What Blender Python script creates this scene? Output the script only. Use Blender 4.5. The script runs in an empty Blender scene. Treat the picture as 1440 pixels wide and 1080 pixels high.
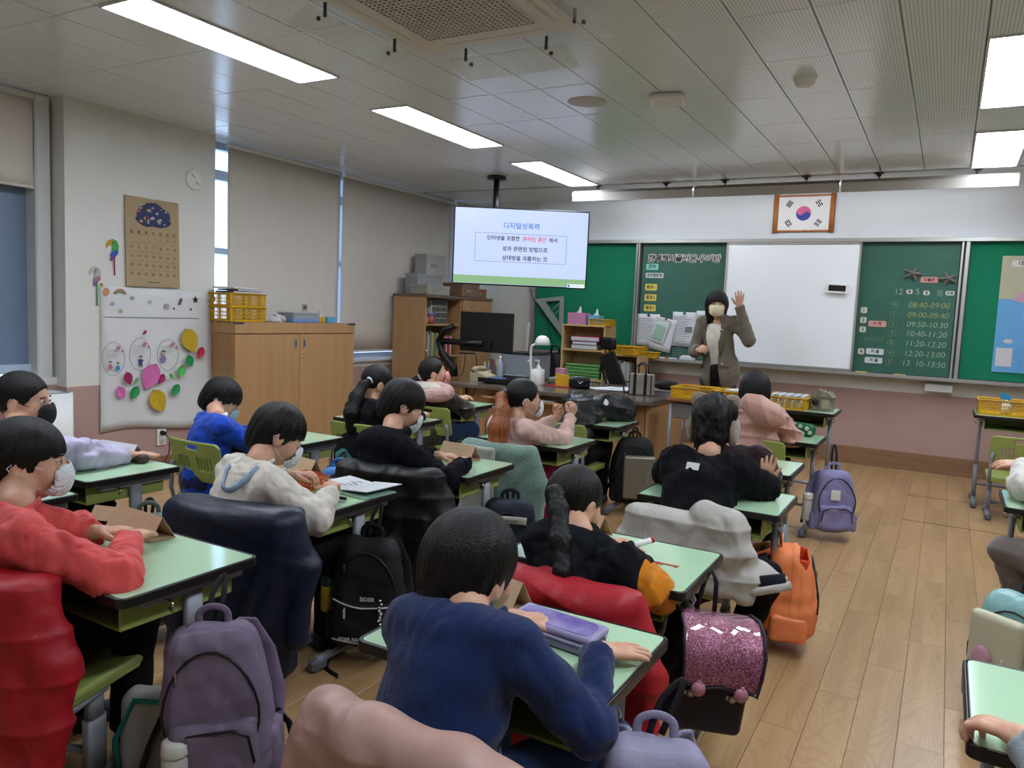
import bpy, bmesh, math, random
import numpy as np
from mathutils import Vector, Matrix, Euler
random.seed(7)
rng = np.random.RandomState(7)
SC = bpy.context.scene
COL = SC.collection
R = math.radians
PI = math.pi
# ------------------------------------------------------------------ camera, world, light, exposure
cd = bpy.data.cameras.new('camera'); cam = bpy.data.objects.new('camera', cd); COL.objects.link(cam)
cd.sensor_fit = 'HORIZONTAL'; cd.sensor_width = 36.0; cd.lens = 1078.13/1440*36.0
cd.clip_start = 0.05; cd.clip_end = 100
_y, _p, _r = R(29.41448), R(5.41663), R(2.52755)
Fw = Vector((-math.sin(_y)*math.cos(_p), math.cos(_y)*math.cos(_p), -math.sin(_p)))
Rt = Vector((math.cos(_y), math.sin(_y), 0)); Up = Rt.cross(Fw)
Rt, Up = Rt*math.cos(_r)+Up*math.sin(_r), -Rt*math.sin(_r)+Up*math.cos(_r)
cam.matrix_world = Matrix(((Rt.x, Up.x, -Fw.x, 0), (Rt.y, Up.y, -Fw.y, 0), (Rt.z, Up.z, -Fw.z, 1.31), (0, 0, 0, 1)))
SC.camera = cam
w = bpy.data.worlds.new('World'); SC.world = w; w.use_nodes = True
bg = w.node_tree.nodes['Background']; bg.inputs['Color'].default_value = (0.62, 0.78, 1.0, 1); bg.inputs['Strength'].default_value = 2.2
SC.view_settings.view_transform = 'Standard'; SC.view_settings.look = 'None'
SC.view_settings.exposure = 0.5; SC.view_settings.gamma = 1.0
try: SC.view_settings.use_curve_mapping = False
except Exception: pass
PANEL = 21.0      # radiance of the ceiling light panels
BOARD_LAMP = 21.0    # tubes of the lamps over the board

# ------------------------------------------------------------------ materials
def lin(h):
    if isinstance(h, str):
        h = h.lstrip('#'); c = [int(h[i:i+2], 16)/255 for i in (0, 2, 4)]
    else: c = list(h)
    return tuple((x/12.92 if x <= .04045 else ((x+.055)/1.055)**2.4) for x in c[:3]) + (1.0,)
MATS = {}
def mat(name, col='#888888', rough=.5, metal=0, var=0, vscale=8, stretch=(1,1,1), bump=0, bscale=200, emit=0, spec=.5, sheen=0, coat=0, alpha=1, trans=0, col2=None, bstretch=(1,1,1), ior=1.45, folds=0, fscale=13):
    if name in MATS: return MATS[name]
    m = bpy.data.materials.new(name); m.use_nodes = True; nt = m.node_tree; b = nt.nodes['Principled BSDF']
    c = lin(col); b.inputs['Base Color'].default_value = c; b.inputs['Roughness'].default_value = rough
    b.inputs['Metallic'].default_value = metal; b.inputs['Specular IOR Level'].default_value = spec
    b.inputs['IOR'].default_value = ior
    if sheen: b.inputs['Sheen Weight'].default_value = sheen
    if coat: b.inputs['Coat Weight'].default_value = coat; b.inputs['Coat Roughness'].default_value = .08
    if alpha < 1: b.inputs['Alpha'].default_value = alpha
    if trans: b.inputs['Transmission Weight'].default_value = trans
    if emit:
        b.inputs['Emission Color'].default_value = c; b.inputs['Emission Strength'].default_value = emit
        if emit <= 1.5: b.inputs['Base Color'].default_value = (.02, .02, .02, 1)
    tc = None
    def coords(st):
        nonlocal tc
        if tc is None: tc = nt.nodes.new('ShaderNodeTexCoord')
        mp = nt.nodes.new('ShaderNodeMapping'); mp.inputs['Scale'].default_value = st
        nt.links.new(tc.outputs['Object'], mp.inputs['Vector']); return mp.outputs['Vector']
    if var or col2:
        n = nt.nodes.new('ShaderNodeTexNoise'); n.inputs['Scale'].default_value = vscale; n.inputs['Detail'].default_value = 4
        nt.links.new(coords(stretch), n.inputs['Vector'])
        r = nt.nodes.new('ShaderNodeValToRGB'); r.color_ramp.elements[0].position = .32; r.color_ramp.elements[1].position = .68
        c2 = lin(col2) if col2 else tuple(min(1, x*(1+var)) for x in c[:3])+(1,)
        c1 = c if col2 else tuple(x*(1-var) for x in c[:3])+(1,)
        r.color_ramp.elements[0].color = c1; r.color_ramp.elements[1].color = c2
        nt.links.new(n.outputs['Fac'], r.inputs['Fac']); nt.links.new(r.outputs['Color'], b.inputs['Base Color'])
    if bump:
        n = nt.nodes.new('ShaderNodeTexNoise'); n.inputs['Scale'].default_value = bscale; n.inputs['Detail'].default_value = 3
        nt.links.new(coords(bstretch), n.inputs['Vector'])
        u = nt.nodes.new('ShaderNodeBump'); u.inputs['Strength'].default_value = bump; u.inputs['Distance'].default_value = .01
        nt.links.new(n.outputs['Fac'], u.inputs['Height']); nt.links.new(u.outputs['Normal'], b.inputs['Normal'])
        if folds:
            n2 = nt.nodes.new('ShaderNodeTexNoise'); n2.inputs['Scale'].default_value = fscale; n2.inputs['Detail'].default_value = .6; n2.inputs['Distortion'].default_value = .7
            nt.links.new(coords((1, 1, .7)), n2.inputs['Vector']); u2 = nt.nodes.new('ShaderNodeBump'); u2.inputs['Strength'].default_value = folds; u2.inputs['Distance'].default_value = .045
            nt.links.new(n2.outputs['Fac'], u2.inputs['Height']); nt.links.new(u2.outputs['Normal'], u.inputs['Normal'])
    MATS[name] = m; return m
def cloth(name, col, var=.12, rough=.9, bump=.25, bscale=350, sheen=.15):
    return mat(name, col, rough=rough, var=var, vscale=14, bump=bump, bscale=bscale, sheen=sheen, spec=.2, folds=.55)

# ------------------------------------------------------------------ objects and tags
def tag(o, label=None, cat=None, group=None, kind=None):
    if label: o['label'] = label
    if cat: o['category'] = cat
    if group: o['group'] = group
    if kind: o['kind'] = kind
    return o
def thing(name, label, cat, loc=(0, 0, 0), rz=0, group=None, kind=None):
    o = bpy.data.objects.new(name, None); COL.objects.link(o); o.empty_display_size = .05
    o.location = loc; o.rotation_euler = (0, 0, rz)
    return tag(o, label, cat, group, kind)
def link(name, me, m=None, parent=None, loc=None, rot=None):
    o = bpy.data.objects.new(name, me); COL.objects.link(o)
    if m is not None:
        for x in (m if isinstance(m, (list, tuple)) else [m]): me.materials.append(x)
    if parent is not None: o.parent = parent
    if loc is not None: o.location = loc
    if rot is not None: o.rotation_euler = rot
    return o
def kids(o): return [c for c in bpy.data.objects if c.parent is o]
_kidcache = {}
def dup(root, loc, rz=0, label=None, group=None, cat=None):
    r = root.copy(); COL.objects.link(r); r.location = loc; r.rotation_euler = (0, 0, rz)
    if label: r['label'] = label
    if group: r['group'] = group
    if cat: r['category'] = cat
    for ch in kids(root):
        c = ch.copy(); COL.objects.link(c); c.parent = r
        for g in kids(ch):
            d = g.copy(); COL.objects.link(d); d.parent = c
    return r
class MB:
    """collects shapes, builds one mesh"""
    def __init__(s): s.v = []; s.f = []; s.mi = []; s.cur = 0; s.sm = []
    def add(s, vs, fs, smooth=False):
        k = len(s.v); s.v += [tuple(v) for v in vs]; s.f += [tuple(i+k for i in f) for f in fs]
        s.mi += [s.cur]*len(fs); s.sm += [smooth]*len(fs); return s
    def xf(s, start, M):
        for i in range(start, len(s.v)): s.v[i] = tuple(M @ Vector(s.v[i]))
        return s
    def box(s, c, d, bev=0, rot=None):
        """centre, full sizes, chamfer"""
        k = len(s.v); hx, hy, hz = [x/2 for x in d]; b = min(bev, hx*.98, hy*.98, hz*.98)
        if b <= 0:
            vs = [(x, y, z) for z in (-hz, hz) for y in (-hy, hy) for x in (-hx, hx)]
            fs = [(0, 2, 3, 1), (4, 5, 7, 6), (0, 1, 5, 4), (2, 6, 7, 3), (0, 4, 6, 2), (1, 3, 7, 5)]
        else:
            vs = []; idx = {}
            for sx in (-1, 1):
                for sy in (-1, 1):
                    for sz in (-1, 1):
                        for a in range(3):
                            p = [sx*(hx-b), sy*(hy-b), sz*(hz-b)]; p[a] = (sx*hx, sy*hy, sz*hz)[a]
                            idx[(sx, sy, sz, a)] = len(vs); vs.append(tuple(p))
            I = idx; fs = []
            for a in range(3):
                o = [i for i in range(3) if i != a]
                for sg in (-1, 1):
                    q = []
                    for (u, w_) in ((-1, -1), (1, -1), (1, 1), (-1, 1)):
                        k3 = [0, 0, 0]; k3[a] = sg; k3[o[0]] = u; k3[o[1]] = w_; q.append(I[(*k3, a)])
                    fs.append(tuple(q))
                u, w_ = o  # edges parallel to axis a
                for su in (-1, 1):
                    for sw in (-1, 1):
                        k1 = [0, 0, 0]; k1[u] = su; k1[w_] = sw; k1[a] = -1; k2 = list(k1); k2[a] = 1
                        fs.append((I[(*k1, u)], I[(*k2, u)], I[(*k2, w_)], I[(*k1, w_)]))
            for sx in (-1, 1):
                for sy in (-1, 1):
                    for sz in (-1, 1): fs.append((I[(sx, sy, sz, 0)], I[(sx, sy, sz, 1)], I[(sx, sy, sz, 2)]))
            V3 = [Vector(v) for v in vs]; g = []
            for f in fs:
                n = (V3[f[1]]-V3[f[0]]).cross(V3[f[2]]-V3[f[0]]); ce = sum((V3[i] for i in f), Vector())/len(f)
                g.append(f if n.dot(ce) > 0 else tuple(reversed(f)))
            fs = g
        M = Matrix.Translation(Vector(c)) @ (Euler(rot).to_matrix().to_4x4() if rot else Matrix())
        s.add([tuple(M @ Vector(v)) for v in vs], fs); return s
    def cyl(s, a, b, r, r2=None, n=12, caps=True):
        a = Vector(a); b = Vector(b); r2 = r if r2 is None else r2; d = (b-a).normalized()
        t = Vector((0, 0, 1)) if abs(d.z) < .9 else Vector((1, 0, 0)); u = d.cross(t).normalized(); w_ = d.cross(u)
        vs = []; 
        for q, rr in ((a, r), (b, r2)):
            for i in range(n):
                an = 2*PI*i/n; vs.append(q+(u*math.cos(an)+w_*math.sin(an))*rr)
        fs = [(i, i+n, (i+1) % n+n, (i+1) % n) for i in range(n)]
        s.add(vs, fs, True)
        if caps:
            k = len(s.v)-2*n; s.f.append(tuple(k+i for i in range(n))); s.f.append(tuple(k+n+i for i in reversed(range(n))))
            s.mi += [s.cur]*2; s.sm += [False]*2
        return s
    def tube(s, pts, r, n=8, caps=True, flat=1.0, up=None):
        """tube along points; r number or list; flat squashes along the binormal"""
        P = [Vector(p) for p in pts]; rs = r if isinstance(r, (list, tuple)) else [r]*len(P)
        prev = None; vs = []
        for i, p in enumerate(P):
            d = (P[min(i+1, len(P)-1)]-P[max(i-1, 0)])
            d = d.normalized() if d.length > 1e-9 else Vector((0, 0, 1))
            if up is not None: u = d.cross(Vector(up)); u = u.normalized() if u.length > 1e-6 else Vector((1, 0, 0))
            elif prev is None:
                t = Vector((0, 0, 1)) if abs(d.z) < .9 else Vector((1, 0, 0)); u = d.cross(t).normalized()
            else:
                u = prev-d*prev.dot(d); u = u.normalized() if u.length > 1e-6 else prev
            prev = u; w_ = d.cross(u)
            for k in range(n):
                an = 2*PI*k/n; vs.append(p+u*math.cos(an)*rs[i]+w_*math.sin(an)*rs[i]*flat)
        fs = []
        for i in range(len(P)-1):
            for k in range(n): fs.append((i*n+k, i*n+(k+1) % n, (i+1)*n+(k+1) % n, (i+1)*n+k))
        if caps: fs.append(tuple(reversed(range(n)))); fs.append(tuple((len(P)-1)*n+k for k in range(n)))
        s.add(vs, fs, True); return s
    def lathe(s, prof, c=(0, 0, 0), n=20, axis='z'):
        vs = []; m = len(prof)
        for i in range(n):
            an = 2*PI*i/n
            for (r_, z) in prof: vs.append((c[0]+r_*math.cos(an), c[1]+r_*math.sin(an), c[2]+z))
        fs = []
        for i in range(n):
            j = (i+1) % n
            for k in range(m-1): fs.append((i*m+k, j*m+k, j*m+k+1, i*m+k+1))
        s.add(vs, fs, True); return s
    def prism(s, poly, z0, z1, smooth=False):
        """2-D polygon (x,y) extruded in z"""
        n = len(poly); ar = sum(poly[i][0]*poly[(i+1) % n][1]-poly[(i+1) % n][0]*poly[i][1] for i in range(n))
        if ar < 0: poly = poly[::-1]
        vs = [(x, y, z0) for x, y in poly]+[(x, y, z1) for x, y in poly]
        fs = [(i, (i+1) % n, (i+1) % n+n, i+n) for i in range(n)]
        s.add(vs, fs, smooth); k = len(s.v)-2*n
        s.f.append(tuple(k+i for i in reversed(range(n)))); s.f.append(tuple(k+n+i for i in range(n))); s.mi += [s.cur]*2; s.sm += [False]*2
        return s
    def mesh(s, name):
        me = bpy.data.meshes.new(name); me.from_pydata(s.v, [], s.f); me.polygons.foreach_set('material_index', s.mi)
        me.polygons.foreach_set('use_smooth', s.sm); me.update(); return me
    def build(s, name, m=None, parent=None, loc=None, rot=None):
        return link(name, s.mesh(name), m, parent, loc, rot)
def crv(pts, n=5):
    """Catmull-Rom through the points"""
    P = [Vector(p) for p in pts]; P = [P[0]*2-P[1]]+P+[P[-1]*2-P[-2]]; out = []
    for i in range(1, len(P)-2):
        for k in range(n):
            t = k/n; a, b, c, d = P[i-1:i+3]; out.append(.5*((2*b)+(c-a)*t+(2*a-5*b+4*c-d)*t*t+(3*b-a-3*c+d)*t**3))
    return out+[P[-2]]
def box(name, c, d, m, parent=None, bev=0.0, loc=None, rot=None):
    return MB().box(c, d, bev).build(name, m, parent, loc, rot)
def rrect(w_, h, r, n=4):
    out = []
    for cx, cy, a0 in ((w_/2-r, h/2-r, 0), (-w_/2+r, h/2-r, 90), (-w_/2+r, -h/2+r, 180), (w_/2-r, -h/2+r, 270)):
        for i in range(n+1): a = R(a0+90*i/n); out.append((cx+r*math.cos(a), cy+r*math.sin(a)))
    return out
def text(s, size, m, parent=None, M=Matrix(), ext=.0006, off=0, name='lettering', align='CENTER', shear=0, space=1):
    c = bpy.data.curves.new(name, 'FONT'); c.body = s; c.size = size; c.align_x = align; c.align_y = 'CENTER'; c.extrude = ext; c.offset = off
    c.shear = shear; c.space_character = space; c.resolution_u = 3
    o = bpy.data.objects.new(name, c); COL.objects.link(o); dg = bpy.context.evaluated_depsgraph_get(); dg.update()
    me = bpy.data.meshes.new_from_object(o.evaluated_get(dg)); bpy.data.objects.remove(o)
    me.transform(M); me.name = name; me.materials.clear(); return link(name, me, m, parent)

# ------------------------------------------------------------------ implicit shapes -> surface nets
A = lambda *a: np.array(a, dtype=np.float32)
def smin(a, b, k):
    if k <= 0: return np.minimum(a, b)
    h = np.maximum(k-np.abs(a-b), 0)/k; return np.minimum(a, b)-h*h*k*.25
def smax(a, b, k): return -smin(-a, -b, k)
def cone(p, a, b, r1, r2):
    a = A(*a); b = A(*b); ba = b-a; t = np.clip(((p-a)@ba)/max(1e-9, float(ba@ba)), 0, 1)
    return np.linalg.norm(p-a-t[:, None]*ba, axis=1)-(r1+(r2-r1)*t)
def fcone(p, a, b, r1, r2, n, fl):
    """flattened capsule: squashed by fl along unit n"""
    a = A(*a); b = A(*b); n = A(*n); n = n/np.linalg.norm(n); ba = b-a; t = np.clip(((p-a)@ba)/max(1e-9, float(ba@ba)), 0, 1)
    q = p-a-t[:, None]*ba; c = q@n; q = q+n*(c*(1/fl-1))[:, None]
    return (np.linalg.norm(q, axis=1)-(r1+(r2-r1)*t))*(.5+.5*fl)
def ell(p, c, r, rot=None):
    q = p-A(*c)
    if rot is not None: q = q@rot
    r = A(*r); k0 = np.linalg.norm(q/r, axis=1); k1 = np.linalg.norm(q/(r*r), axis=1)
    return np.where(k1 < 1e-6, -min(r), k0*(k0-1)/np.maximum(k1, 1e-6))
def rbox(p, c, h, r, rot=None):
    q = p-A(*c)
    if rot is not None: q = q@rot
    q = np.abs(q)-(A(*h)-r); return np.linalg.norm(np.maximum(q, 0), axis=1)+np.minimum(q.max(axis=1), 0)-r
def rotm(rx=0, ry=0, rz=0):
    """columns are the local axes in world space"""
    return np.array(Euler((rx, ry, rz)).to_matrix(), dtype=np.float32)
def chain(p, pts, rs, k=.01):
    d = None
    for i in range(len(pts)-1):
        e = cone(p, pts[i], pts[i+1], rs[i], rs[i+1]); d = e if d is None else smin(d, e, k)
    return d
def wob(p, s, seed=0):
    """soft wrinkles, about -1..1"""
    r = np.random.RandomState(seed); d = 0
    q = p*s
    for i in range(3):
        k = r.normal(size=3).astype(np.float32); k /= np.linalg.norm(k); k2 = r.normal(size=3).astype(np.float32)*.55
        d = d+np.sin(q@k*(1+.5*i)+1.7*np.sin(q@k2+r.rand()*6)+r.rand()*6)/(1+.4*i)
    return d/2.1
def nets(f, lo, hi, h):
    lo = np.array(lo, float); hi = np.array(hi, float); C4 = 4
    n = np.maximum(np.ceil((hi-lo)/(h*C4)).astype(int), 1)*C4+1
    nc = (n-1)//C4+1
    ax = [lo[i]+h*C4*np.arange(nc[i]) for i in range(3)]
    G = np.stack(np.meshgrid(*ax, indexing='ij'), -1).reshape(-1, 3).astype(np.float32)
    fc = f(G).reshape(nc)
    act = np.abs(fc) < h*C4*2.1
    cell = np.zeros(nc-1, bool)
    for dx in (0, 1):
        for dy in (0, 1):
            for dz in (0, 1): cell |= act[dx:nc[0]-1+dx, dy:nc[1]-1+dy, dz:nc[2]-1+dz]
    V = np.repeat(np.repeat(np.repeat(fc, C4, 0), C4, 1), C4, 2)[:n[0], :n[1], :n[2]].astype(np.float32).copy()
    V = np.where(V > 0, 1.0, -1.0).astype(np.float32)
    M = np.zeros(n, bool)
    big = np.repeat(np.repeat(np.repeat(cell, C4, 0), C4, 1), C4, 2)
    for dx in (0, 1):
        for dy in (0, 1):
            for dz in (0, 1): M[dx:n[0]-1+dx, dy:n[1]-1+dy, dz:n[2]-1+dz] |= big
    idx = np.argwhere(M)
    V[M] = f((lo+idx*h).astype(np.float32))
    V[0] = V[-1] = 1; V[:, 0] = V[:, -1] = 1; V[:, :, 0] = V[:, :, -1] = 1
    S = V < 0
    c8 = np.zeros(n-1, np.int8)
    offs = [(i, j, k) for i in (0, 1) for j in (0, 1) for k in (0, 1)]
    for (i, j, k) in offs: c8 += S[i:n[0]-1+i, j:n[1]-1+j, k:n[2]-1+k]
    ac = np.argwhere((c8 > 0) & (c8 < 8))
    if len(ac) == 0: return np.zeros((0, 3)), np.zeros((0, 4), int)
    vid = -np.ones(n-1, np.int64); vid[tuple(ac.T)] = np.arange(len(ac))
    vals = np.stack([V[ac[:, 0]+i, ac[:, 1]+j, ac[:, 2]+k] for i, j, k in offs], 1)
    P = np.zeros((len(ac), 3)); cnt = np.zeros(len(ac))
    for a in range(8):
        for b in range(a+1, 8):
            if bin(a ^ b).count('1') != 1: continue
            va, vb = vals[:, a], vals[:, b]; x = (va < 0) != (vb < 0)
            t = np.where(x, va/np.where(x, va-vb, 1), 0)
            pa = np.array(offs[a]); pb = np.array(offs[b])
            P += np.where(x[:, None], pa+t[:, None]*(pb-pa), 0); cnt += x
    P = lo+(ac+P/cnt[:, None])*h
    Q = []
    for a in range(3):
        o1, o2 = [(1, 2), (2, 0), (0, 1)][a]
        s0 = [slice(0, n[i]-1) for i in range(3)]; s1 = [slice(0, n[i]-1) for i in range(3)]; s1[a] = slice(1, n[a])
        s0[o1] = slice(1, n[o1]-1); s1[o1] = slice(1, n[o1]-1); s0[o2] = slice(1, n[o2]-1); s1[o2] = slice(1, n[o2]-1)
        A0 = S[tuple(s0)]; A1 = S[tuple(s1)]; e = np.argwhere(A0 != A1); 
        if len(e) == 0: continue
        inside0 = A0[tuple(e.T)]; e = e.copy(); e[:, o1] += 1; e[:, o2] += 1
        def g(d1, d2):
            q = e.copy(); q[:, o1] -= d1; q[:, o2] -= d2; return vid[tuple(q.T)]
        q = np.stack([g(1, 1), g(0, 1), g(0, 0), g(1, 0)], 1)
        q[~inside0] = q[~inside0][:, ::-1]; Q.append(q)
    return P, np.concatenate(Q)
def npmesh(name, parts):
    """parts: list of (verts, quads)"""
    k = 0; vs = []; qs = []
    for v, q in parts:
        if len(v) == 0: continue
        vs.append(v); qs.append(q+k); k += len(v)
    v = np.concatenate(vs); q = np.concatenate(qs)
    me = bpy.data.meshes.new(name); me.vertices.add(len(v)); me.vertices.foreach_set('co', v.astype(np.float32).ravel())
    me.loops.add(len(q)*4); me.loops.foreach_set('vertex_index', q.astype(np.int32).ravel())
    me.polygons.add(len(q)); me.polygons.foreach_set('loop_start', np.arange(0, len(q)*4, 4, dtype=np.int32))
    me.polygons.foreach_set('use_smooth', np.ones(len(q), bool)); me.update(calc_edges=True); return me
def sdf(name, f, lo, hi, h, m, parent=None, loc=None, rot=None):
    return link(name, npmesh(name, [nets(f, lo, hi, h)]), m, parent, loc, rot)
# ------------------------------------------------------------------ room
H_CEIL = 2.58; XL = -5.2; XR = 2.3; YB = -1.6; YF = 7.96
M_wall = mat('cream_wall_paint', '#cfcec6', rough=.55, var=.03, vscale=2.5, bump=.03, bscale=60)
M_pink = mat('pink_brown_wainscot_paint', '#a98a82', rough=.5, var=.04, vscale=3, bump=.03, bscale=60)
M_white = mat('white_board_panel', '#d3d7da', rough=.35, var=.01)
M_plast = mat('white_plastic', '#dcdcd8', rough=.4)
M_black = mat('black_plastic', '#0c0c0e', rough=.4)
M_grey = mat('grey_metal', '#8b8e94', rough=.45, metal=.3)
M_dgrey = mat('dark_grey_plastic', '#3b3e44', rough=.5)
M_alu = mat('aluminium_rail', '#a9a8a3', rough=.35, metal=.6)
M_chrome = mat('chrome', '#c8c8c8', rough=.2, metal=1)

def wood(name, c1, c2, rough=.45, ax=2, sc=3.0, ring=30, bump=.02):
    m = bpy.data.materials.new(name); m.use_nodes = True; nt = m.node_tree; b = nt.nodes['Principled BSDF']; b.inputs['Roughness'].default_value = rough
    tc = nt.nodes.new('ShaderNodeTexCoord'); mp = nt.nodes.new('ShaderNodeMapping'); s = [ring]*3; s[ax] = 1.2; mp.inputs['Scale'].default_value = s
    oi = nt.nodes.new('ShaderNodeObjectInfo'); cm = nt.nodes.new('ShaderNodeVectorMath'); cm.operation = 'ADD'; mu = nt.nodes.new('ShaderNodeMath'); mu.operation = 'MULTIPLY'; mu.inputs[1].default_value = 37
    nt.links.new(oi.outputs['Random'], mu.inputs[0]); nt.links.new(mu.outputs[0], cm.inputs[1]); nt.links.new(tc.outputs['Object'], mp.inputs['Vector']); nt.links.new(mp.outputs[0], cm.inputs[0])
    n = nt.nodes.new('ShaderNodeTexNoise'); n.inputs['Scale'].default_value = sc*.35; n.inputs['Detail'].default_value = 5; n.inputs['Distortion'].default_value = .6
    nt.links.new(cm.outputs[0], n.inputs['Vector']); r = nt.nodes.new('ShaderNodeValToRGB')
    r.color_ramp.elements[0].position = .35; r.color_ramp.elements[1].position = .65; r.color_ramp.elements[0].color = lin(c1); r.color_ramp.elements[1].color = lin(c2)
    nt.links.new(n.outputs['Fac'], r.inputs['Fac'])
    hv = nt.nodes.new('ShaderNodeHueSaturation'); mr = nt.nodes.new('ShaderNodeMapRange'); mr.inputs['To Min'].default_value = .94; mr.inputs['To Max'].default_value = 1.06
    nt.links.new(oi.outputs['Random'], mr.inputs['Value']); nt.links.new(mr.outputs[0], hv.inputs['Value']); nt.links.new(r.outputs['Color'], hv.inputs['Color']); nt.links.new(hv.outputs['Color'], b.inputs['Base Color'])
    return m
M_plank = wood('oak_floor_plank', '#9f7d56', '#b18f65', rough=.33, ax=1, sc=2.2, ring=16)
# cathedral grain lines on the planks
def plank_grain():
    nt = M_plank.node_tree; b = nt.nodes['Principled BSDF']; src = b.inputs['Base Color'].links[0].from_socket
    tc = nt.nodes.new('ShaderNodeTexCoord'); oi = nt.nodes.new('ShaderNodeObjectInfo'); mp = nt.nodes.new('ShaderNodeMapping'); mp.inputs['Scale'].default_value = (7, 1.1, 1)
    mu = nt.nodes.new('ShaderNodeMath'); mu.operation = 'MULTIPLY'; mu.inputs[1].default_value = 51; ad = nt.nodes.new('ShaderNodeVectorMath')
    nt.links.new(oi.outputs['Random'], mu.inputs[0]); nt.links.new(tc.outputs['Object'], mp.inputs[0]); nt.links.new(mp.outputs[0], ad.inputs[0]); nt.links.new(mu.outputs[0], ad.inputs[1])
    n = nt.nodes.new('ShaderNodeTexNoise'); n.inputs['Scale'].default_value = 1.1; n.inputs['Detail'].default_value = 1.5; nt.links.new(ad.outputs[0], n.inputs['Vector'])
    m2 = nt.nodes.new('ShaderNodeMath'); m2.operation = 'MULTIPLY'; m2.inputs[1].default_value = 26; fr = nt.nodes.new('ShaderNodeMath'); fr.operation = 'FRACT'
    nt.links.new(n.outputs['Fac'], m2.inputs[0]); nt.links.new(m2.outputs[0], fr.inputs[0])
    r = nt.nodes.new('ShaderNodeValToRGB'); r.color_ramp.elements[0].color = (.74, .70, .64, 1); r.color_ramp.elements[0].position = 0; r.color_ramp.elements[1].color = (1, 1, 1, 1); r.color_ramp.elements[1].position = .45
    nt.links.new(fr.outputs[0], r.inputs[0]); mx = nt.nodes.new('ShaderNodeMix'); mx.data_type = 'RGBA'; mx.blend_type = 'MULTIPLY'; mx.inputs['Factor'].default_value = .55
    nt.links.new(src, mx.inputs['A']); nt.links.new(r.outputs[0], mx.inputs['B']); nt.links.new(mx.outputs['Result'], b.inputs['Base Color'])
plank_grain()
M_wood = wood('light_brown_laminate', '#a57f55', '#ae885d', rough=.42, ax=2, ring=14)
M_wood_h = wood('light_brown_laminate_side', '#9b754c', '#a57f55', rough=.42, ax=1, ring=14)
M_pine = wood('pine_shelf_board', '#b99766', '#c6a574', rough=.5, ax=2, ring=18)
M_base = wood('baseboard_brown_wood', '#7d5d43', '#8a684b', rough=.4, ax=0, ring=20)

# floor: a dark subfloor and planks as single pieces
M_sub = mat('dark_subfloor', '#4a3722', rough=.8)
floor = box('floor', ((XL+XR)/2, (YB+YF)/2, -.02), (XR-XL, YF-YB, .03), M_sub); tag(floor, kind='structure')
PW = .133; PL = .92; x0 = .0975
cells = []
i0 = int(math.floor((XL-x0)/PW)); i1 = int(math.ceil((XR-x0)/PW))
for i in range(i0, i1):
    off = (i*0.377) % 1.0*PL
    y = YB-PL+off
    while y < YF:
        ya, yb = max(y, YB), min(y+PL, YF); xa, xb = max(x0+i*PW, XL), min(x0+(i+1)*PW, XR)
        if yb-ya > .02 and xb-xa > .02: cells.append((xa, xb, ya, yb))
        y += PL
def seen(c):
    x, y = (c[0]+c[1])/2, (c[2]+c[3])/2; d = Vector((x, y, -1.31)); q = d.dot(Fw)
    if q < .3: return 9e9
    px = d.dot(Rt)/q; py = d.dot(Up)/q
    if abs(px) > .72 or abs(py) > .56: return 9e8+q
    return q-(1.5 if x > -.75 and x < 1 else 0)
cells.sort(key=seen)
pm = {}
for (xa, xb, ya, yb) in cells[:300]:
    k = (round(xb-xa, 3), round(yb-ya, 3))
    if k not in pm: pm[k] = MB().box((0, 0, -.002), (k[0]-.0012, k[1]-.0012, .005), .0008).mesh('plank'); pm[k].materials.append(M_plank)
    link('plank', pm[k], None, floor, ((xa+xb)/2, (ya+yb)/2, 0))
mb = MB()
for (xa, xb, ya, yb) in cells[300:]: mb.box(((xa+xb)/2, (ya+yb)/2, -.002), (xb-xa-.0012, yb-ya-.0012, .005))
tag(mb.build('plank_field', M_plank, floor), kind='stuff')
M_seam = mat('dark_floor_seam', '#3a2a18', rough=.8)
box('floor_hatch_seam', (.22, 6.77, .0012), (.78, .006, .0012), M_seam, floor)
box('floor_hatch_seam', (.18, 5.865, .0012), (.70, .006, .0012), M_seam, floor)

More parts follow.
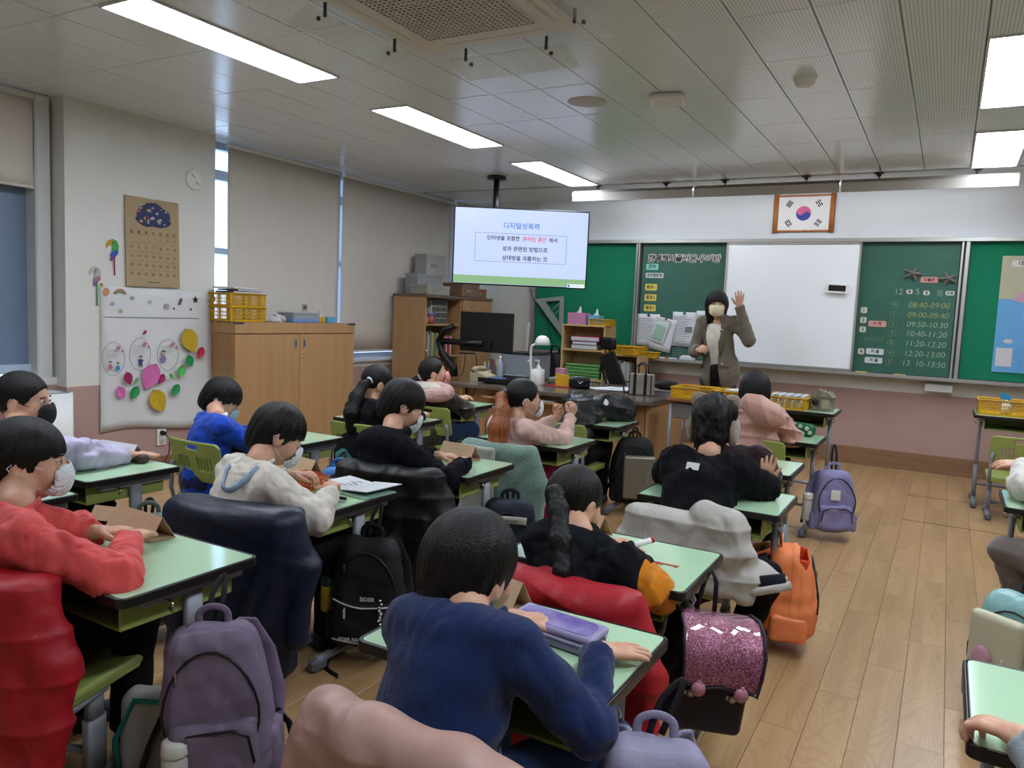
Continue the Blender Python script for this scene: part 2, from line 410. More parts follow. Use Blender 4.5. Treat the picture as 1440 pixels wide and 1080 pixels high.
# ceiling: slab plus perforated enamelled tiles with joints
def ceil_tile_mat():
    m = bpy.data.materials.new('perforated_ceiling_tile'); m.use_nodes = True; nt = m.node_tree; b = nt.nodes['Principled BSDF']
    b.inputs['Roughness'].default_value = .2; b.inputs['Specular IOR Level'].default_value = .6
    tc = nt.nodes.new('ShaderNodeTexCoord'); sc = nt.nodes.new('ShaderNodeVectorMath'); sc.operation = 'SCALE'; sc.inputs['Scale'].default_value = 1/.0145
    fr = nt.nodes.new('ShaderNodeVectorMath'); fr.operation = 'FRACTION'; sb = nt.nodes.new('ShaderNodeVectorMath'); sb.operation = 'SUBTRACT'; sb.inputs[1].default_value = (.5, .5, 0)
    sp = nt.nodes.new('ShaderNodeSeparateXYZ'); cb = nt.nodes.new('ShaderNodeCombineXYZ'); ln = nt.nodes.new('ShaderNodeVectorMath'); ln.operation = 'LENGTH'
    nt.links.new(tc.outputs['Object'], sc.inputs[0]); nt.links.new(sc.outputs[0], fr.inputs[0]); nt.links.new(fr.outputs[0], sb.inputs[0]); nt.links.new(sb.outputs[0], sp.inputs[0])
    nt.links.new(sp.outputs[0], cb.inputs[0]); nt.links.new(sp.outputs[1], cb.inputs[1]); nt.links.new(cb.outputs[0], ln.inputs[0])
    r = nt.nodes.new('ShaderNodeValToRGB'); r.color_ramp.elements[0].position = .17; r.color_ramp.elements[1].position = .24
    r.color_ramp.elements[0].color = lin('#7a7874'); r.color_ramp.elements[1].color = lin('#e9eff4')
    nt.links.new(ln.outputs['Value'], r.inputs[0]); nt.links.new(r.outputs[0], b.inputs['Base Color'])
    n = nt.nodes.new('ShaderNodeTexNoise'); n.inputs['Scale'].default_value = 6; bu = nt.nodes.new('ShaderNodeBump'); bu.inputs['Strength'].default_value = .12; bu.inputs['Distance'].default_value = .01
    nt.links.new(tc.outputs['Object'], n.inputs[0]); nt.links.new(n.outputs[0], bu.inputs['Height']); nt.links.new(bu.outputs[0], b.inputs['Normal'])
    return m
M_tile = ceil_tile_mat()
M_cgap = mat('ceiling_joint_grey', '#5f5d5a', rough=.8)
ceiling = box('ceiling', ((XL-.15+XR)/2, (YB+YF+.1)/2, H_CEIL+.05), (XR-XL+.15, YF+.1-YB, .08), M_cgap); tag(ceiling, kind='structure')
TX = .3125; TY = .612; ox = .036; oy = 3.975-3*TY
LIGHTS = [(-11, j) for j in (-5, -2, 1)]
lights = []
for k, ix in enumerate((-11, 0)):
    for jy in (-3, 0, 3, 6): lights.append((ix, jy))
holes = set()
for ix, jy in lights: holes |= {(ix, jy), (ix, jy+1)}
acx, acy = -1.915, 2.70
tm = MB().box((0, 0, 0), (TX-.004, TY-.004, .012), .0015).mesh('ceiling_tile'); tm.materials.append(M_tile)
cl = []
for ix in range(-17, 8):
    for jy in range(-6, 9):
        cx, cy = ox+(ix+.5)*TX, oy+(jy+.5)*TY
        if (ix, jy) in holes or cy > 7.06 or cx > XR or cx < XL-.05 or cy < YB: continue
        cl.append((cx, cy))
def cseen(c):
    d = Vector((c[0], c[1], 1.27)); q = d.dot(Fw); return -q if q < 0 else (q if abs(d.dot(Rt)/q) < .75 else 50+q)
cl.sort(key=cseen); cl = [c for c in cl if Vector((c[0], c[1], 1.27)).dot(Fw) > 0]+[c for c in cl if Vector((c[0], c[1], 1.27)).dot(Fw) <= 0]
for q, (cx, cy) in enumerate(cl[:290]):
    o = link('ceiling_tile', tm, None, ceiling, (cx, cy, H_CEIL+.005)); o.rotation_euler = (random.gauss(0, .0015), random.gauss(0, .0015), 0)
mb = MB()
for (cx, cy) in cl[290:]: mb.box((cx, cy, H_CEIL+.005), (TX-.004, TY-.004, .012))
if cl[290:]: tag(mb.build('ceiling_tile_field', M_tile, ceiling), kind='stuff')
box('ceiling_border_strip', ((XL+XR)/2, 7.525, H_CEIL+.004), (XR-XL, .86, .012), mat('ceiling_border', '#e0e0de', rough=.35), ceiling)

# ceiling light panels
M_led = mat('led_panel_diffuser', '#e9f2ff', rough=.5, emit=PANEL)
M_frame = mat('white_light_frame', '#d8d8d6', rough=.4)
lab = {(-11, 0): 'long ceiling light panel nearest the window blinds and the calendar pillar', (-11, 3): 'second ceiling light panel, over the wooden cabinet', (-11, 6): 'small looking far ceiling light panel above the hanging television', (0, 3): 'big bright ceiling light panel at the upper right', (0, 6): 'bright ceiling light panel near the right end of the board lamps'}
lab.update({(-11, -3): 'ceiling light panel on the window side, nearest row behind the camera', (0, -3): 'ceiling light panel behind and right of the camera', (0, 0): 'ceiling light panel just right of the upper right picture corner'})
for ix, jy in lights:
    cx, cy = ox+(ix+.5)*TX, oy+(jy+1)*TY
    t = thing('ceiling_light', lab[(ix, jy)], 'ceiling light', (cx, cy, H_CEIL), group='ceiling light panels')
    m_ = MB()
    for sx in (-1, 1): m_.box((sx*(TX/2-.008), 0, .0), (.012, 2*TY-.006, .02), .001)
    for sy in (-1, 1): m_.box((0, sy*(TY-.008), .0), (TX-.006, .012, .02), .001)
    m_.build('frame', M_frame, t)
    box('diffuser', (0, 0, .002), (TX-.026, 2*TY-.026, .006), M_led, t)

# front wall
wf = MB(); wf.box(((XL+XR)/2, YF+.06, (H_CEIL+.7)/2), (XR-XL+.4, .1, H_CEIL-.7))
o = wf.build('wall_front', M_wall); tag(o, kind='structure')
box('wainscot', ((XL+XR)/2, YF+.055, .36), (XR-XL+.4, .1, .72), M_pink, o)
b_ = box('baseboard_front', ((XL+XR)/2, YF-.006, .083), (XR-XL, .022, .166), M_base, bev=.002); tag(b_, kind='structure')
# right wall, back wall
o = box('wall_right', (XR+.05, (YB+YF)/2, H_CEIL/2), (.1, YF-YB, H_CEIL), M_wall); tag(o, kind='structure')
o = box('wall_back', ((XL+XR)/2, YB-.05, H_CEIL/2), (XR-XL+.4, .1, H_CEIL), M_wall); tag(o, kind='structure')
# left wall: sill wall, pillar, windows
wl = MB()
wl.box((XL-.13, (YB+YF)/2, .34+.0), (.2, YF-YB, .68))
o = wl.build('wall_left', M_pink); tag(o, kind='structure')
box('wall_upper', (XL-.13, (YB+YF)/2, .705), (.2, YF-YB, .05), M_wall, o)
box('wall_strip', (XL-.13, 7.85, 1.6), (.2, .22, 2.0), M_wall, o)
box('wall_strip', (XL-.13, -.6, 1.6), (.2, 2.0, 2.0), M_wall, o)
box('window_sill', (XL-.06, 6.07, .742), (.14, 3.7, .03), mat('sill_stone', '#c3c6cc', rough=.4), o, .004)
b_ = box('baseboard_left', (XL+.0, (YB+YF)/2, .05), (.03, YF-YB, .1), M_base, bev=.002); tag(b_, kind='structure')
pl = box('wall_pillar', (-5.32, 3.585, (H_CEIL+.67)/2), (.40, 1.19, H_CEIL-.67), M_wall); tag(pl, kind='structure')
box('wainscot', (-5.32, 3.585, .335), (.402, 1.192, .67), M_pink, pl)
box('baseboard', (-5.12, 3.585, .05), (.02, 1.2, .1), M_base, pl, .002)
# windows beyond the blinds
M_wf = mat('bluish_white_window_frame', '#aebccd', rough=.35)
M_glass = mat('window_glass', '#e8f2ff', rough=.02, trans=1, ior=1.1)
def window(n, ya, yb, z0, z1, xx, mull):
    t = MB(); W = yb-ya; Z = z1-z0
    for y in (ya+.03, yb-.03): t.box((xx, y, (z0+z1)/2), (.08, .06, Z), .004)
    for z in (z0+.03, z1-.03): t.box((xx, (ya+yb)/2, z), (.079, W-.02, .06), .004)
    for y in mull: t.box((xx, y, (z0+z1)/2), (.07, .07, Z-.04), .004)
    if n < 3:
        t.box((xx, (ya+yb)/2, z0+Z*.52), (.06, W-.04, .05), .003)
        t.box((xx, (ya+yb)/2, z1-.26), (.06, W-.04, .08), .003)
    o = t.build('window_%d' % n, M_wf); tag(o, kind='structure')
    box('pane', (xx, (ya+yb)/2, (z0+z1)/2), (.006, W-.08, Z-.08), M_glass if n < 3 else mat('frosted_grey_pane', '#6d7f97', rough=.35), o)
window(1, 4.18, 5.86, .755, H_CEIL-.01, -5.30, [5.0]); window(2, 5.86, 7.75, .755, H_CEIL-.01, -5.30, [6.8])
window(3, .45, 2.99, .755, 2.04, -5.36, [1.75]);
box('transom_panel', (-5.36, 1.72, 2.32), (.06, 2.54, .5), M_wall, bpy.data.objects['wall_left'])
# curtain strip beside the pillar
box('wall_jamb', (-5.30, 2.92, 1.6), (.13, .10, 1.96), mat('jamb_cream', '#c2c4c2', rough=.5, var=.02), bpy.data.objects['wall_left'], .01)
# roller blinds
M_blind = mat('beige_roller_blind', '#c6beb4', rough=.75, var=.02, bump=.12, bscale=420, trans=0)
def blind(ya, yb, z0, lab, x=-5.2, z1=H_CEIL):
    t = thing('roller_blind', lab, 'blind', (x, (ya+yb)/2, z0), group='roller blinds')
    n = 24; mb = MB(); W = yb-ya; vs = []; fs = []
    for j, z in enumerate(np.linspace(0, z1-z0-.03, 9)):
        for i in range(n+1):
            y = -W/2+W*i/n; vs.append((.004*math.sin(i*1.3)*(1-j/8)+.003*math.sin(y*3+j), y, z))
    for j in range(8):
        for i in range(n): k = j*(n+1)+i; fs.append((k, k+1, k+n+2, k+n+1))
    mb.add(vs, fs, True); o = mb.build('fabric', M_blind, t); md = o.modifiers.new('s', 'SOLIDIFY'); md.thickness = .0015
    MB().cyl((0, -W/2, z1-z0-.03), (0, W/2, z1-z0-.03), .022, n=16).build('roller_tube', M_plast, t)
    MB().box((0, 0, -.006), (.012, W, .02), .003).build('bottom_bar', M_blind, t)
blind(4.37, 5.695, .80, 'beige roller blind behind the wooden cabinet, left of the narrow light slit')
blind(5.735, 7.60, .845, 'beige roller blind between the narrow light slit and the tall bookcase')
blind(1.35, 2.86, 1.98, 'short pinkish roller blind at the far left edge above the bluish window frame', x=-5.24)

# ------------------------------------------------------------------ board wall
XB0, XB1 = -4.2, 2.2
YP = 7.90
t = box('wall_board_panel', ((XB0+XB1)/2, YP+.03, (2.12+H_CEIL)/2), (XB1-XB0, .06, H_CEIL-2.12), M_white); tag(t, kind='structure')
M_green = mat('green_felt_pinboard', '#06724f', rough=.9, var=.05, vscale=40, bump=.1, bscale=300)
M_chalk = mat('dark_green_chalkboard', '#2c5b4c', rough=.55, var=.10, vscale=2.5, stretch=(1, 1, 2))
M_wb = mat('whiteboard_enamel', '#e8ecef', rough=.16, var=.012, vscale=1.2)
bd = thing('board_unit', 'long classroom board wall unit with green pin boards, chalkboard and metal rails', 'board', (0, YP, .85))
def bx(n, c, d, m, bev=.002, par=None): return MB().box((c[0], c[1]-YP, c[2]-.85), d, bev).build(n, m, par or bd)
bx('top_rail', ((XB0+XB1)/2, YP-.03, 2.108), (XB1-XB0, .10, .036), M_alu)
bx('chalk_tray', ((XB0+XB1)/2, YP-.05, .868), (XB1-XB0, .14, .022), M_alu)
bx('tray_lip', ((XB0+XB1)/2, YP-.118, .876), (XB1-XB0, .006, .028), M_alu)
bx('backing', ((XB0+XB1)/2, YP+.02, 1.485), (XB1-XB0, .03, 1.22), M_dgrey)
for x in (XB0+.01, -2.96, -2.935, .045, .085): bx('rail_post', (x, YP-.028, 1.485), (.018 if x != .085 else .03, .075, 1.22), M_alu)
bx('pin_board', (-3.57, YP-.0, 1.49), (1.20, .02, 1.20), M_green)
bx('pin_board', (1.14, YP-.0, 1.49), (2.06, .02, 1.20), M_green)
bx('chalkboard', (-1.44, YP-.005, 1.49), (2.94, .02, 1.20), M_chalk)
wbm = MB()
wb = thing('whiteboard', 'glossy sliding whiteboard panel with metal rim in front of the chalkboard', 'whiteboard', (-1.385, YP-.06, .90))
box('writing_surface', (0, 0, .59), (1.225, .012, 1.16), M_wb, wb)
m_ = MB()
for sx in (-1, 1): m_.box((sx*.615, -.002, .59), (.018, .03, 1.19), .002)
for z in (.0, 1.18): m_.box((0, -.002, z), (1.248, .03, .018), .002)
m_.build('rim', M_alu, wb)
bx('switch_box', (-.037, YP-.005, .79), (.22, .07, .07), M_plast, .004)
# ------------------------------------------------------------------ school desk and chair
M_mat = mat('pale_green_desk_mat', '#b2d5b0', rough=.10, coat=.4, var=.015, vscale=3)
M_edge = mat('dark_desk_edge', '#181716', rough=.35)
M_lime = mat('lime_green_plastic', '#8f9c52', rough=.42, var=.05, vscale=6, bump=.03, bscale=500)
M_steel = mat('painted_grey_steel', '#83868d', rough=.45, metal=.15)
M_cap = mat('grey_foot_cap', '#5d6067', rough=.6)
DH = .59
def make_desk(label, W=.57, D=.42, h=DH, group='school desks', loc=(0, 0, 0)):
    t = thing('school_desk', label, 'desk', loc, 0, group)
    MB().prism(rrect(W, D, .022), h-.024, h-.004).build('tabletop', M_edge, t)
    rim = MB(); rim.tube([(x, y, h-.004) for x, y in rrect(W-.008, D-.008, .02)+[rrect(W-.008, D-.008, .02)[0]]], .0045, 6); rim.build('edge_band', M_edge, t)
    MB().prism(rrect(W-.02, D-.02, .014), h-.0045, h-.0005).build('desk_mat', M_mat, t)
    tr = MB(); z = h-.105; tw = W-.13; td = D-.08
    tr.box((0, .0, z), (tw, td, .008), .003); tr.box((0, td/2-.004, z+.035), (tw, .008, .075), .003)
    for s in (-1, 1): tr.box((s*(tw/2-.004), 0, z+.035), (.008, td, .075), .003); tr.box((s*(tw/2+.008), -.02, z+.07), (.022, td-.05, .01), .003)
    tr.build('tray', M_lime, t)
    for s in (-1, 1):
        x = s*(W/2-.052); c = MB()
        c.box((x, .03, h-.045), (.022, D-.10, .03), .006)
        c.prism([(x+a*.5, .03+b) for a, b in rrect(.044, .052, .012, 3)], .27, h-.05, True)
        c.build('leg', M_steel, t)
        q = MB(); q.prism([(x+a*.6, .03+b) for a, b in rrect(.052, .062, .016, 3)], .05, .30, True); q.box((x, 0, .04), (.034, D-.04, .03), .01); q.build('leg_sleeve', M_steel, t)
        for e in (-1, 1): box('foot_cap', (x, e*(D/2-.035), .026), (.046, .075, .05), M_cap, t, .013)
    q = MB(); q.tube([(-W/2+.06, .10, .14), (W/2-.06, .10, .14)], .012, 8); q.build('crossbar', M_steel, t)
    for s in (-1, 1):
        q = MB(); xx = s*(W/2-.03); q.tube([(xx-.02*s, -.06, h-.05), (xx+.012*s, -.06, h-.052), (xx+.02*s, -.06, h-.066), (xx+.012*s, -.06, h-.078), (xx+.001*s, -.06, h-.07)], .0035, 6); q.build('hook', M_chrome, t)
    return t
CH = .315
def _back(p):
    x, y, z = p.T; yy = y+(x*x)*-.55+((z-.57)*.22)
    q = np.stack([x, yy, z], 1)
    d = rbox(q, (0, 0, .555), (.185, .0075, .105), .0072)
    # rounded outline
    o = rbox(np.stack([x, x*0, z], 1), (0, 0, .555), (.185, .03, .105), .0299); c2 = np.maximum(np.abs(x)-.15, 0); c3 = np.maximum(np.abs(z-.555)-.07, 0)
    d = np.maximum(d, np.hypot(c2, c3)-.035)
    hole = np.maximum(np.hypot(np.maximum(np.abs(x)-.032, 0), z-.628)-.0115, -1)
    d = smax(d, -hole, .004)
    for s in (-1, 1):
        for i in range(5):
            cx = s*(.035+i*.021); tz = (z-.545); hole = np.hypot(x-cx+0*tz, np.maximum(np.abs(tz)-.030, 0))-.0045
            d = smax(d, -hole, .003)
    return d
def _seat(p):
    x, y, z = p.T; zz = z-.006*np.cos(x*9)*0+np.maximum(-(y-.12), 0)*0+.35*np.maximum(y-.13, 0)**1.2-.03*np.clip(-y-.1, 0, 1)
    d = rbox(np.stack([x, y, zz], 1), (0, 0, CH-.014), (.185, .185, .014), .012); c = np.hypot(np.maximum(np.abs(x)-.13, 0), np.maximum(np.abs(y)-.13, 0))-.055
    lip = rbox(np.stack([x, y, zz], 1), (0, 0, CH-.030), (.18, .18, .022), .01); d = np.minimum(d, np.maximum(lip, -rbox(p, (0, 0, CH-.05), (.165, .165, .04), .01)))
    dish = ell(p, (0, 0, CH+.11), (.22, .22, .125)); return smax(np.maximum(d, c), -dish, .01)
back_me = npmesh('backrest', [nets(_back, (-.2, -.05, .43), (.2, .1, .68), .0045)]); back_me.transform(Matrix.Translation((0, 0, -.055))); back_me.materials.append(M_lime)
seat_me = npmesh('seat', [nets(_seat, (-.2, -.2, .27), (.2, .2, .37), .007)]); seat_me.materials.append(M_lime)
def make_chair(label, loc=(0, 0, 0), rz=0):
    t = thing('school_chair', label, 'chair', loc, rz, 'lime green school chairs')
    b = link('backrest', back_me, None, t, (0, -.205, 0)); link('seat', seat_me, None, t)
    for s in (-1, 1):
        q = MB(); q.tube([(s*.165, .02, CH-.045), (s*.17, -.10, CH-.05), (s*.172, -.185, CH-.03), (s*.172, -.205, CH+.03), (s*.168, -.20, CH+.13), (s*.16, -.205, CH+.17)], .011, 8); q.build('back_tube', M_steel, t)
        q = MB(); q.prism([(s*.155+a*.6, -.01+b) for a, b in rrect(.042, .055, .014, 3)], .19, CH-.035, True); q.prism([(s*.155+a*.6, -.01+b) for a, b in rrect(.052, .066, .016, 3)], .05, .20, True)
        q.box((s*.155, -.01, .038), (.032, .34, .028), .009); q.build('leg', M_steel, t)
        for e in (-1, 1): box('foot_cap', (s*.155, -.01+e*.15, .025), (.042, .06, .048), M_cap, t, .012)
    MB().tube([(-.155, -.01, .10), (.155, -.01, .10)], .011, 8).build('crossbar', M_steel, t); MB().tube([(-.155, .0, CH-.05), (.155, .0, CH-.05)], .012, 8).build('crossbar', M_steel, t)
    return t

# ------------------------------------------------------------------ people
M_skin = mat('skin', '#c99a7f', rough=.5, var=.05, vscale=20); M_skin.node_tree.nodes['Principled BSDF'].inputs['Subsurface Weight'].default_value = .08
M_hair = mat('black_hair', '#090706', rough=.42, var=.4, vscale=50, stretch=(3, 3, .3), bump=.5, bscale=120, bstretch=(3, 3, .15), spec=.35)
M_hair2 = mat('orange_brown_dyed_hair', '#8a4a1e', rough=.4, var=.25, vscale=40, stretch=(3, 3, .3), bump=.35, bscale=160, bstretch=(3, 3, .25))
M_mask = mat('white_face_mask', '#d9dde2', rough=.8, sheen=.1)
M_maskb = mat('black_face_mask', '#16161a', rough=.8)
M_maskp = mat('pink_face_mask', '#d98f8f', rough=.8)
M_maskc = mat('cream_face_mask', '#e2d8b4', rough=.75)
M_lip = mat('eye_dark', '#120c0a', rough=.15)
M_eye = mat('eye_white', '#d8d4cc', rough=.2)
M_shoe = mat('dark_shoe', '#1a1a1c', rough=.6)

def vnorm(v): v = np.array(v, float); return v/np.linalg.norm(v)
def hand_prims(w, d, n, side, sc=1.0, curl=.5, spread=.12, grip=False):
    """w wrist, d direction of the fingers, n back of the hand; side +1: thumb toward d x n"""
    d = vnorm(d); n = np.array(n, float); n = vnorm(n-d*(n@d)); s = np.cross(d, n)*side
    w = np.array(w, float); pr = []
    L = np.array([.068, .076, .070, .056])*sc*.9
    pal = w+d*.032*sc
    pr.append(('f', w, w+d*.058*sc, .021*sc, .027*sc, n, .55))
    for i in range(4):
        o = (1.5-i)*.0165*sc; b = w+d*(.062-abs(i-1.2)*.004)*sc+s*o; a = spread*(1.5-i)
        dd = d*math.cos(a)+s*math.sin(a); p = b; th = curl*.35; pts = [p-dd*.02*sc]; rs = [.0085*sc]
        for j, fr in enumerate((.45, .31, .24)):
            th2 = th; q = dd*math.cos(th2)-n*math.sin(th2); pts.append(p); p = p+q*L[i]*fr; th += curl*(.75, .8, 0)[j]
            rs.append((.0088, .0078, .0068)[j]*sc)
        pts.append(p); rs.append(.0062*sc); pr.append(('c', pts, rs))
    b = w+d*.014*sc+s*.016*sc; t1 = vnorm(d*.62+s*.75-n*.18); t2 = vnorm(d*.85+s*(.45 if not grip else -.15)-n*(.25 if not grip else .7))
    pr.append(('c', [b, b+t1*.032*sc, b+t1*.032*sc+t2*.024*sc, b+t1*.032*sc+t2*.043*sc], [.012*sc, .0105*sc, .009*sc, .0072*sc]))
    return pr
def hand_f(pr):
    def f(p):
        d = None; fing = None
        for q in pr:
            if q[0] == 'f': d = fcone(p, q[1], q[2], q[3], q[4], q[5], q[6])
            else:
                e = chain(p, q[1], q[2], .004); fing = e if fing is None else np.minimum(fing, e)
        return smin(d, fing, .007)
    return f
def hand_mesh(w, d, n, side, sc, curl, h=.0032, spread=.12, fore=None, grip=False):
    pr = hand_prims(w, d, n, side, sc, curl, spread, grip); f0 = hand_f(pr); w = np.array(w, float)
    fr = w-vnorm(d)*.05 if fore is None else w+(np.array(fore, float)-w)*min(1, .07/max(.01, np.linalg.norm(np.array(fore)-w)))
    f = lambda p: smin(f0(p), cone(p, fr, w+vnorm(d)*.012, .024*sc, .0195*sc), .012)
    pts = [fr, w]
    for q in pr: pts += list(q[1]) if q[0] == 'c' else [q[2]]
    pts = np.array([np.array(x, float) for x in pts]); return nets(f, pts.min(0)-.03, pts.max(0)+.03, h)

def head_axes(yaw, pitch, roll):
    """yaw: 0 faces +Y, positive turns left (towards -X); pitch > 0 looks down"""
    return rotm(-pitch, roll, yaw)
def head_f(c, Q, s, neck0):
    c = np.array(c, np.float32)
    def f(p):
        q = ((p-c)@Q)/s
        d = ell(q, (0, -.012, .018), (.074, .089, .086))
        d = smin(d, ell(q, (0, .020, -.022), (.061, .064, .072)), .03)
        d = smin(d, ell(q, (0, .038, -.066), (.038, .038, .034)), .035)
        for sx in (-1, 1):
            d = smin(d, ell(q, (sx*.036, .050, -.030), (.026, .026, .026)), .02)
            d = smax(d, -ell(q, (sx*.031, .092, .004), (.019, .016, .012)), .014)
            e = ell(q, (sx*.077, -.010, -.012), (.0085, .019, .029)); e = smax(e, -ell(q, (sx*.087, -.005, -.010), (.007, .011, .019)), .004)
            d = smin(d, e, .006)
        d = smin(d, cone(q, (0, .078, .008), (0, .092, -.020), .006, .0115), .012)
        d = smin(d, ell(q, (0, .079, -.050), (.020, .010, .008)), .008)
        d *= s
        nb = np.array(neck0, np.float32)
        top = c+Q@np.array([0, -.018, -.045], np.float32)*s
        return smin(d, cone(p, nb, top, .044*s, .040*s), .02)
    return f
def hair_f(c, Q, s, style, seed=0):
    c = np.array(c, np.float32); rs = np.random.RandomState(seed); ph = rs.rand(6)*6
    def f(p):
        q = ((p-c)@Q)/s; x, y, z = q.T
        az = np.arctan2(x, y+.02); low = np.clip((.09-z)/.15, 0, 1)
        st = (.0014*np.sin(az*17+z*25+ph[0]+2*np.sin(az*3+ph[1]))+.0010*np.sin(az*41+ph[2]+z*30))*(.3+low)
        if style == 'tied': d = ell(q, (0, -.014, .022), (.080, .097, .093))
        elif style == 'bob': d = smin(ell(q, (0, -.012, .025), (.088, .103, .097)), ell(q, (0, -.022, -.045), (.085, .085, .085)), .05)
        elif style == 'long': d = smin(ell(q, (0, -.012, .025), (.089, .103, .097)), rbox(q, (0, -.035, -.075), (.085, .055, .10), .045), .05)
        elif style == 'curly': d = smin(ell(q, (0, -.018, .024), (.092, .104, .100)), ell(q, (0, -.040, -.06), (.066, .060, .07)), .04); st = .007*wob(q, 75, seed)+.004*wob(q, 150, seed+1)
        else: d = smin(ell(q, (0, -.012, .022), (.086, .101, .095)), ell(q, (0, -.038, -.045), (.062, .062, .066)), .035)
        d = d-st*1.1
        jag = .004*np.abs(np.sin(az*9+ph[4]))+.0025*np.sin(az*23+ph[5])
        # open the face and clear the neck
        if style in ('bob', 'long'):
            face = rbox(q-A(0, 0, 1)*(jag*.8)[:, None], (0, .11, -.075), (.056, .105, .095), .045)
            d = smax(d, -face, .008)
            d = smax(d, -(z+(.125 if style == 'bob' else .185)+jag), .01)
        elif style == 'tied':
            face = ell(q, (0, .105, -.045), (.095, .105, .105)); d = smax(d, -face, .012)
            side = ell(q, (0, .012, -.075), (.2, .048, .062)); d = smax(d, -side, .012)
            d = smax(d, -(z+.088+.12*(y+.0)+jag*.5), .008)
        else:
            face = rbox(q+A(0, 0, 1)*(jag*1.3-.006)[:, None], (0, .112, -.088), (.075, .10, .105), .03); d = smax(d, -face, .006)
            side = rbox(q+A(0, 0, 1)*(jag*.8)[:, None], (0, .025, -.115), (.12, .048, .090), .03); d = smax(d, -side, .006)
            d = smax(d, -(z+(.118 if style == 'curly' else .096)+jag), .008)
        inner = ell(q, (0, -.012, .012), (.068, .082, .08))
        return smax(d, -inner, .004)*s
    return f
def mask_f(c, Q, s, big=1.0):
    c = np.array(c, np.float32)
    def f(p):
        q = ((p-c)@Q)/s
        b = smin(ell(q, (0, .022, -.030), (.064, .080, .062)), ell(q, (0, .050, -.058), (.040, .052, .044)), .04)
        o = np.abs(b-.005)-.0022
        reg = rbox(q, (0, .09, -.046), (.058*big, .085, .046), .03)
        return smax(o, reg, .003)*s
    return f
class Person: pass
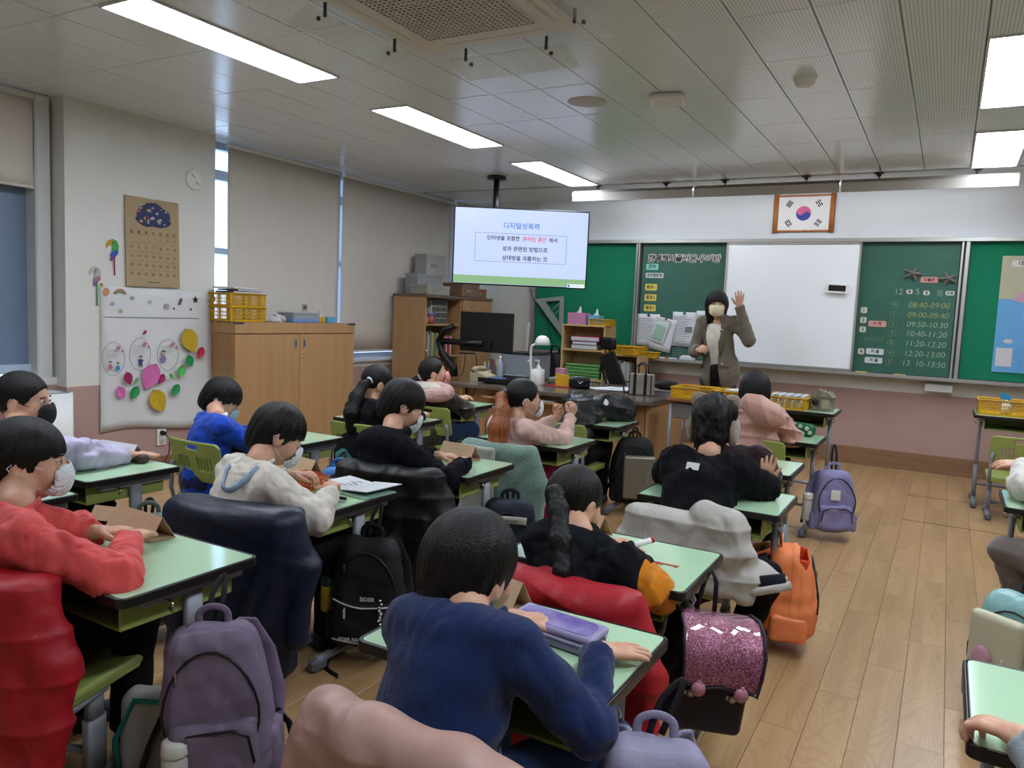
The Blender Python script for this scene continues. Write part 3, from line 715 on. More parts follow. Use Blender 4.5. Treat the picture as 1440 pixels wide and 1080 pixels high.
def person(label, loc, head, yaw=0, pitch=.2, roll=0, s=1.0, pelvis=None, chest=None, shl=None, shr=None,
           arms=((None, None, None), (None, None, None)), top='sweater', tcol=None, leg=None, lcol=None, hair='boy', mask=None, h=.0055,
           legs=None, girth=1.0, sleeve=None, fold=.006, puffy=0, seed=1, shoes=M_shoe, hcurl=(.6, .6), hdir=None, hn=None, hoodie=False, cut=None, group=None, collar=None, topname='sweater', showhands=(1, 1), hz=.94, topdisp=None, bw=.84, armk=.032, hs=1.03, tlow=None, grip=(False, False), hh=.0032, hm=None, thumbflip=(1, 1)):
    """all coordinates relative to loc.  arms: (shoulder, elbow, wrist) of the left (-x) and right (+x) side"""
    t = thing('person', label, 'person', loc, group=group)
    P = Person(); P.t = t; Q = head_axes(yaw, pitch, roll); P.Q = Q; P.head = np.array(head, float); P.s = s
    pelvis = np.array(pelvis, float); chest = np.array(chest, float)
    ar = [[np.array(q, float) for q in a] for a in arms]
    for a in ar: a[0][2] += .02
    m0 = (ar[0][0]+ar[1][0])/2
    for a in ar: a[0] = m0+(a[0]-m0)*bw
    sm_ = (ar[0][0]+ar[1][0])/2; neck = sm_+(np.array(head)-sm_)*.27+np.array([0, 0, .012])
    P.neck = neck
    def torso(p, g):
        d = fcone(p, pelvis, chest, .118*girth*s, .112*girth*s, (0, 1, .15), .82)
        d = smin(d, fcone(p, ar[0][0]*.8+ar[1][0]*.2, ar[1][0]*.8+ar[0][0]*.2, .050*s, .050*s, (0, 1, .1), .9), .06)
        return d-g
    def legsf(p, g):
        d = None
        for hip, knee, ank in legs:
            e = smin(cone(p, hip, knee, .074*s, .056*s), cone(p, knee, ank, .052*s, .036*s), .02); d = e if d is None else smin(d, e, .02)
        return d-g
    parts = []
    s0, s = s, s*hs; P.s = s
    hf = head_f(head, Q, s, neck); hc = np.array(head)
    parts.append(nets(hf, np.minimum(hc-.14*s, neck-.06), np.maximum(hc+.14*s, neck+.06), .0052 if h > .005 else h))
    s = s0
    def bodyf(p):
        d = torso(p, -.024)
        for a in ar: d = smin(d, chain(p, a, [.034*s, .032*s, .022*s], .02), .03)
        d = smin(d, cone(p, chest, neck, .05*s, .034*s), .03)
        if legs: d = smin(d, legsf(p, -.008), .03)
        return d
    al = [pelvis, chest, neck]+[q for a in ar for q in a]+([np.array(q, float) for l in legs for q in l] if legs else [])
    al = np.array(al); parts.append(nets(bodyf, al.min(0)-.17, al.max(0)+.17, .012))
    for i, a in enumerate(ar):
        if not showhands[i]: continue
        d = hdir[i] if hdir and hdir[i] is not None else a[2]-a[1]
        n = hn[i] if hn and hn[i] is not None else (0, 0, 1)
        side = (1 if i == 0 else -1)*thumbflip[i]
        parts.append(hand_mesh(a[2], d, n, side, s*hz, hcurl[i], hh, fore=a[1], grip=grip[i]))
    me = npmesh('body', parts); link('body', me, M_skin, t)
    # clothes
    sl = .012 if sleeve is None else sleeve-.006
    def topf(p):
        d = torso(p, .008)
        lowp = pelvis+np.array([0, -.01, -.03]); d = smin(d, fcone(p, lowp, pelvis, .135*girth*s, .130*girth*s, (0, 1, 0), .85), .03)
        for a in ar:
            e = cone(p, a[0], a[1], .043*s+sl, .036*s+sl); u = vnorm(a[2]-a[1]); cu = a[2]-u*.012
            e = smin(e, cone(p, a[1], cu, .036*s+sl, .024*s+sl*.75), .02)
            e = np.maximum(e, (p-A(*cu))@A(*u)-.004)
            d = smin(d, e, armk)
        fo = fold*wob(p, 38, seed)+fold*.35*(1-2.2*np.abs(wob(p*A(1, 1, .8), 62, seed+7)))
        for a in ar:  # gathered folds at the elbow
            r_ = np.linalg.norm(p-A(*a[1]), axis=1); u = A(*vnorm(a[2]-a[0])); fo = fo+fold*.5*np.exp(-(r_/.07)**2)*np.sin((p@u)*150+2*wob(p, 20, seed+2))
        if puffy: fo = fo+puffy*(np.abs(np.sin((p[:, 2]+.2*p[:, 1])*PI/.075))**.5-.6)
        d = d+fo
        if hoodie:
            hb = sm_+np.array([0, -.055, .03]); d = smin(d, ell(p, hb, (.115*s, .065*s, .055*s), rotm(.5, 0, 0)), .03)
            d = smin(d, np.maximum(np.hypot(np.hypot((p-A(*neck))[:, 0], (p-A(*neck))[:, 1]+.01)-.072*s, (p-A(*neck))[:, 2]-.0)-.022, -1), .02)
        else:
            q = p-A(*neck); rr = np.hypot(q[:, 0], q[:, 1])-.049*s; d = smin(d, np.hypot(rr, q[:, 2]+.004-.25*q[:, 1])-.010, .012)
        d = smax(d, -cone(p, neck-np.array([0, 0, .0]), np.array(head, float), .044*s, .052*s), .006)
        if tlow is not None: d = np.maximum(d, tlow-p[:, 2])
        if topdisp is not None: d = topdisp(p, d)
        return d
    al2 = np.array([pelvis, chest, neck]+[q for a in ar for q in a])
    P.topf = topf; P.tb = (al2.min(0)-.20, al2.max(0)+.14)
    P.top = sdf(topname, topf, P.tb[0], P.tb[1], max(h, .0055), tcol, t)
    if legs:
        def lf(p):
            d = legsf(p, .012); d = smin(d, fcone(p, pelvis+np.array([0, 0, -.02]), pelvis+np.array([0, .03, -.01]), .13*s, .12*s, (0, 0, 1), .7), .04)
            for l in legs: d = np.maximum(d, (A(*l[2])[2]+.02)-p[:, 2])
            return d+.004*wob(p, 40, seed+4)
        al3 = np.array([q for l in legs for q in l]+[pelvis]); sdf('trousers', lf, al3.min(0)-.17, al3.max(0)+.17, .011, lcol, t)
        for l in legs:
            a = np.array(l[2], float); a[2] = max(a[2], .04)
            def sf(p): return np.maximum(smin(ell(p, (a[0], a[1]+.045, .028), (.036, .088, .036)), ell(p, (a[0], a[1]-.0, .05), (.034, .045, .04)), .02), -p[:, 2]+.001)
            sdf('shoe', sf, a-np.array([.08, .10, .08]), a+np.array([.08, .18, .09]), .009, shoes, t)
    s = s*hs
    if hair:
        f = hair_f(head, Q, s, hair, seed); r_ = .14 if hair not in ('long',) else .25
        P.hair = sdf('hair', f, hc-r_*s, hc+.14*s, .0048 if h < .007 else .006, hm or M_hair, t)
    tw = lambda v: np.array(head, float)+Q@np.array(v, np.float32)*s
    P.tw = tw
    if mask is not None:
        P.mask = sdf('face_mask', mask_f(head, Q, s), hc-.13*s, hc+.13*s, .0042, mask, t)
        for sx in (-1, 1):
            q = MB(); q.tube([tw((sx*.058, .062, -.016)), tw((sx*.072, .02, -.006)), tw((sx*.082, -.012, .012)), tw((sx*.0835, -.034, -.012)), tw((sx*.076, -.01, -.044)), tw((sx*.055, .045, -.07))], .0016*s, 5)
            q.build('ear_loop', mask, P.mask)
    for sx in (-1, 1):
        e = MB(); b = MB(); cpt = tw((sx*.031, .0735, .004)); e.lathe([(0, -.009*s), (.006*s, -.006*s), (.0088*s, 0), (.006*s, .006*s), (0, .009*s)], cpt, 10)
        g = tw((sx*.031, .0815, .0035)); b.lathe([(0, -.0042*s), (.004*s, 0), (0, .0042*s)], g, 8)
        e = e.build('eye', M_eye, t); b.build('pupil', M_lip, e); b = MB()
        b.tube([tw((sx*.018, .0835, .021)), tw((sx*.031, .0830, .026)), tw((sx*.046, .072, .021))], .0022*s, 5); b.build('eyebrow', M_lip, t); b = MB()
        b.tube([tw((sx*.0205, .0815, .006)), tw((sx*.031, .0835, .0095)), tw((sx*.043, .0745, .006))], .0013*s, 5); b.build('eyelid', M_lip, e)
    return P
def surf(P, x, z, off=0.0, y0=-.45):
    ys = np.linspace(y0, .1, 500); q = np.stack([np.full(500, x), ys, np.full(500, z)], 1).astype(np.float32); v = P.topf(q); i = np.argmax(v < 0)
    if not (v < 0).any(): return None
    return (x, float(ys[i])-off, z)
def ponytail(P, pts, rs, m=M_hair, tie=None, tiecol=None, name='ponytail', seed=3):
    """points are relative to the person's origin"""
    pts = [np.array(q, float) for q in pts]
    def f(p):
        d = chain(p, pts, rs, .02); a = np.arctan2(p[:, 0]-pts[0][0], p[:, 1]-pts[0][1])
        return d+.0014*np.sin(p[:, 0]*380+2*np.sin(p[:, 2]*12)+2)+.0014*np.sin(p[:, 1]*330+2*np.sin(p[:, 2]*11))+.002*wob(p*A(1, 1, .35), 50, seed)
    B = np.array(pts); r = max(rs)+.02
    o = sdf(name, f, B.min(0)-r, B.max(0)+r, .005, m, P.t)
    if tie is not None:
        q = MB(); a = pts[0]; b = pts[1]; d = Vector(vnorm(b-a)); c = Vector(a)
        t1 = Vector((0, 0, 1)) if abs(d.z) < .9 else Vector((1, 0, 0)); u = d.cross(t1).normalized(); v = d.cross(u)
        q.tube([c+(u*math.cos(k)+v*math.sin(k))*(rs[0]+.003) for k in np.linspace(0, 2*PI, 15)], tie, 6); q.build('hair_tie', tiecol, o)
    return o
# ------------------------------------------------------------------ desks and chairs in their rows
proto_desk = None; first_desk = True
RES = {}
def desk(key, x, y, label, group='school desks', rz=0):
    global proto_desk
    if proto_desk is None: proto_desk = make_desk(label, loc=(x, y, 0)); o = proto_desk; o.rotation_euler = (0, 0, rz)
    else: o = dup(proto_desk, (x, y, 0), rz, label, group)
    RES[key] = (x, y); return o
# x = centre, y = centre.  right edges read off at z = .59
desk('A', -1.64-.285, 1.29, 'green topped school desk where the child in the coral red sweater sits')
desk('B', -.49-.285, 1.445, 'green topped school desk with the lilac pencil case, in front of the blue sweater')
desk('C', -.545-.285, 2.15, 'green topped school desk with small red paper cut-outs lying on it')
desk('E', -.49-.285, 3.16, 'green topped school desk under the elbows of the child with bear earmuffs')
desk('G', -.59-.285, 3.99, 'empty green topped school desk just beyond the child with bear earmuffs')
desk('t', -.63-.285, 5.12, 'green topped school desk with the green floral pencil pouch')
desk('D', -1.81-.285, 2.15, 'green topped school desk with the orange box, open notebook and pens')
desk('F', -1.735-.285, 2.94, 'green topped school desk of the boy in the black hoodie, navy backpack hanging beside')
desk('h', -1.72-.285, 3.88, 'green topped school desk of the girl with the orange ponytail')
desk('b', -1.81-.285, 4.84, 'green topped school desk under the child slumped in the black puffer jacket')
desk('N', -2.66-.285, 1.39, 'corner of a green topped school desk left of the coral red sweater')
desk('L', -2.80-.285, 1.915, 'green topped school desk of the child with the black mask near the poster')
desk('k', -2.80-.285, 2.94, 'green topped school desk of the boy in blue, before the wooden cabinet')
desk('j', -2.81-.285, 3.88, 'green topped school desk of the girl with the long black ponytail')
desk('i', -3.00-.285, 4.87, 'green topped school desk of the child with the pink fur hood')
desk('R', .088+.285, 1.73, 'green topped school desk in the lower right corner with a hand on its edge')
desk('S', .262+.285, 3.96, 'green topped school desk at the right edge with a folded kraft paper tent')
dk = make_desk('taller green topped desk by the front wall with the small toy house on it', h=.70, loc=(-.635-.285, 5.875, 0))
dk2 = dup(dk, (.215+.285, 6.80, 0), 0, 'tall green topped desk at the right by the front wall carrying yellow baskets')

proto_chair = None
def chair(x, y, label, rz=0):
    global proto_chair
    if proto_chair is None: proto_chair = make_chair(label, (x, y, 0), rz); return proto_chair
    return dup(proto_chair, (x, y, 0), rz, label)
chair(-2.02, 1.12, 'lime green school chair under the child in coral red, seat edge showing', rz=.29)
chair(-.72, 1.16, 'lime green school chair covered by the pink puffer coat in the foreground')
chair(-.82, 1.97, 'lime green school chair hidden by the red puffer coat')
chair(-.82, 2.96, 'lime green school chair under the cream puffer coat')
chair(-.87, 3.80, 'lime green school chair with its back right behind the child with earmuffs', rz=-.1)
chair(-.97, 4.94, 'lime green school chair holding the child in the pink puffer coat')
chair(-2.14, 1.95, 'lime green school chair with the long navy coat over its back', rz=.22)
chair(-2.13, 2.79, 'lime green school chair under the long black coat', rz=.18)
chair(-2.06, 3.70, 'lime green school chair covered by the mint fleece coat')
chair(-2.14, 4.66, 'lime green school chair of the slumped child in black')
chair(-3.16, 1.74, 'lime green school chair of the child with the black mask')
chair(-3.20, 2.70, 'lime green school chair behind the boy in the blue sweatshirt')
chair(-3.05, 3.70, 'lime green school chair behind the girl with the long black ponytail')
chair(-3.21, 4.69, 'lime green school chair behind the child with the pink fur hood')
chair(.50, 6.42, 'lime green school chair standing empty at the front right wall', 0)
chair(.56, 3.52, 'lime green school chair at the right edge of the room')

# ------------------------------------------------------------------ people
def seat_legs(x, y, hipz=.40, ky=.30, sp=.09, az=.06, ky2=None):
    return [((s*sp+x, y, hipz), (s*(sp+.02)+x, y+ky, hipz+.02), (s*(sp+.02)+x, y+(ky2 or ky)-.02, az)) for s in (-1, 1)]
M_dark = cloth('black_trousers', '#0a0a0c', sheen=0); M_jean = cloth('blue_jeans', '#1b3355', bscale=500)
M_coral = cloth('coral_red_sweater_knit', '#cf4f4e'); M_navy = mat('navy_blue_rib_knit', '#15264f', rough=.95, var=.1, vscale=10, bump=.3, bscale=60, bstretch=(4, 4, .3), sheen=.2, spec=.2)
M_cream = cloth('cream_sweatshirt', '#d3ccc1'); M_lav = cloth('lavender_sweatshirt', '#b9b2cb'); M_blue = cloth('royal_blue_sweatshirt', '#1540a8')
M_blk = cloth('black_sweatshirt_fabric', '#080a0e', sheen=0); M_pale = cloth('pale_pink_sweatshirt', '#d0ada2'); M_puffb = mat('black_puffer_nylon', '#08090c', rough=.5, bump=.1, bscale=60)
M_puffp = mat('dusty_pink_puffer_nylon', '#b88d7f', rough=.5, bump=.12, bscale=50, sheen=.1)
M_orange = cloth('orange_sleeve_fleece', '#c67a17'); M_vest = cloth('charcoal_vest', '#12151b', sheen=0); M_olive = cloth('olive_parka', '#3d382e'); M_furp = mat('pink_fake_fur', '#c79a94', rough=1, bump=.9, bscale=220, sheen=.5)
M_blouse = cloth('white_undershirt', '#b9b6ae')

# B navy blue sweater child, foreground centre
B = person('child in a navy blue knit sweater seen from behind, hands on the pencil case desk', (-.75, 1.16, 0), (-.068, .15, .778), hs=1.10, yaw=-.15, pitch=.22, roll=.05,
  pelvis=(-.02, -.06, .42), chest=(-.025, .02, .60), arms=(((-.155, .035, .665), (-.15, .17, .56), (-.035, .290, .632)), ((.125, .045, .67), (.235, .10, .545), (.180, .262, .622))),
  tcol=M_navy, legs=[((-.09, 0, .40), (-.11, .32, .40), (-.12, .30, .06)), ((.09, 0, .40), (.20, .28, .41), (.22, .26, .06))], lcol=M_jean, hair='boy', h=.0055, fold=.005, girth=1.06, hcurl=(.45, .12),
  hdir=((.9, .5, -.10), (.75, .85, -.10)), hn=((0, -.1, 1), (0, 0, 1)), seed=5, hh=.003)
# nape hair, falling in loose strands to the collar
ponytail(B, [B.tw((0, -.042, -.03)), B.tw((.0, -.048, -.08)), B.tw((.0, -.050, -.125))], [.072, .062, .040], name='nape_hair')

# A coral red sweater child at the left edge
Ap = person('child in a coral red sweater and white mask at the left edge', (-2.05, 1.02, 0), (-.145, .15, .842), yaw=-.62, pitch=.12,
  pelvis=(-.03, -.04, .42), chest=(.0, .02, .62), arms=(((-.14, .08, .67), (-.10, .26, .62), (-.02, .27, .630)), ((.14, -.02, .68), (.31, .12, .60), (.13, .27, .635))),
  tcol=M_coral, legs=seat_legs(0, 0), lcol=M_dark, hair='boy', mask=M_mask, fold=.008, girth=1.05, hdir=((.7, .8, 0), (-.5, .85, 0)), hcurl=(.3, .3), seed=6, sleeve=.024)
# C ponytail girl with orange sleeves
vest_cut = lambda p, d: np.maximum(d, 0*d-1)
Cc = person('girl with a black ponytail, charcoal shoulders and orange sleeves, holding a marker', (-.85, 1.87, 0), (-.087, .21, .745), yaw=-.30, pitch=.38, s=.96,
  pelvis=(-.02, -.04, .40), chest=(-.01, .05, .55), arms=(((-.15, .09, .625), (-.16, .25, .55), (.0, .27, .618)), ((.135, .07, .625), (.22, .10, .56), (.125, .15, .63))),
  tcol=M_orange, legs=seat_legs(0, 0), lcol=M_dark, hair='tied', fold=.008, hcurl=(.5, 1.2), grip=(False, True), seed=8, hdir=((.6, .8, 0), (-.25, .9, .1)), sleeve=.022, topname='orange_jacket')
def yoke(p):
    d = Cc.topf(p)-.006; q = p-A(-.01, .06, .60); return smax(d, rbox(p, (-.01, .06, .640), (.20, .17, .085), .03), .01)
sdf('charcoal_yoke', yoke, Cc.tb[0], Cc.tb[1], .006, M_vest, Cc.t)
ponytail(Cc, [(-.105, .115, .785), (-.085, .065, .80), (-.05, .02, .765), (-.01, -.045, .70), (.02, -.085, .63), (.03, -.10, .575)], [.015, .022, .027, .028, .022, .008], tie=.005, tiecol=mat('light_blue_elastic', '#7fb0c8', rough=.6))
# D cream hoodie boy
D_ = person('boy in a cream sweatshirt with pale blue hood trim, writing at his desk', (-2.11, 1.87, 0), (-.04, .18, .813), yaw=-.55, pitch=.55, s=1.0,
  pelvis=(-.02, -.06, .42), chest=(-.01, .0, .60), arms=(((-.15, .05, .665), (-.12, .22, .60), (-.03, .25, .645)), ((.13, -.01, .665), (.27, .06, .565), (.205, .20, .635))),
  tcol=M_cream, legs=[((-.09, 0, .40), (-.11, .30, .42), (-.12, .28, .06)), ((.09, 0, .40), (.15, .28, .40), (.16, .24, .06))], lcol=M_dark, hair='boy', mask=M_mask, fold=.008, hcurl=(1.1, 1.1), hdir=((.8, .5, .1), (-.6, .7, .1)), seed=9, girth=1.05, sleeve=.024)
q = MB(); pts = [surf(D_, -.06+.15*k, .728+.012*k-.075*math.sin(PI*k)**.9, .003) for k in np.linspace(0, 1, 15)]; pts = [x_ for x_ in pts if x_ is not None and x_[1] < .03]
q.tube(pts, .011, 8, flat=.45, up=(0, 1, .3)); q.build('hood_trim', cloth('pale_blue_trim', '#93abc4'), D_.t)
# F black hoodie boy
F_ = person('boy in a black hoodie with a white mask bent over his desk', (-2.12, 2.66, 0), (-.065, .19, .853), yaw=-.62, pitch=.50, s=1.03,
  pelvis=(.0, -.06, .42), chest=(-.02, .0, .60), arms=(((-.15, .06, .67), (-.08, .24, .60), (.10, .25, .625)), ((.12, -.02, .67), (.30, .03, .575), (.29, .19, .628))),
  tcol=cloth('black_hoodie', '#090b12', sheen=0), legs=seat_legs(0, 0), lcol=M_dark, hair='boy', mask=M_mask, hoodie=True, fold=.008, girth=1.05, hcurl=(.5, .9), hdir=((.8, .5, 0), (-.6, .6, 0)), seed=11, sleeve=.024)
# E earmuffs child
E_ = person('child in a black sweatshirt leaning on the desk, wearing beige bear earmuffs', (-.80, 2.90, 0), (-.035, .35, .868), yaw=.05, pitch=.35, s=1.02,
  bw=1.0, armk=.075, pelvis=(.0, -.02, .41), chest=(-.02, .12, .60), arms=(((-.15, .20, .685), (-.215, .33, .635), (-.05, .45, .63)), ((.12, .20, .685), (.19, .31, .63), (.08, .45, .63))),
  tcol=M_blk, legs=[((-.07, .0, .40), (-.09, .30, .42), (-.1, .28, .06)), ((.11, .0, .40), (.28, .0, .36), (.20, -.06, .06))], lcol=M_dark, hair='curly', fold=.008, seed=13, h=.006, sleeve=.034, girth=1.22, shoes=mat('grey_green_trainer', '#3d4542', rough=.7))
_p = surf(E_, -.03, .735, .001); o_ = box('neck_label', (0, 0, 0), (.05, .003, .03), mat('white_woven_label', '#c9c9c6', rough=.7), E_.t); o_.location = _p; o_.rotation_euler = (-.6, 0, 0)
M_muff = mat('beige_teddy_fur', '#94836c', rough=1, bump=.9, bscale=260, sheen=.5)
em = thing('earmuffs', 'beige plush bear earmuffs with two round ears worn on curly hair', 'earmuffs', (-.80, 2.90, 0))
for s_ in (-1, 1): sdf('ear_pad', lambda p, s_=s_: ell(((p-A(*E_.head))@E_.Q)/1.02, (s_*.083, -.006, -.024), (.026, .052, .062))+.0015*wob(p, 160), E_.head-.14, E_.head+.13, .0048, M_muff, em)
def mband(p):
    q = ((p-A(*E_.head))@E_.Q)/1.02; r_ = np.abs(np.hypot(q[:, 0]/.094, (q[:, 2]+.0)/.108)-1)*.1; d = np.maximum(np.maximum(r_-.007, np.abs(q[:, 1]+.006)-.016), -q[:, 2]-.02); return d
sdf('headband', mband, E_.head-.14, E_.head+.16, .0048, M_muff, em)
for s_ in (-1, 1): sdf('bear_ear', lambda p, s_=s_: np.minimum(ell(p, E_.head+np.array([s_*.068, -.0, .098]), (.040, .018, .037)), 9)+.0015*wob(p, 160), E_.head+np.array([s_*.068-.06, -.05, .03]), E_.head+np.array([s_*.068+.06, .05, .16]), .0048, M_muff, em)
# G child hidden beyond the earmuffs
G_ = person('child mostly hidden behind the earmuffs, one bare hand gripping the green chair', (-.84, 3.73, 0), (-.15, .06, .70), yaw=.3, pitch=.6, s=.95,
  pelvis=(.0, -.02, .42), chest=(-.01, .0, .56), arms=(((.12, .06, .64), (.17, .0, .58), (.18, -.18, .60)), ((-.13, .05, .64), (-.18, -.08, .56), (-.10, -.2, .50))),
  tcol=cloth('dark_plaid_shirt', '#241318', bscale=80), legs=seat_legs(0, 0), lcol=M_dark, hair='boy', seed=15, h=.0065, hdir=((.05, -.10, .99), None), hn=((0, -1, 0), None), hcurl=(.2, .4), hh=.0035)
# t pink puffer coat child
T_ = person('child in a dusty pink puffer coat with a big hood on the back, black hair', (-.99, 4.82, 0), (-.03, .08, .888), yaw=.15, pitch=.2,
  pelvis=(.0, -.04, .42), chest=(.0, .0, .64), arms=(((-.14, .03, .72), (-.2, .16, .6), (-.06, .34, .62)), ((.14, .03, .72), (.20, .16, .60), (.06, .34, .62))),
  tcol=M_puffp, legs=seat_legs(0, 0), lcol=M_dark, hair='bob', puffy=.018, sleeve=.034, girth=1.22, seed=17, h=.0065, topname='puffer_coat', tlow=.22)
def hood(p):
    d = ell(p, (.065, -.135, .785), (.145, .075, .085), rotm(.35, .45, 0)); d = d+.006*(np.abs(np.sin((p[:, 0]*.8+p[:, 2]*.35)*PI/.07))**.6-.6)+.004*wob(p, 40, 3); return d
sdf('hood', hood, (-.15, -.30, .6), (.32, .02, .95), .0065, M_puffp, T_.t)
# h orange ponytail girl
Hh = person('girl in a pale pink sweatshirt with a long orange dyed ponytail, fists raised together', (-2.05, 3.62, 0), (.015, .13, .823), yaw=-.75, pitch=.05, s=1.0,
  pelvis=(.0, -.05, .42), chest=(.0, .03, .58), arms=(((-.14, .07, .655), (.02, .30, .62), (.12, .34, .70)), ((.14, .0, .655), (.235, .20, .61), (.215, .33, .72))),
  tcol=M_pale, legs=seat_legs(0, 0), lcol=cloth('magenta_trousers', '#8f1740'), hair='tied', mask=M_mask, fold=.008, seed=19, hcurl=(1.3, 1.4), hdir=((.3, .0, .6), (.15, .2, .8)), hn=((.6, 1, .2), (.9, -.2, .2)), h=.006, sleeve=.02, tlow=.30)
ponytail(Hh, [Hh.tw((0, -.098, .035)), Hh.tw((0, -.125, .0)), np.array((-.02, -.045, .76)), np.array((-.005, -.10, .68)), np.array((.0, -.12, .60)), np.array((.0, -.12, .53))], [.018, .034, .045, .055, .045, .02], m=M_hair2, tie=.005, tiecol=mat('blue_bead_tie', '#5f7fb8', rough=.4))
# b slumped child in black puffer
Bb = person('child slumped face down on the desk in a black puffer jacket', (-2.12, 4.58, 0), (.168, .44, .635), yaw=-1.0, pitch=1.25, s=1.0,
  pelvis=(-.02, -.05, .42), chest=(.0, .18, .62), arms=(((-.14, .27, .68), (-.16, .42, .63), (.02, .50, .63)), ((.14, .26, .68), (.22, .40, .63), (.06, .52, .63))),
  tcol=M_puffb, legs=seat_legs(0, 0), lcol=M_dark, hair='boy', puffy=.010, sleeve=.04, girth=1.25, seed=21, h=.0065, showhands=(0, 0), topname='puffer_jacket', tlow=.22)
MB().prism([(x*.022, y*.03) for x, y in [(-.8, -.4), (-.5, .3), (-.1, .9), (.3, .8), (.8, .2), (.7, -.5), (.1, -.8)]], 0, .002).build('chest_emblem', mat('white_print', '#cfcfcf', rough=.6), Bb.top, (.185, .13, .735), (R(55), 0, R(35)))
# L child with the black mask
L_ = person('child in a lavender sweatshirt and black mask reaching across the desk by the poster', (-3.20, 1.62, 0), (-.10, .13, .855), yaw=-.85, pitch=.10, s=1.03,
  pelvis=(.0, -.04, .42), chest=(.02, .0, .60), arms=(((-.14, .10, .67), (-.10, .25, .60), (.0, .38, .62)), ((.15, -.02, .68), (.19, .20, .655), (.19, .40, .625))),
  tcol=M_lav, legs=[((-.09, 0, .40), (-.11, .30, .42), (-.12, .28, .06)), ((.09, 0, .40), (.17, .28, .40), (.2, .24, .06))], lcol=M_dark, hair='tied', mask=M_maskb, fold=.010, seed=23, hcurl=(.2, .12), hdir=(None, (.35, .9, -.05)), sleeve=.03, tlow=.26)
ponytail(L_, [L_.tw((0, -.10, .05)), L_.tw((0, -.14, .03)), L_.tw((0, -.14, -.04))], [.02, .035, .02], tie=.008, tiecol=mat('teal_scrunchie', '#5fa9b5', rough=.8))
# k blue boy
K_ = person('boy in a royal blue sweatshirt with a white shoulder stripe, head bowed', (-3.25, 2.66, 0), (-.135, .16, .768), yaw=-.75, pitch=.62, s=1.0,
  pelvis=(.0, -.05, .40), chest=(-.04, .0, .56), arms=(((-.16, .08, .635), (-.14, .25, .56), (.05, .36, .60)), ((.09, -.03, .635), (.19, .15, .54), (.22, .30, .55))),
  tcol=M_blue, legs=seat_legs(0, 0), lcol=cloth('dark_blue_trousers', '#16204a'), hair='boy', mask=mat('light_blue_mask', '#9db4c4', rough=.8), fold=.006, seed=25, h=.006, sleeve=.024, tlow=.3)
def stripe(p):
    d = K_.topf(p)-.0035; a = K_.neck; q = p-A(*a); u = vnorm([.13, -.01, -.03]); v = vnorm([.6, .8, -.55])
    # band from the neck over the right shoulder, down the sleeve
    s0 = (.09, -.03, .635); band = chain(p, [(K_.neck[0]+.03, K_.neck[1]+.02, K_.neck[2]), (.07, .02, .68), (.155, .075, .615), (.21, .16, .57), (.23, .27, .57)], [.024, .022, .020, .020, .018], .01)
    return np.maximum(d, band)
sdf('white_stripe', stripe, K_.tb[0], K_.tb[1], .0045, cloth('white_stripe_cloth', '#c9c8c2'), K_.t)
# j long black ponytail girl
J_ = person('girl in black with a long black ponytail and white hair tie', (-3.06, 3.60, 0), (-.02, .15, .82), yaw=-.5, pitch=.35, s=1.02,
  pelvis=(.0, -.05, .42), chest=(.02, .0, .60), arms=(((-.14, .05, .66), (-.12, .25, .60), (.02, .36, .62)), ((.15, .0, .66), (.24, .18, .60), (.18, .34, .62))),
  tcol=M_blk, legs=seat_legs(0, 0), lcol=cloth('teal_skirt', '#2a6a68'), hair='tied', fold=.006, seed=27, h=.0065, hm=M_hair)
ponytail(J_, [(.0, .05, .85), (-.01, -.0, .82), (-.01, -.06, .75), (.0, -.11, .66), (.01, -.12, .57)], [.016, .030, .040, .045, .030], tie=.006, tiecol=mat('white_elastic', '#d8d8d8', rough=.6))
# i pink fur hood child
I_ = person('child in an olive parka with a pink fur hood and pink mask, head turned right', (-3.29, 4.60, 0), (-.037, .10, .825), yaw=-.85, pitch=-.15, s=1.0,
  pelvis=(.0, -.04, .42), chest=(.0, .0, .60), arms=(((-.14, .06, .66), (-.12, .25, .58), (.02, .36, .62)), ((.15, .0, .66), (.23, .16, .56), (.20, .30, .56))),
  tcol=M_olive, legs=[((-.09, 0, .40), (-.11, .30, .42), (-.12, .28, .06)), ((.09, 0, .40), (.20, .27, .40), (.2, .24, .06))], lcol=M_jean, hair='tied', mask=M_maskp, fold=.006, seed=29, h=.0065, sleeve=.03, girth=1.15, tlow=.24, topname='parka')
def fur(p):
    a = np.linspace(.15, 2*PI-.15, 12); pts = [(.03+.165*math.cos(t-PI/2), -.06+.10*math.sin(t-PI/2)*.9, .70-.045*math.sin(t-PI/2)*0-.02*math.cos(t)) for t in a]
    return chain(p, pts, [.045]*12, .02)+.004*wob(p, 120, 2)+.003*wob(p, 230, 5)
sdf('fur_hood_trim', fur, (-.25, -.28, .58), (.30, .14, .82), .006, M_furp, I_.t)
sdf('white_lining', lambda p: ell(p, (.02, -.04, .725), (.12, .085, .04))+.003*wob(p, 110, 2), (-.15, -.2, .64), (.2, .1, .80), .006, mat('white_fleece_lining', '#b9b3a6', rough=1, bump=.5, bscale=200), I_.t)
ponytail(I_, [I_.tw((0, -.098, -.02)), I_.tw((-.02, -.13, -.04)), I_.tw((-.03, -.17, -.08))], [.018, .030, .015], tie=.008, tiecol=mat('grey_bow', '#a7a39c', rough=.7))
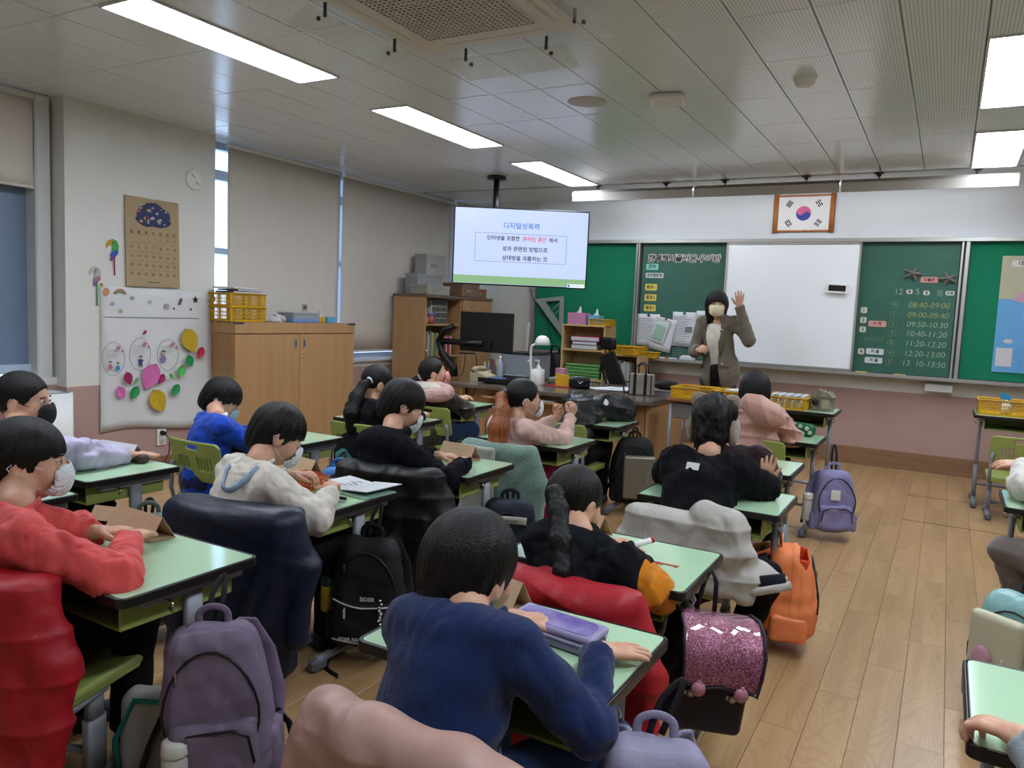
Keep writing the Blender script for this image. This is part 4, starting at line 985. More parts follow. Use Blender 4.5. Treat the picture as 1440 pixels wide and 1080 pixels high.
# right edge people
S_ = person('child at the right edge in a cream top, only the sleeve and hand in view', (.56, 3.86, 0), (.02, .0, .92), yaw=0, pitch=.2,
  pelvis=(.0, -.22, .42), chest=(.0, -.20, .62), arms=(((-.15, -.16, .68), (-.22, .06, .66), (-.225, .24, .725)), ((.15, -.16, .68), (.22, .0, .62), (.14, .14, .66))),
  tcol=cloth('white_fleece_top', '#c9c5bb'), legs=None, hair='boy', mask=M_mask, seed=31, h=.0065, hcurl=(.35, .4), hdir=((-.75, .1, -.05), None), hn=((0, -.3, 1), None), sleeve=.03)
def qlegs(par, legs, m):
    def f(p):
        d = None
        for a, b, c in legs:
            e = smin(cone(p, a, b, .085, .062), cone(p, b, c, .056, .04), .02); d = e if d is None else smin(d, e, .02)
        d = d+.004*wob(p, 50, 3)+.004*np.sin(np.linalg.norm(p-A(*legs[0][1]), axis=1)*120)*np.exp(-(np.linalg.norm(p-A(*legs[0][1]), axis=1)/.1)**2); return d
    B = np.array([q for l in legs for q in l]); sdf('trousers', f, B.min(0)-.12, B.max(0)+.12, .007, m, par)
    for a, b, c in legs:
        a = np.array(c, float)
        sdf('shoe', lambda p: np.maximum(smin(ell(p, (a[0], a[1]+.045, .03), (.036, .088, .038)), ell(p, (a[0], a[1]-.0, .055), (.034, .045, .04)), .02), -p[:, 2]+.001), a-np.array([.08, .10, .08]), a+np.array([.08, .18, .09]), .008, M_shoe, par)
qlegs(S_.t, [((.02, -.2, .40), (-.28, -.09, .40), (-.16, -.02, .06)), ((.18, -.2, .42), (.12, .12, .42), (.14, .1, .06))], cloth('grey_trousers', '#6a605c'))
W_ = person('child at the lower right corner, only a bare hand and grey cuff showing', (.46, 1.20, 0), (.05, .05, .90), yaw=0, pitch=.2,
  pelvis=(.04, -.06, .42), chest=(.04, -.02, .60), arms=(((-.11, .02, .67), (-.20, .14, .575), (-.300, .295, .640)), ((.19, .02, .67), (.25, .18, .60), (.14, .36, .63))),
  tcol=cloth('light_grey_sleeve', '#8b9296'), legs=seat_legs(.04, 0), lcol=M_dark, hair='boy', mask=M_mask, seed=33, h=.0065, hcurl=(.9, .4), hdir=((-.75, .60, -.12), None), hn=((.0, .1, 1), None), sleeve=.018, hh=.003, thumbflip=(1, 1))
chair(.50, 1.18, 'lime green school chair just outside the lower right corner')
# teacher
M_blz = mat('grey_brown_plaid_blazer', '#6b6255', rough=.85, var=.08, vscale=60, bump=.2, bscale=260, sheen=.1)
Te = person('woman teacher in a grey brown blazer over a white sweater, raising one hand, cream mask', (-1.80, 6.98, 0), (-.04, -.02, 1.455), yaw=3.45, pitch=.08, s=1.06,
  pelvis=(.02, .04, .88), chest=(-.01, .02, 1.14), arms=(((-.16, .0, 1.265), (-.215, .0, 1.03), (-.15, -.15, 1.035)), ((.155, .0, 1.265), (.27, -.03, 1.145), (.175, -.07, 1.44))),
  tcol=M_blz, legs=[((-.07, .04, .86), (-.075, .02, .46), (-.08, .04, .07)), ((.08, .04, .86), (.085, .02, .46), (.09, .04, .07))], lcol=cloth('dark_brown_trousers', '#1c1414'), hair='long', mask=M_maskc,
  bw=.97, seed=35, h=.006, hcurl=(1.5, .06), grip=(True, False), hdir=((.6, -.3, .15), (-.05, -.02, 1)), hn=((-.5, -.6, .4), (0, 1, .1)), fold=.005, girth=.92, sleeve=.014, topname='blazer', tlow=.70, hz=1.0, thumbflip=(-1, -1), topdisp=lambda p, d: smax(d-.012-.045*np.clip((1.05-p[:, 2])/.35, 0, 1), -(np.maximum(np.abs(p[:, 0]+.028+(p[:, 2]-1.1)*.10)-(.034+.030*np.clip((p[:, 2]-.93)/.30, 0, 1)+.10*np.clip(.93-p[:, 2], 0, 1)), p[:, 1]+.0)), .006))
def innersw(p):
    d = fcone(p, (.0, .02, .86), (-.015, .0, 1.16), .108, .108, (0, 1, 0), .80); d = smin(d, fcone(p, (-.07, .0, 1.22), (.05, .0, 1.22), .06, .06, (0, 1, 0), .9), .06)
    d = smin(d, ell(p, (-.02, -.02, 1.13), (.080, .060, .08)), .05)
    d = smax(d, -cone(p, (-.03, -.10, 1.265), (-.035, -.15, 1.33), .03, .075), .01); d = np.maximum(d, np.abs(p[:, 0]+.028)-.080); return np.maximum(d, .80-p[:, 2])+.0015*np.sin(p[:, 0]*400)*(p[:, 2] < .93)
sdf('white_sweater', innersw, (-.2, -.18, .78), (.2, .14, 1.34), .006, cloth('white_knit', '#cfc9bb'), Te.t)
q = MB()
q.prism([(-.055, -.025), (.055, -.03), (.058, .012), (-.052, .018)], 0, .006).build('pocket_flap', M_blz, Te.top, (.115, -.115, .93), (R(90), R(-4), R(12)))
MB().lathe([(0, 0), (.011, .0), (.011, .005), (0, .006)], (0, 0, 0), 12).build('button', mat('tan_button', '#b39a70', rough=.4), Te.top, (.075, -.143, .925), (R(90), 0, 0))
for s_ in (-1, 1):
    pts = [surf(Te, -.028+s_*(.052+.030*k)-(z-1.1)*.10, z, .002) for k, z in ((.9, 1.225), (.9, 1.17), (.55, 1.11), (.25, 1.05), (.0, .98))]
    MB().tube(pts, [.026, .034, .028, .018, .006], 8, flat=.25, up=(0, 1, 0)).build('lapel', mat('grey_brown_lapel', '#5c5449', rough=.85, bump=.2, bscale=260), Te.top)
q = MB(); q.cyl((-.118, -.178, 1.0), (-.135, -.20, 1.10), .011, .011, 10); q.lathe([(0, 0), (.014, .005), (.018, .022), (.012, .038), (0, .044)], (-.138, -.203, 1.095), 12)
o = q.build('microphone', M_black); tag(o, 'small black microphone held in the teacher hand', 'microphone')
# ------------------------------------------------------------------ coats over chair backs
def coat(name, label, x, y, m, zt=.615, zl=.10, w=.40, th=.035, quilt=0, qp=.09, sleeves=True, rz=0, seed=1, fold=.008, extra=None, front=True, h=.0065, qdir=(0, 0, 1), lining=None):
    """drapes over a chair back at y-.205 (chair centre x, y)"""
    t = thing(name, label, 'coat', (x, y, 0), rz)
    yb = -.215
    def f(p):
        X_, Y_, Z_ = p.T
        fl = fold*np.sin(X_*42+2*np.sin(Z_*9+seed)+seed)*np.clip((zt-.05-Z_)/.2, 0, 1)
        q = np.stack([X_, Y_+fl+X_*X_*-.5, Z_], 1)
        wid = w/2+.03*np.clip((zt-Z_)/.5, 0, 1)
        d = rbox(q, (0, yb-.035, (zt+zl)/2), (w/2+.01, th, (zt-zl)/2), th*.98)
        d = smin(d, rbox(q, (0, yb-.0, zt-.045), (w/2, .055, .045), .042), .03)
        if front: d = smin(d, rbox(q, (0, yb+.045, zt-.14), (w/2-.01, .022, .13), .02), .03)
        if sleeves:
            for s in (-1, 1):
                d = smin(d, chain(q, [(s*(w/2-.02), yb-.01, zt-.05), (s*(w/2+.035), yb-.03, zt-.2), (s*(w/2+.03), yb-.045, max(zl+.02, zt-.42))], [.045, .048, .038], .02), .03)
        if extra is not None: d = extra(q, d)
        if quilt: d = d+quilt*(np.abs(np.sin((q@A(*qdir))*PI/qp+seed))**.5-.62)
        d = d+.004*wob(p, 34, seed)
        core = rbox(q, (0, yb, (zt-.03+zl)/2-.03), (w/2+.2, .006, (zt-zl)/2), .003)
        return d
    o = sdf('shell', f, (-w/2-.15, -.40, zl-.05), (w/2+.15, -.02, zt+.12), h, m, t)
    return t
M_red = mat('red_puffer_nylon', '#a00e1e', rough=.55, bump=.15, bscale=60, var=.06, folds=.8, fscale=9); M_navyc = mat('navy_nylon_coat', '#0c1830', rough=.45, bump=.2, bscale=50)
M_blackc = mat('black_nylon_coat', '#050507', rough=.55, bump=.15, bscale=50, folds=.8, fscale=9); M_creamc = mat('cream_puffer_nylon', '#b0aca4', rough=.55, bump=.1, bscale=60, folds=.7, fscale=11)
M_mint = mat('mint_grey_fleece', '#6f8d80', rough=1, bump=1.0, bscale=130, sheen=.4); M_greyf = mat('pale_grey_fleece', '#a5a89d', rough=1, bump=.8, bscale=150, sheen=.3)
# pink coat in the foreground: a fat collar roll over the top of the chair
def pinkx(q, d):
    d = smin(d, chain(q, [(-.185, -.23, .575), (-.17, -.225, .60), (-.05, -.24, .615), (.10, -.23, .607), (.185, -.225, .585)], [.045, .052, .052, .050, .045], .02), .012)
    d = smin(d, chain(q, [(-.19, -.25, .57), (-.20, -.27, .46), (-.20, -.27, .3)], [.045, .048, .045], .02), .010)
    return smin(d, chain(q, [(.19, -.25, .57), (.215, -.27, .46), (.215, -.27, .3)], [.045, .048, .045], .02), .010)
coat('puffer_coat', 'dusty pink puffer coat hung over the chair at the bottom of the picture', -.70, 1.165, mat('dusty_rose_puffer_nylon', '#ab887d', rough=.45, bump=.15, bscale=40, folds=.6, fscale=9), zt=.60, zl=.12, w=.37, quilt=.007, qp=.13, extra=pinkx, h=.005, fold=.004, sleeves=False)
coat('puffer_coat', 'bright red puffer coat on the chair behind the girl with orange sleeves', -.81, 1.97, M_red, zt=.63, zl=.06, w=.40, th=.045, quilt=.012, qp=.10, qdir=(.35, 0, 1), h=.0055, seed=3)
coat('puffer_coat', 'dark red puffer coat over the chair at the lower left edge', -2.05, 1.11, M_red, zt=.64, zl=.06, w=.44, th=.045, quilt=.012, qp=.11, rz=.29, h=.0055, seed=4)
def creamx(q, d):
    d = smin(d, chain(q, [(.08, -.23, .60), (.16, -.24, .57), (.20, -.26, .50)], [.06, .07, .055], .02), .012)
    d = smin(d, chain(q, [(.16, -.26, .48), (.27, -.20, .40), (.33, -.18, .37)], [.06, .05, .035], .02), .015)
    c = rbox(q, (-.08, -.22, .585), (.12, .012, .05), .01); return d
tc_ = coat('puffer_coat', 'cream puffer coat with navy striped hem over the chair behind the earmuffed child', -.79, 2.96, M_creamc, zt=.60, zl=.32, w=.42, th=.04, quilt=.010, qp=.09, extra=creamx, seed=5, h=.0055)
q = MB(); q.tube([(.20, -.235, .375), (.29, -.225, .40), (.365, -.19, .415)], .022, 10, flat=.35, up=(0, 1, 0)); q.build('navy_stripe', mat('navy_rib', '#0d1122', rough=.9), tc_)
q = MB(); q.tube([(.18, -.24, .34), (.28, -.235, .365), (.385, -.185, .395)], .016, 10, flat=.7, up=(0, 1, 0)); q.build('hem', M_creamc, tc_)
coat('long_coat', 'long navy nylon coat hanging over the chair down to the floor', -2.09, 1.95, M_navyc, zt=.63, zl=.05, rz=.22, w=.48, th=.05, fold=.014, seed=6)
coat('long_coat', 'long black padded coat hung over the chair of the hooded boy', -2.08, 2.79, M_blackc, zt=.63, zl=.06, rz=.18, w=.48, th=.05, quilt=.009, qp=.09, fold=.012, seed=7)
tm_ = coat('fleece_coat', 'mint green fleece coat with pale grey lining over the chair', -2.03, 3.70, M_mint, zt=.61, zl=.10, w=.42, th=.045, fold=.008, seed=8)
sdf('lining', lambda p: rbox(np.stack([p[:, 0], p[:, 1]+p[:, 0]**2*-.5, p[:, 2]], 1), (-.085, -.325, .36), (.125, .022, .24), .018)+.003*wob(p, 50, 2), (-.25, -.40, .09), (.09, -.20, .64), .006, M_greyf, tm_)
text('sjowl', .020, mat('white_thread', '#c8c8c8'), bpy.data.objects['long_coat'], Matrix.Translation((.0, -.312, .50)) @ Matrix.Rotation(R(18), 4, 'Y') @ Matrix.Rotation(R(90), 4, 'X'))

# ------------------------------------------------------------------ backpacks
M_zip = mat('zip_metal', '#9a9a9c', rough=.3, metal=1)
def backpack(name, label, loc, rz, w, d, h, m, mp=None, strap=None, seed=1, pocket=True, tilt=0, patch=None, bottle=None, lean=0, handle=True, top=.75, zipm=None, hook=None, panel=None, cut=None, sag=.006, base=None, hh=.0055):
    """front faces local +Y, origin at the centre of its underside"""
    t = thing(name, label, 'backpack', loc, rz); t.rotation_euler = (lean, tilt, rz)
    mp = mp or m; strap = strap or m
    def body(p):
        X_, Y_, Z_ = p.T; k = np.clip(Z_/h, 0, 1); wx = 1-(1-top)*k**2.2; q = np.stack([X_/wx, Y_/(1-.35*k**2.5), Z_], 1)
        r = min(w, d)*.42
        e = rbox(q, (0, 0, h/2), (w/2, d/2, h/2), r*.75)*.92
        e = e-.010*np.exp(-((X_/w*2)**2+((Z_-h*.45)/h*2)**2))*(Y_ > 0)
        seam = np.exp(-((np.abs(Y_-d*.16)-0)/.0035)**2)*.003
        e = e+seam+sag*wob(p, 26, seed)+.002*wob(p, 70, seed+1)
        return e if cut is None else cut(p, e)
    o = sdf('body', body, (-w/2-.04, -d/2-.04, -.02), (w/2+.04, d/2+.05, h+.03), hh, m, t)
    if pocket:
        ph = h*.42
        def pk(p):
            X_, Y_, Z_ = p.T; e = rbox(p, (0, d/2-.01, ph/2+.015), (w*.40, .040, ph/2), .028)
            return e+sag*.8*wob(p, 30, seed+5)
        po = sdf('front_pocket', pk, (-w/2, d/2-.08, -.01), (w/2, d/2+.06, ph+.06), hh, mp, t)
        q = MB(); q.tube([(-w*.36, d/2+.024, ph*.45), (-w*.33, d/2+.029, ph*.88), (-w*.2, d/2+.030, ph*1.0), (w*.2, d/2+.030, ph*1.0), (w*.33, d/2+.029, ph*.88), (w*.36, d/2+.024, ph*.45)], .0035, 6); q.build('zipper', zipm or M_black, po)
        q = MB(); q.box((w*.22, d/2+.036, ph*.92), (.006, .004, .032), .001); q.build('zip_pull', M_zip, po)
    q = MB(); zz = h*.52; k = top
    pts = []
    for a in np.linspace(-.15*PI, 1.15*PI, 17): pts.append((w*.435*math.cos(a)*(1-.12*max(0, math.sin(a))), d/2*(.93-.25*max(0, math.sin(a)))+.012, zz+(h*.38)*math.sin(a)))
    q.tube(pts, .0035, 6); q.build('zipper', zipm or M_black, t)
    q = MB(); q.box((pts[5][0], pts[5][1]+.008, pts[5][2]-.01), (.006, .004, .03), .001); q.build('zip_pull', M_zip, t)
    if handle:
        q = MB(); q.tube(crv([(-.035, -d*.2, h-.02), (-.033, -d*.2, h+.025), (0, -d*.2, h+.04), (.033, -d*.2, h+.025), (.035, -d*.2, h-.02)]), .009, 8, flat=.4, up=(0, 1, 0)); q.build('top_handle', strap, t)
    for s in (-1, 1):
        q = MB(); q.tube([(s*w*.16, -d*.42, h*.93), (s*w*.24, -d*.62-.02, h*.88), (s*w*.36, -d*.75-.05, h*.62), (s*w*.46, -d*.6-.05, h*.33), (s*w*.45, -d*.45, h*.08)], [.026, .028, .027, .022, .012], 12, flat=.28, up=(0, 1, 0)); q.build('shoulder_strap', strap, t)
        q = MB(); q.tube([(s*w*.46, -d*.5-.03, h*.25), (s*w*.56, -d*.5-.04, h*.12), (s*w*.60, -d*.4-.03, .012)], .009, 6, flat=.2, up=(0, 1, 0)); q.build('strap_end', M_black if strap is m else strap, t)
        sdf('side_pocket', lambda p, s=s: rbox(p, (s*(w/2-.008), 0, h*.16), (.022, d*.36, h*.15), .018)+.003*wob(p, 50, 3), (s*w/2-.06, -d/2, -.01), (s*w/2+.06, d/2+.01, h*.4), .007, mp, t)
    if patch: box('label_patch', (patch[0], d/2+(.036 if patch[1] < h*.4 else .018), patch[1]), (patch[2], .004, patch[3]), mat('white_label_patch', '#cfccc4', rough=.6), t, .001)
    if hook:   # strap up to the desk hook
        q = MB(); a = Vector((0, -d*.2, h+.03)); b = Vector(hook); q.tube(crv([a+Vector((-.012, 0, -.03)), (a+b)/2+Vector((-.014, 0, .0)), b, (a+b)/2+Vector((.014, 0, .0)), a+Vector((.012, 0, -.03))]), .007, 6, flat=.3, up=(0, 1, 0)); q.build('hanging_loop', M_bagblk, t)
    return t
def flask(label, loc, r, h, mbody, mlid, rot=None):
    t = thing('water_bottle', label, 'bottle', loc); 
    if rot: t.rotation_euler = rot
    MB().lathe([(0, 0), (r*.9, 0), (r, .008), (r, h*.72), (r*.9, h*.78), (0, h*.78)], n=18).build('flask', mbody, t)
    MB().lathe([(0, h*.77), (r*1.02, h*.77), (r*1.04, h*.8), (r*1.0, h*.97), (r*.85, h), (0, h)], n=18).build('lid', mlid, t); return t
M_mauve = mat('mauve_canvas', '#73647a', rough=.8, bump=.3, bscale=400, var=.06, folds=.5); M_bagblk = mat('black_backpack_fabric', '#08090b', rough=.7, bump=.3, bscale=400)
M_bagnavy = mat('navy_backpack_fabric', '#0c1529', rough=.7, bump=.3, bscale=300); M_orbag = mat('orange_backpack_nylon', '#ee8750', rough=.5, bump=.15, bscale=120, var=.05)
M_orin = mat('deep_orange_lining', '#d8481c', rough=.6); M_lilac = mat('lilac_backpack_nylon', '#7f7aa3', rough=.6, bump=.2, bscale=200, var=.05); M_lil2 = mat('pale_lilac_backpack', '#8e8aa3', rough=.6, bump=.15, bscale=120, var=.04)
M_sage = mat('grey_green_backpack', '#5c6b66', rough=.7, bump=.25, bscale=300); M_silver = mat('silver_beige_shell', '#877f70', rough=.3, metal=.4)
aim = lambda dx, dy: math.atan2(-dx, dy)
b1 = backpack('backpack', 'mauve canvas backpack with a white flask in its side pocket, hanging off the desk', (-1.50, 1.27, .115), aim(.62, -.78), .26, .15, .385, M_mauve, hook=(-.02, -.10, .48), tilt=.10, hh=.005, seed=2)
flask('white drinking bottle with a lime tab in the mauve backpack pocket', (-1.515, 1.135, .115), .032, .145, mat('white_flask', '#bdbcb8', rough=.4), mat('cream_lid', '#c4c4b8', rough=.4))
b2 = backpack('backpack', 'black backpack with white piping, lettering and a keychain beside the desk', (-1.78, 2.15, .07), aim(.45, -.89), .27, .16, .39, M_bagblk, hook=(-.02, -.08, .50), seed=3, hh=.005, strap=M_bagblk)
for nm, zz, hh_ in (('white_piping', .165, .03), ('white_piping', .035, .012)):
    q = MB(); q.tube([(x, .112-abs(x)*.06, zz+hh_*(x/.11)**2*(1 if x > 0 else .3)) for x in np.linspace(-.10, .105, 9)], .0032, 6); q.build(nm, mat('white_piping_rubber', '#c4c4c0', rough=.5), b2)
text('EIDER', .020, mat('white_print', '#cfcfcf'), b2, Matrix.Translation((-.02, .116, .20)) @ Matrix.Rotation(PI, 4, 'Z') @ Matrix.Rotation(R(90), 4, 'X'), off=.0005)
text('EIDER READY TO FLY', .017, mat('white_print', '#cfcfcf'), b2, Matrix.Translation((0, .122, .052)) @ Matrix.Rotation(PI, 4, 'Z') @ Matrix.Rotation(R(90), 4, 'X'), off=.0004, shear=.2)
for x in (-.07, .06): box('zip_pull', (x, .121, .145), (.009, .004, .035), mat('white_piping_rubber'), b2, .002)
flask('small bottle with a yellow body and dark cap in the black backpack pocket', (-1.925, 2.095, .17), .030, .13, mat('yellow_cup', '#b59a2c', rough=.4), mat('dark_green_cap', '#1d2f2c', rough=.3))
q = thing('keychain', 'silver chain of charms dangling on the black backpack', 'keychain', (-1.655, 2.06, .18))
mb = MB()
for i in range(9): mb.lathe([(0, -.006), (.005, -.003), (.006, 0), (.005, .003), (0, .006)], (.004*math.sin(i*2), .003*math.cos(i*1.7), .012*i), 8)
mb.build('chain_links', M_chrome, q); MB().lathe([(0, 0), (.012, 0), (.012, .004), (0, .004)], (0, 0, -.02), 12).build('charm', M_chrome, q)
b3 = backpack('backpack', 'navy backpack with a cream name band, hanging off the desk of the hooded boy', (-1.62, 2.90, .06), aim(.45, -.89), .27, .15, .42, M_bagnavy, seed=4, hook=(0, -.03, .46), panel=None)
q = MB(); q.tube([(x, .095-.06*abs(x), .355-.6*x*x) for x in np.linspace(-.08, .08, 9)], .017, 8, flat=.25, up=(0, 1, 0)); q.build('name_band', mat('cream_band', '#a5a196', rough=.6), b3)
text('NEW BALANCE', .013, M_black, b3, Matrix.Translation((0, .1005, .354)) @ Matrix.Rotation(PI, 4, 'Z') @ Matrix.Rotation(R(90), 4, 'X'))
box('grey_pocket_flap', (-.02, .125, .155), (.14, .012, .075), mat('grey_pocket', '#6d6d72', rough=.6), b3, .006)
b4 = backpack('backpack', 'black wheeled backpack with a rounded silver beige front panel', (-1.76, 4.84, .07), aim(.50, -.87), .28, .17, .43, M_bagblk, seed=5, pocket=False, hook=(0, -.03, .5))
sdf('front_panel', lambda p: rbox(p, (-.02, .098, .185), (.105, .022, .145), .02), (-.14, .05, .02), (.14, .15, .35), .006, M_silver, b4)
text('beletzbag', .024, mat('embossed_beige', '#a39b8c', rough=.4), b4, Matrix.Translation((-.07, .122, .185)) @ Matrix.Rotation(PI, 4, 'Z') @ Matrix.Rotation(R(90), 4, 'X') @ Matrix.Rotation(R(90), 4, 'Z'))
_wd = lambda p: rbox(p, (0, .045, .34), (.098, .020, .17), .018, rotm(-.22, 0, 0))
b5 = backpack('backpack', 'orange backpack with unzipped flap hanging on the leg of the desk in the aisle', (-.475, 3.20, .06), aim(.98, .2), .25, .20, .36, M_orbag, seed=6, pocket=False, hook=(-.02, -.10, .50), sag=.008, hh=.005, cut=lambda p, e: smax(e, -_wd(p), .006))
sdf('lining', lambda p: np.maximum(np.abs(_wd(p))-.003, p[:, 2]-.335), (-.13, -.04, .12), (.13, .15, .37), .005, M_orin, b5)
box('reflective_panel', (-.05, .112, .13), (.05, .004, .10), mat('grey_reflective', '#8d8a86', rough=.4), b5, .001)
sdf('padded_back', lambda p: rbox(p, (0, -.105, .18), (.095, .014, .155), .012), (-.13, -.14, 0), (.13, -.06, .38), .007, M_bagblk, b5)
b6 = backpack('backpack', 'lilac backpack with a small white square patch in the aisle by the front desks', (-.53, 5.0, .06), aim(.42, -.9), .25, .14, .37, M_lilac, seed=7, patch=(.015, .235, .055, .062), hook=(0, -.05, .52), sag=.008)
flask('white capped tumbler in the side pocket of the lilac backpack', (-.665, 4.945, .11), .03, .17, mat('white_tumbler', '#b7b5b0', rough=.4), mat('cream_tumbler_lid', '#c9c6ba', rough=.4))
b8 = backpack('backpack', 'pale lilac backpack at the bottom edge below the blue sweater desk', (-.42, 1.37, .14), aim(.4, -.9), .25, .15, .36, M_lil2, seed=9, zipm=mat('rose_gold_zip', '#9a7a66', rough=.3, metal=.7), hook=(-.05, -.06, .46), sag=.008, hh=.005)
b9 = backpack('backpack', 'grey green backpack behind the kraft paper tent, its rounded top showing', (-2.62, 1.83, .05), aim(.6, -.8), .27, .16, .42, M_sage, seed=10, hook=(0, -.05, .47))
def loose_strap(par, pts, name='strap_end'):
    par_m = Matrix.Translation(par.location) @ par.rotation_euler.to_matrix().to_4x4(); o = MB().tube(crv(pts), .011, 6, flat=.15, up=(.3, -.8, .1)).build(name, M_bagblk, par); o.matrix_parent_inverse = par_m.inverted(); return o
loose_strap(b1, [(-1.40, 1.25, .10), (-1.37, 1.30, .03), (-1.33, 1.33, .006), (-1.255, 1.42, .006)])
loose_strap(b2, [(-1.86, 2.06, .12), (-1.86, 2.03, .04), (-1.83, 1.99, .008), (-1.76, 1.97, .006)])
# stiff dark school satchel with the glitter flap
t7 = thing('school_satchel', 'stiff dark purple school satchel with an open glittery pink flap and two round pink clips', 'satchel', (-.535, 2.08, .19), aim(.50, -.86)); t7.scale = (.88, .88, .88); t7.rotation_euler = (0, -.12, aim(.50, -.86))
M_pur = mat('dark_purple_satchel', '#1a1020', rough=.6, bump=.2, bscale=300)
sdf('body', lambda p: rbox(p, (0, 0, .16), (.125, .085, .16), .028)+.002*wob(p, 20, 3), (-.16, -.12, -.02), (.16, .12, .35), .0055, M_pur, t7)
sdf('front_pocket', lambda p: rbox(p, (0, .09, .10), (.115, .028, .09), .022), (-.15, .03, -.01), (.15, .14, .22), .0055, M_pur, t7)
def glit():
    m = bpy.data.materials.new('pink_glitter_vinyl'); m.use_nodes = True; nt = m.node_tree; b = nt.nodes['Principled BSDF']; b.inputs['Roughness'].default_value = .22; b.inputs['Coat Weight'].default_value = 1; b.inputs['Coat Roughness'].default_value = .05
    tc = nt.nodes.new('ShaderNodeTexCoord'); v = nt.nodes.new('ShaderNodeTexVoronoi'); v.inputs['Scale'].default_value = 420; nt.links.new(tc.outputs['Object'], v.inputs[0])
    sx = nt.nodes.new('ShaderNodeSeparateXYZ'); nt.links.new(v.outputs['Color'], sx.inputs[0]); r = nt.nodes.new('ShaderNodeValToRGB'); r.color_ramp.elements[0].color = lin('#6d2a46'); r.color_ramp.elements[1].color = lin('#c98aa4'); r.color_ramp.elements[0].position = .45; r.color_ramp.elements[1].position = .98
    nt.links.new(sx.outputs[0], r.inputs[0]); nt.links.new(r.outputs[0], b.inputs['Base Color']); b.inputs['Metallic'].default_value = .35
    bu = nt.nodes.new('ShaderNodeBump'); bu.inputs['Strength'].default_value = .35; bu.inputs['Distance'].default_value = .004; nt.links.new(v.outputs['Distance'], bu.inputs['Height']); nt.links.new(bu.outputs[0], b.inputs['Normal']); return m
prof = [(-.085, .325), (-.02, .352), (.06, .362), (.125, .345), (.165, .295), (.178, .235), (.176, .185)]
vs = []; fs = []; nx = 12
for j, (yy, zz) in enumerate(prof):
    for i in range(nx+1):
        u = -1+2*i/nx; ww = .125*(1-.10*max(0, j-4)/2*abs(u)**3); vs.append((u*ww, yy+.004*math.sin(u*5+j), zz+.004*math.sin(u*7+j*1.3)-(.012*abs(u)**6 if j == 6 else 0)))
for j in range(len(prof)-1):
    for i in range(nx): k = j*(nx+1)+i; fs.append((k, k+1, k+nx+2, k+nx+1))
q = MB(); q.add(vs, fs, True); fo = q.build('glitter_flap', glit(), t7); md = fo.modifiers.new('s', 'SOLIDIFY'); md.thickness = .005; md = fo.modifiers.new('u', 'SUBSURF'); md.levels = 1; md.render_levels = 1
q = MB(); rim = [vs[i] for i in range(nx+1, 0, 0)] if 0 else [vs[j*(nx+1)] for j in range(len(prof))]+[vs[(len(prof)-1)*(nx+1)+i] for i in range(1, nx)]+[vs[j*(nx+1)+nx] for j in reversed(range(len(prof)))]
q.tube(rim, .005, 6); q.build('flap_piping', M_pur, t7)
for s in (-1, 1):
    q = MB(); q.lathe([(0, 0), (.020, 0), (.022, .004), (.020, .012), (0, .014)], n=20); q.box((0, -.018, .006), (.012, .018, .010), .003); q.build('round_clip', mat('pink_plastic_clip', '#b07888', rough=.35), t7, (s*.065, .175, .178), (R(-90), 0, 0))
    q = MB(); q.lathe([(0, 0), (.014, 0), (.014, .004), (0, .005)], n=16); q.box((.012, .0, .002), (.016, .014, .004), .001); q.box((-.012, .0, .002), (.016, .014, .004), .001); q.build('clasp_plate', M_zip, t7, (s*.065, .117, .135), (R(-90), 0, 0))
    q = MB(); q.tube([(s*.05, -.09, .30), (s*.07, -.13, .26), (s*.09, -.15, .16), (s*.09, -.10, .04)], [.02, .024, .022, .012], 8, flat=.3, up=(0, 1, 0)); q.build('shoulder_strap', M_pur, t7)
q = MB(); q.tube([(-.03, -.085, .32), (-.02, -.09, .42), (0, -.10, .46), (.02, -.09, .42), (.03, -.085, .32)], .008, 6, flat=.4, up=(0, 1, 0)); q.build('hanging_loop', M_pur, t7)
# pastel backpack at the right
b10 = backpack('backpack', 'pastel mint and lilac backpack with a padded shaped front and a pink charm', (.30, 2.97, .05), aim(-.55, -.83), .29, .17, .40, mat('pastel_mint_vinyl', '#7fa9a6', rough=.4, var=.05), pocket=False, seed=11, strap=M_bagblk)
sdf('padded_front', lambda p: rbox(p, (.03, .10, .20), (.085, .022, .145), .02)+.0, (-.1, .04, .02), (.15, .16, .38), .006, mat('pastel_cream_vinyl', '#b9b59a', rough=.4), b10)
sdf('heart_pad', lambda p: smin(ell(p, (.055, .13, .17), (.035, .018, .07)), ell(p, (.02, .13, .10), (.04, .018, .04)), .02), (-.05, .08, .02), (.12, .18, .28), .006, mat('pastel_pink_vinyl', '#a97f8c', rough=.4), b10)
q = thing('charm', 'pink round charm dangling on the pastel backpack', 'charm', (.235, 2.83, .17)); MB().lathe([(0, -.02), (.012, -.015), (.018, 0), (.012, .015), (0, .02)], n=14).build('pom_pom', mat('pink_pompom', '#a8455e', rough=.9), q); MB().tube([(0, 0, .02), (.003, 0, .06), (0, .01, .10)], .003, 6).build('chain', M_zip, q)
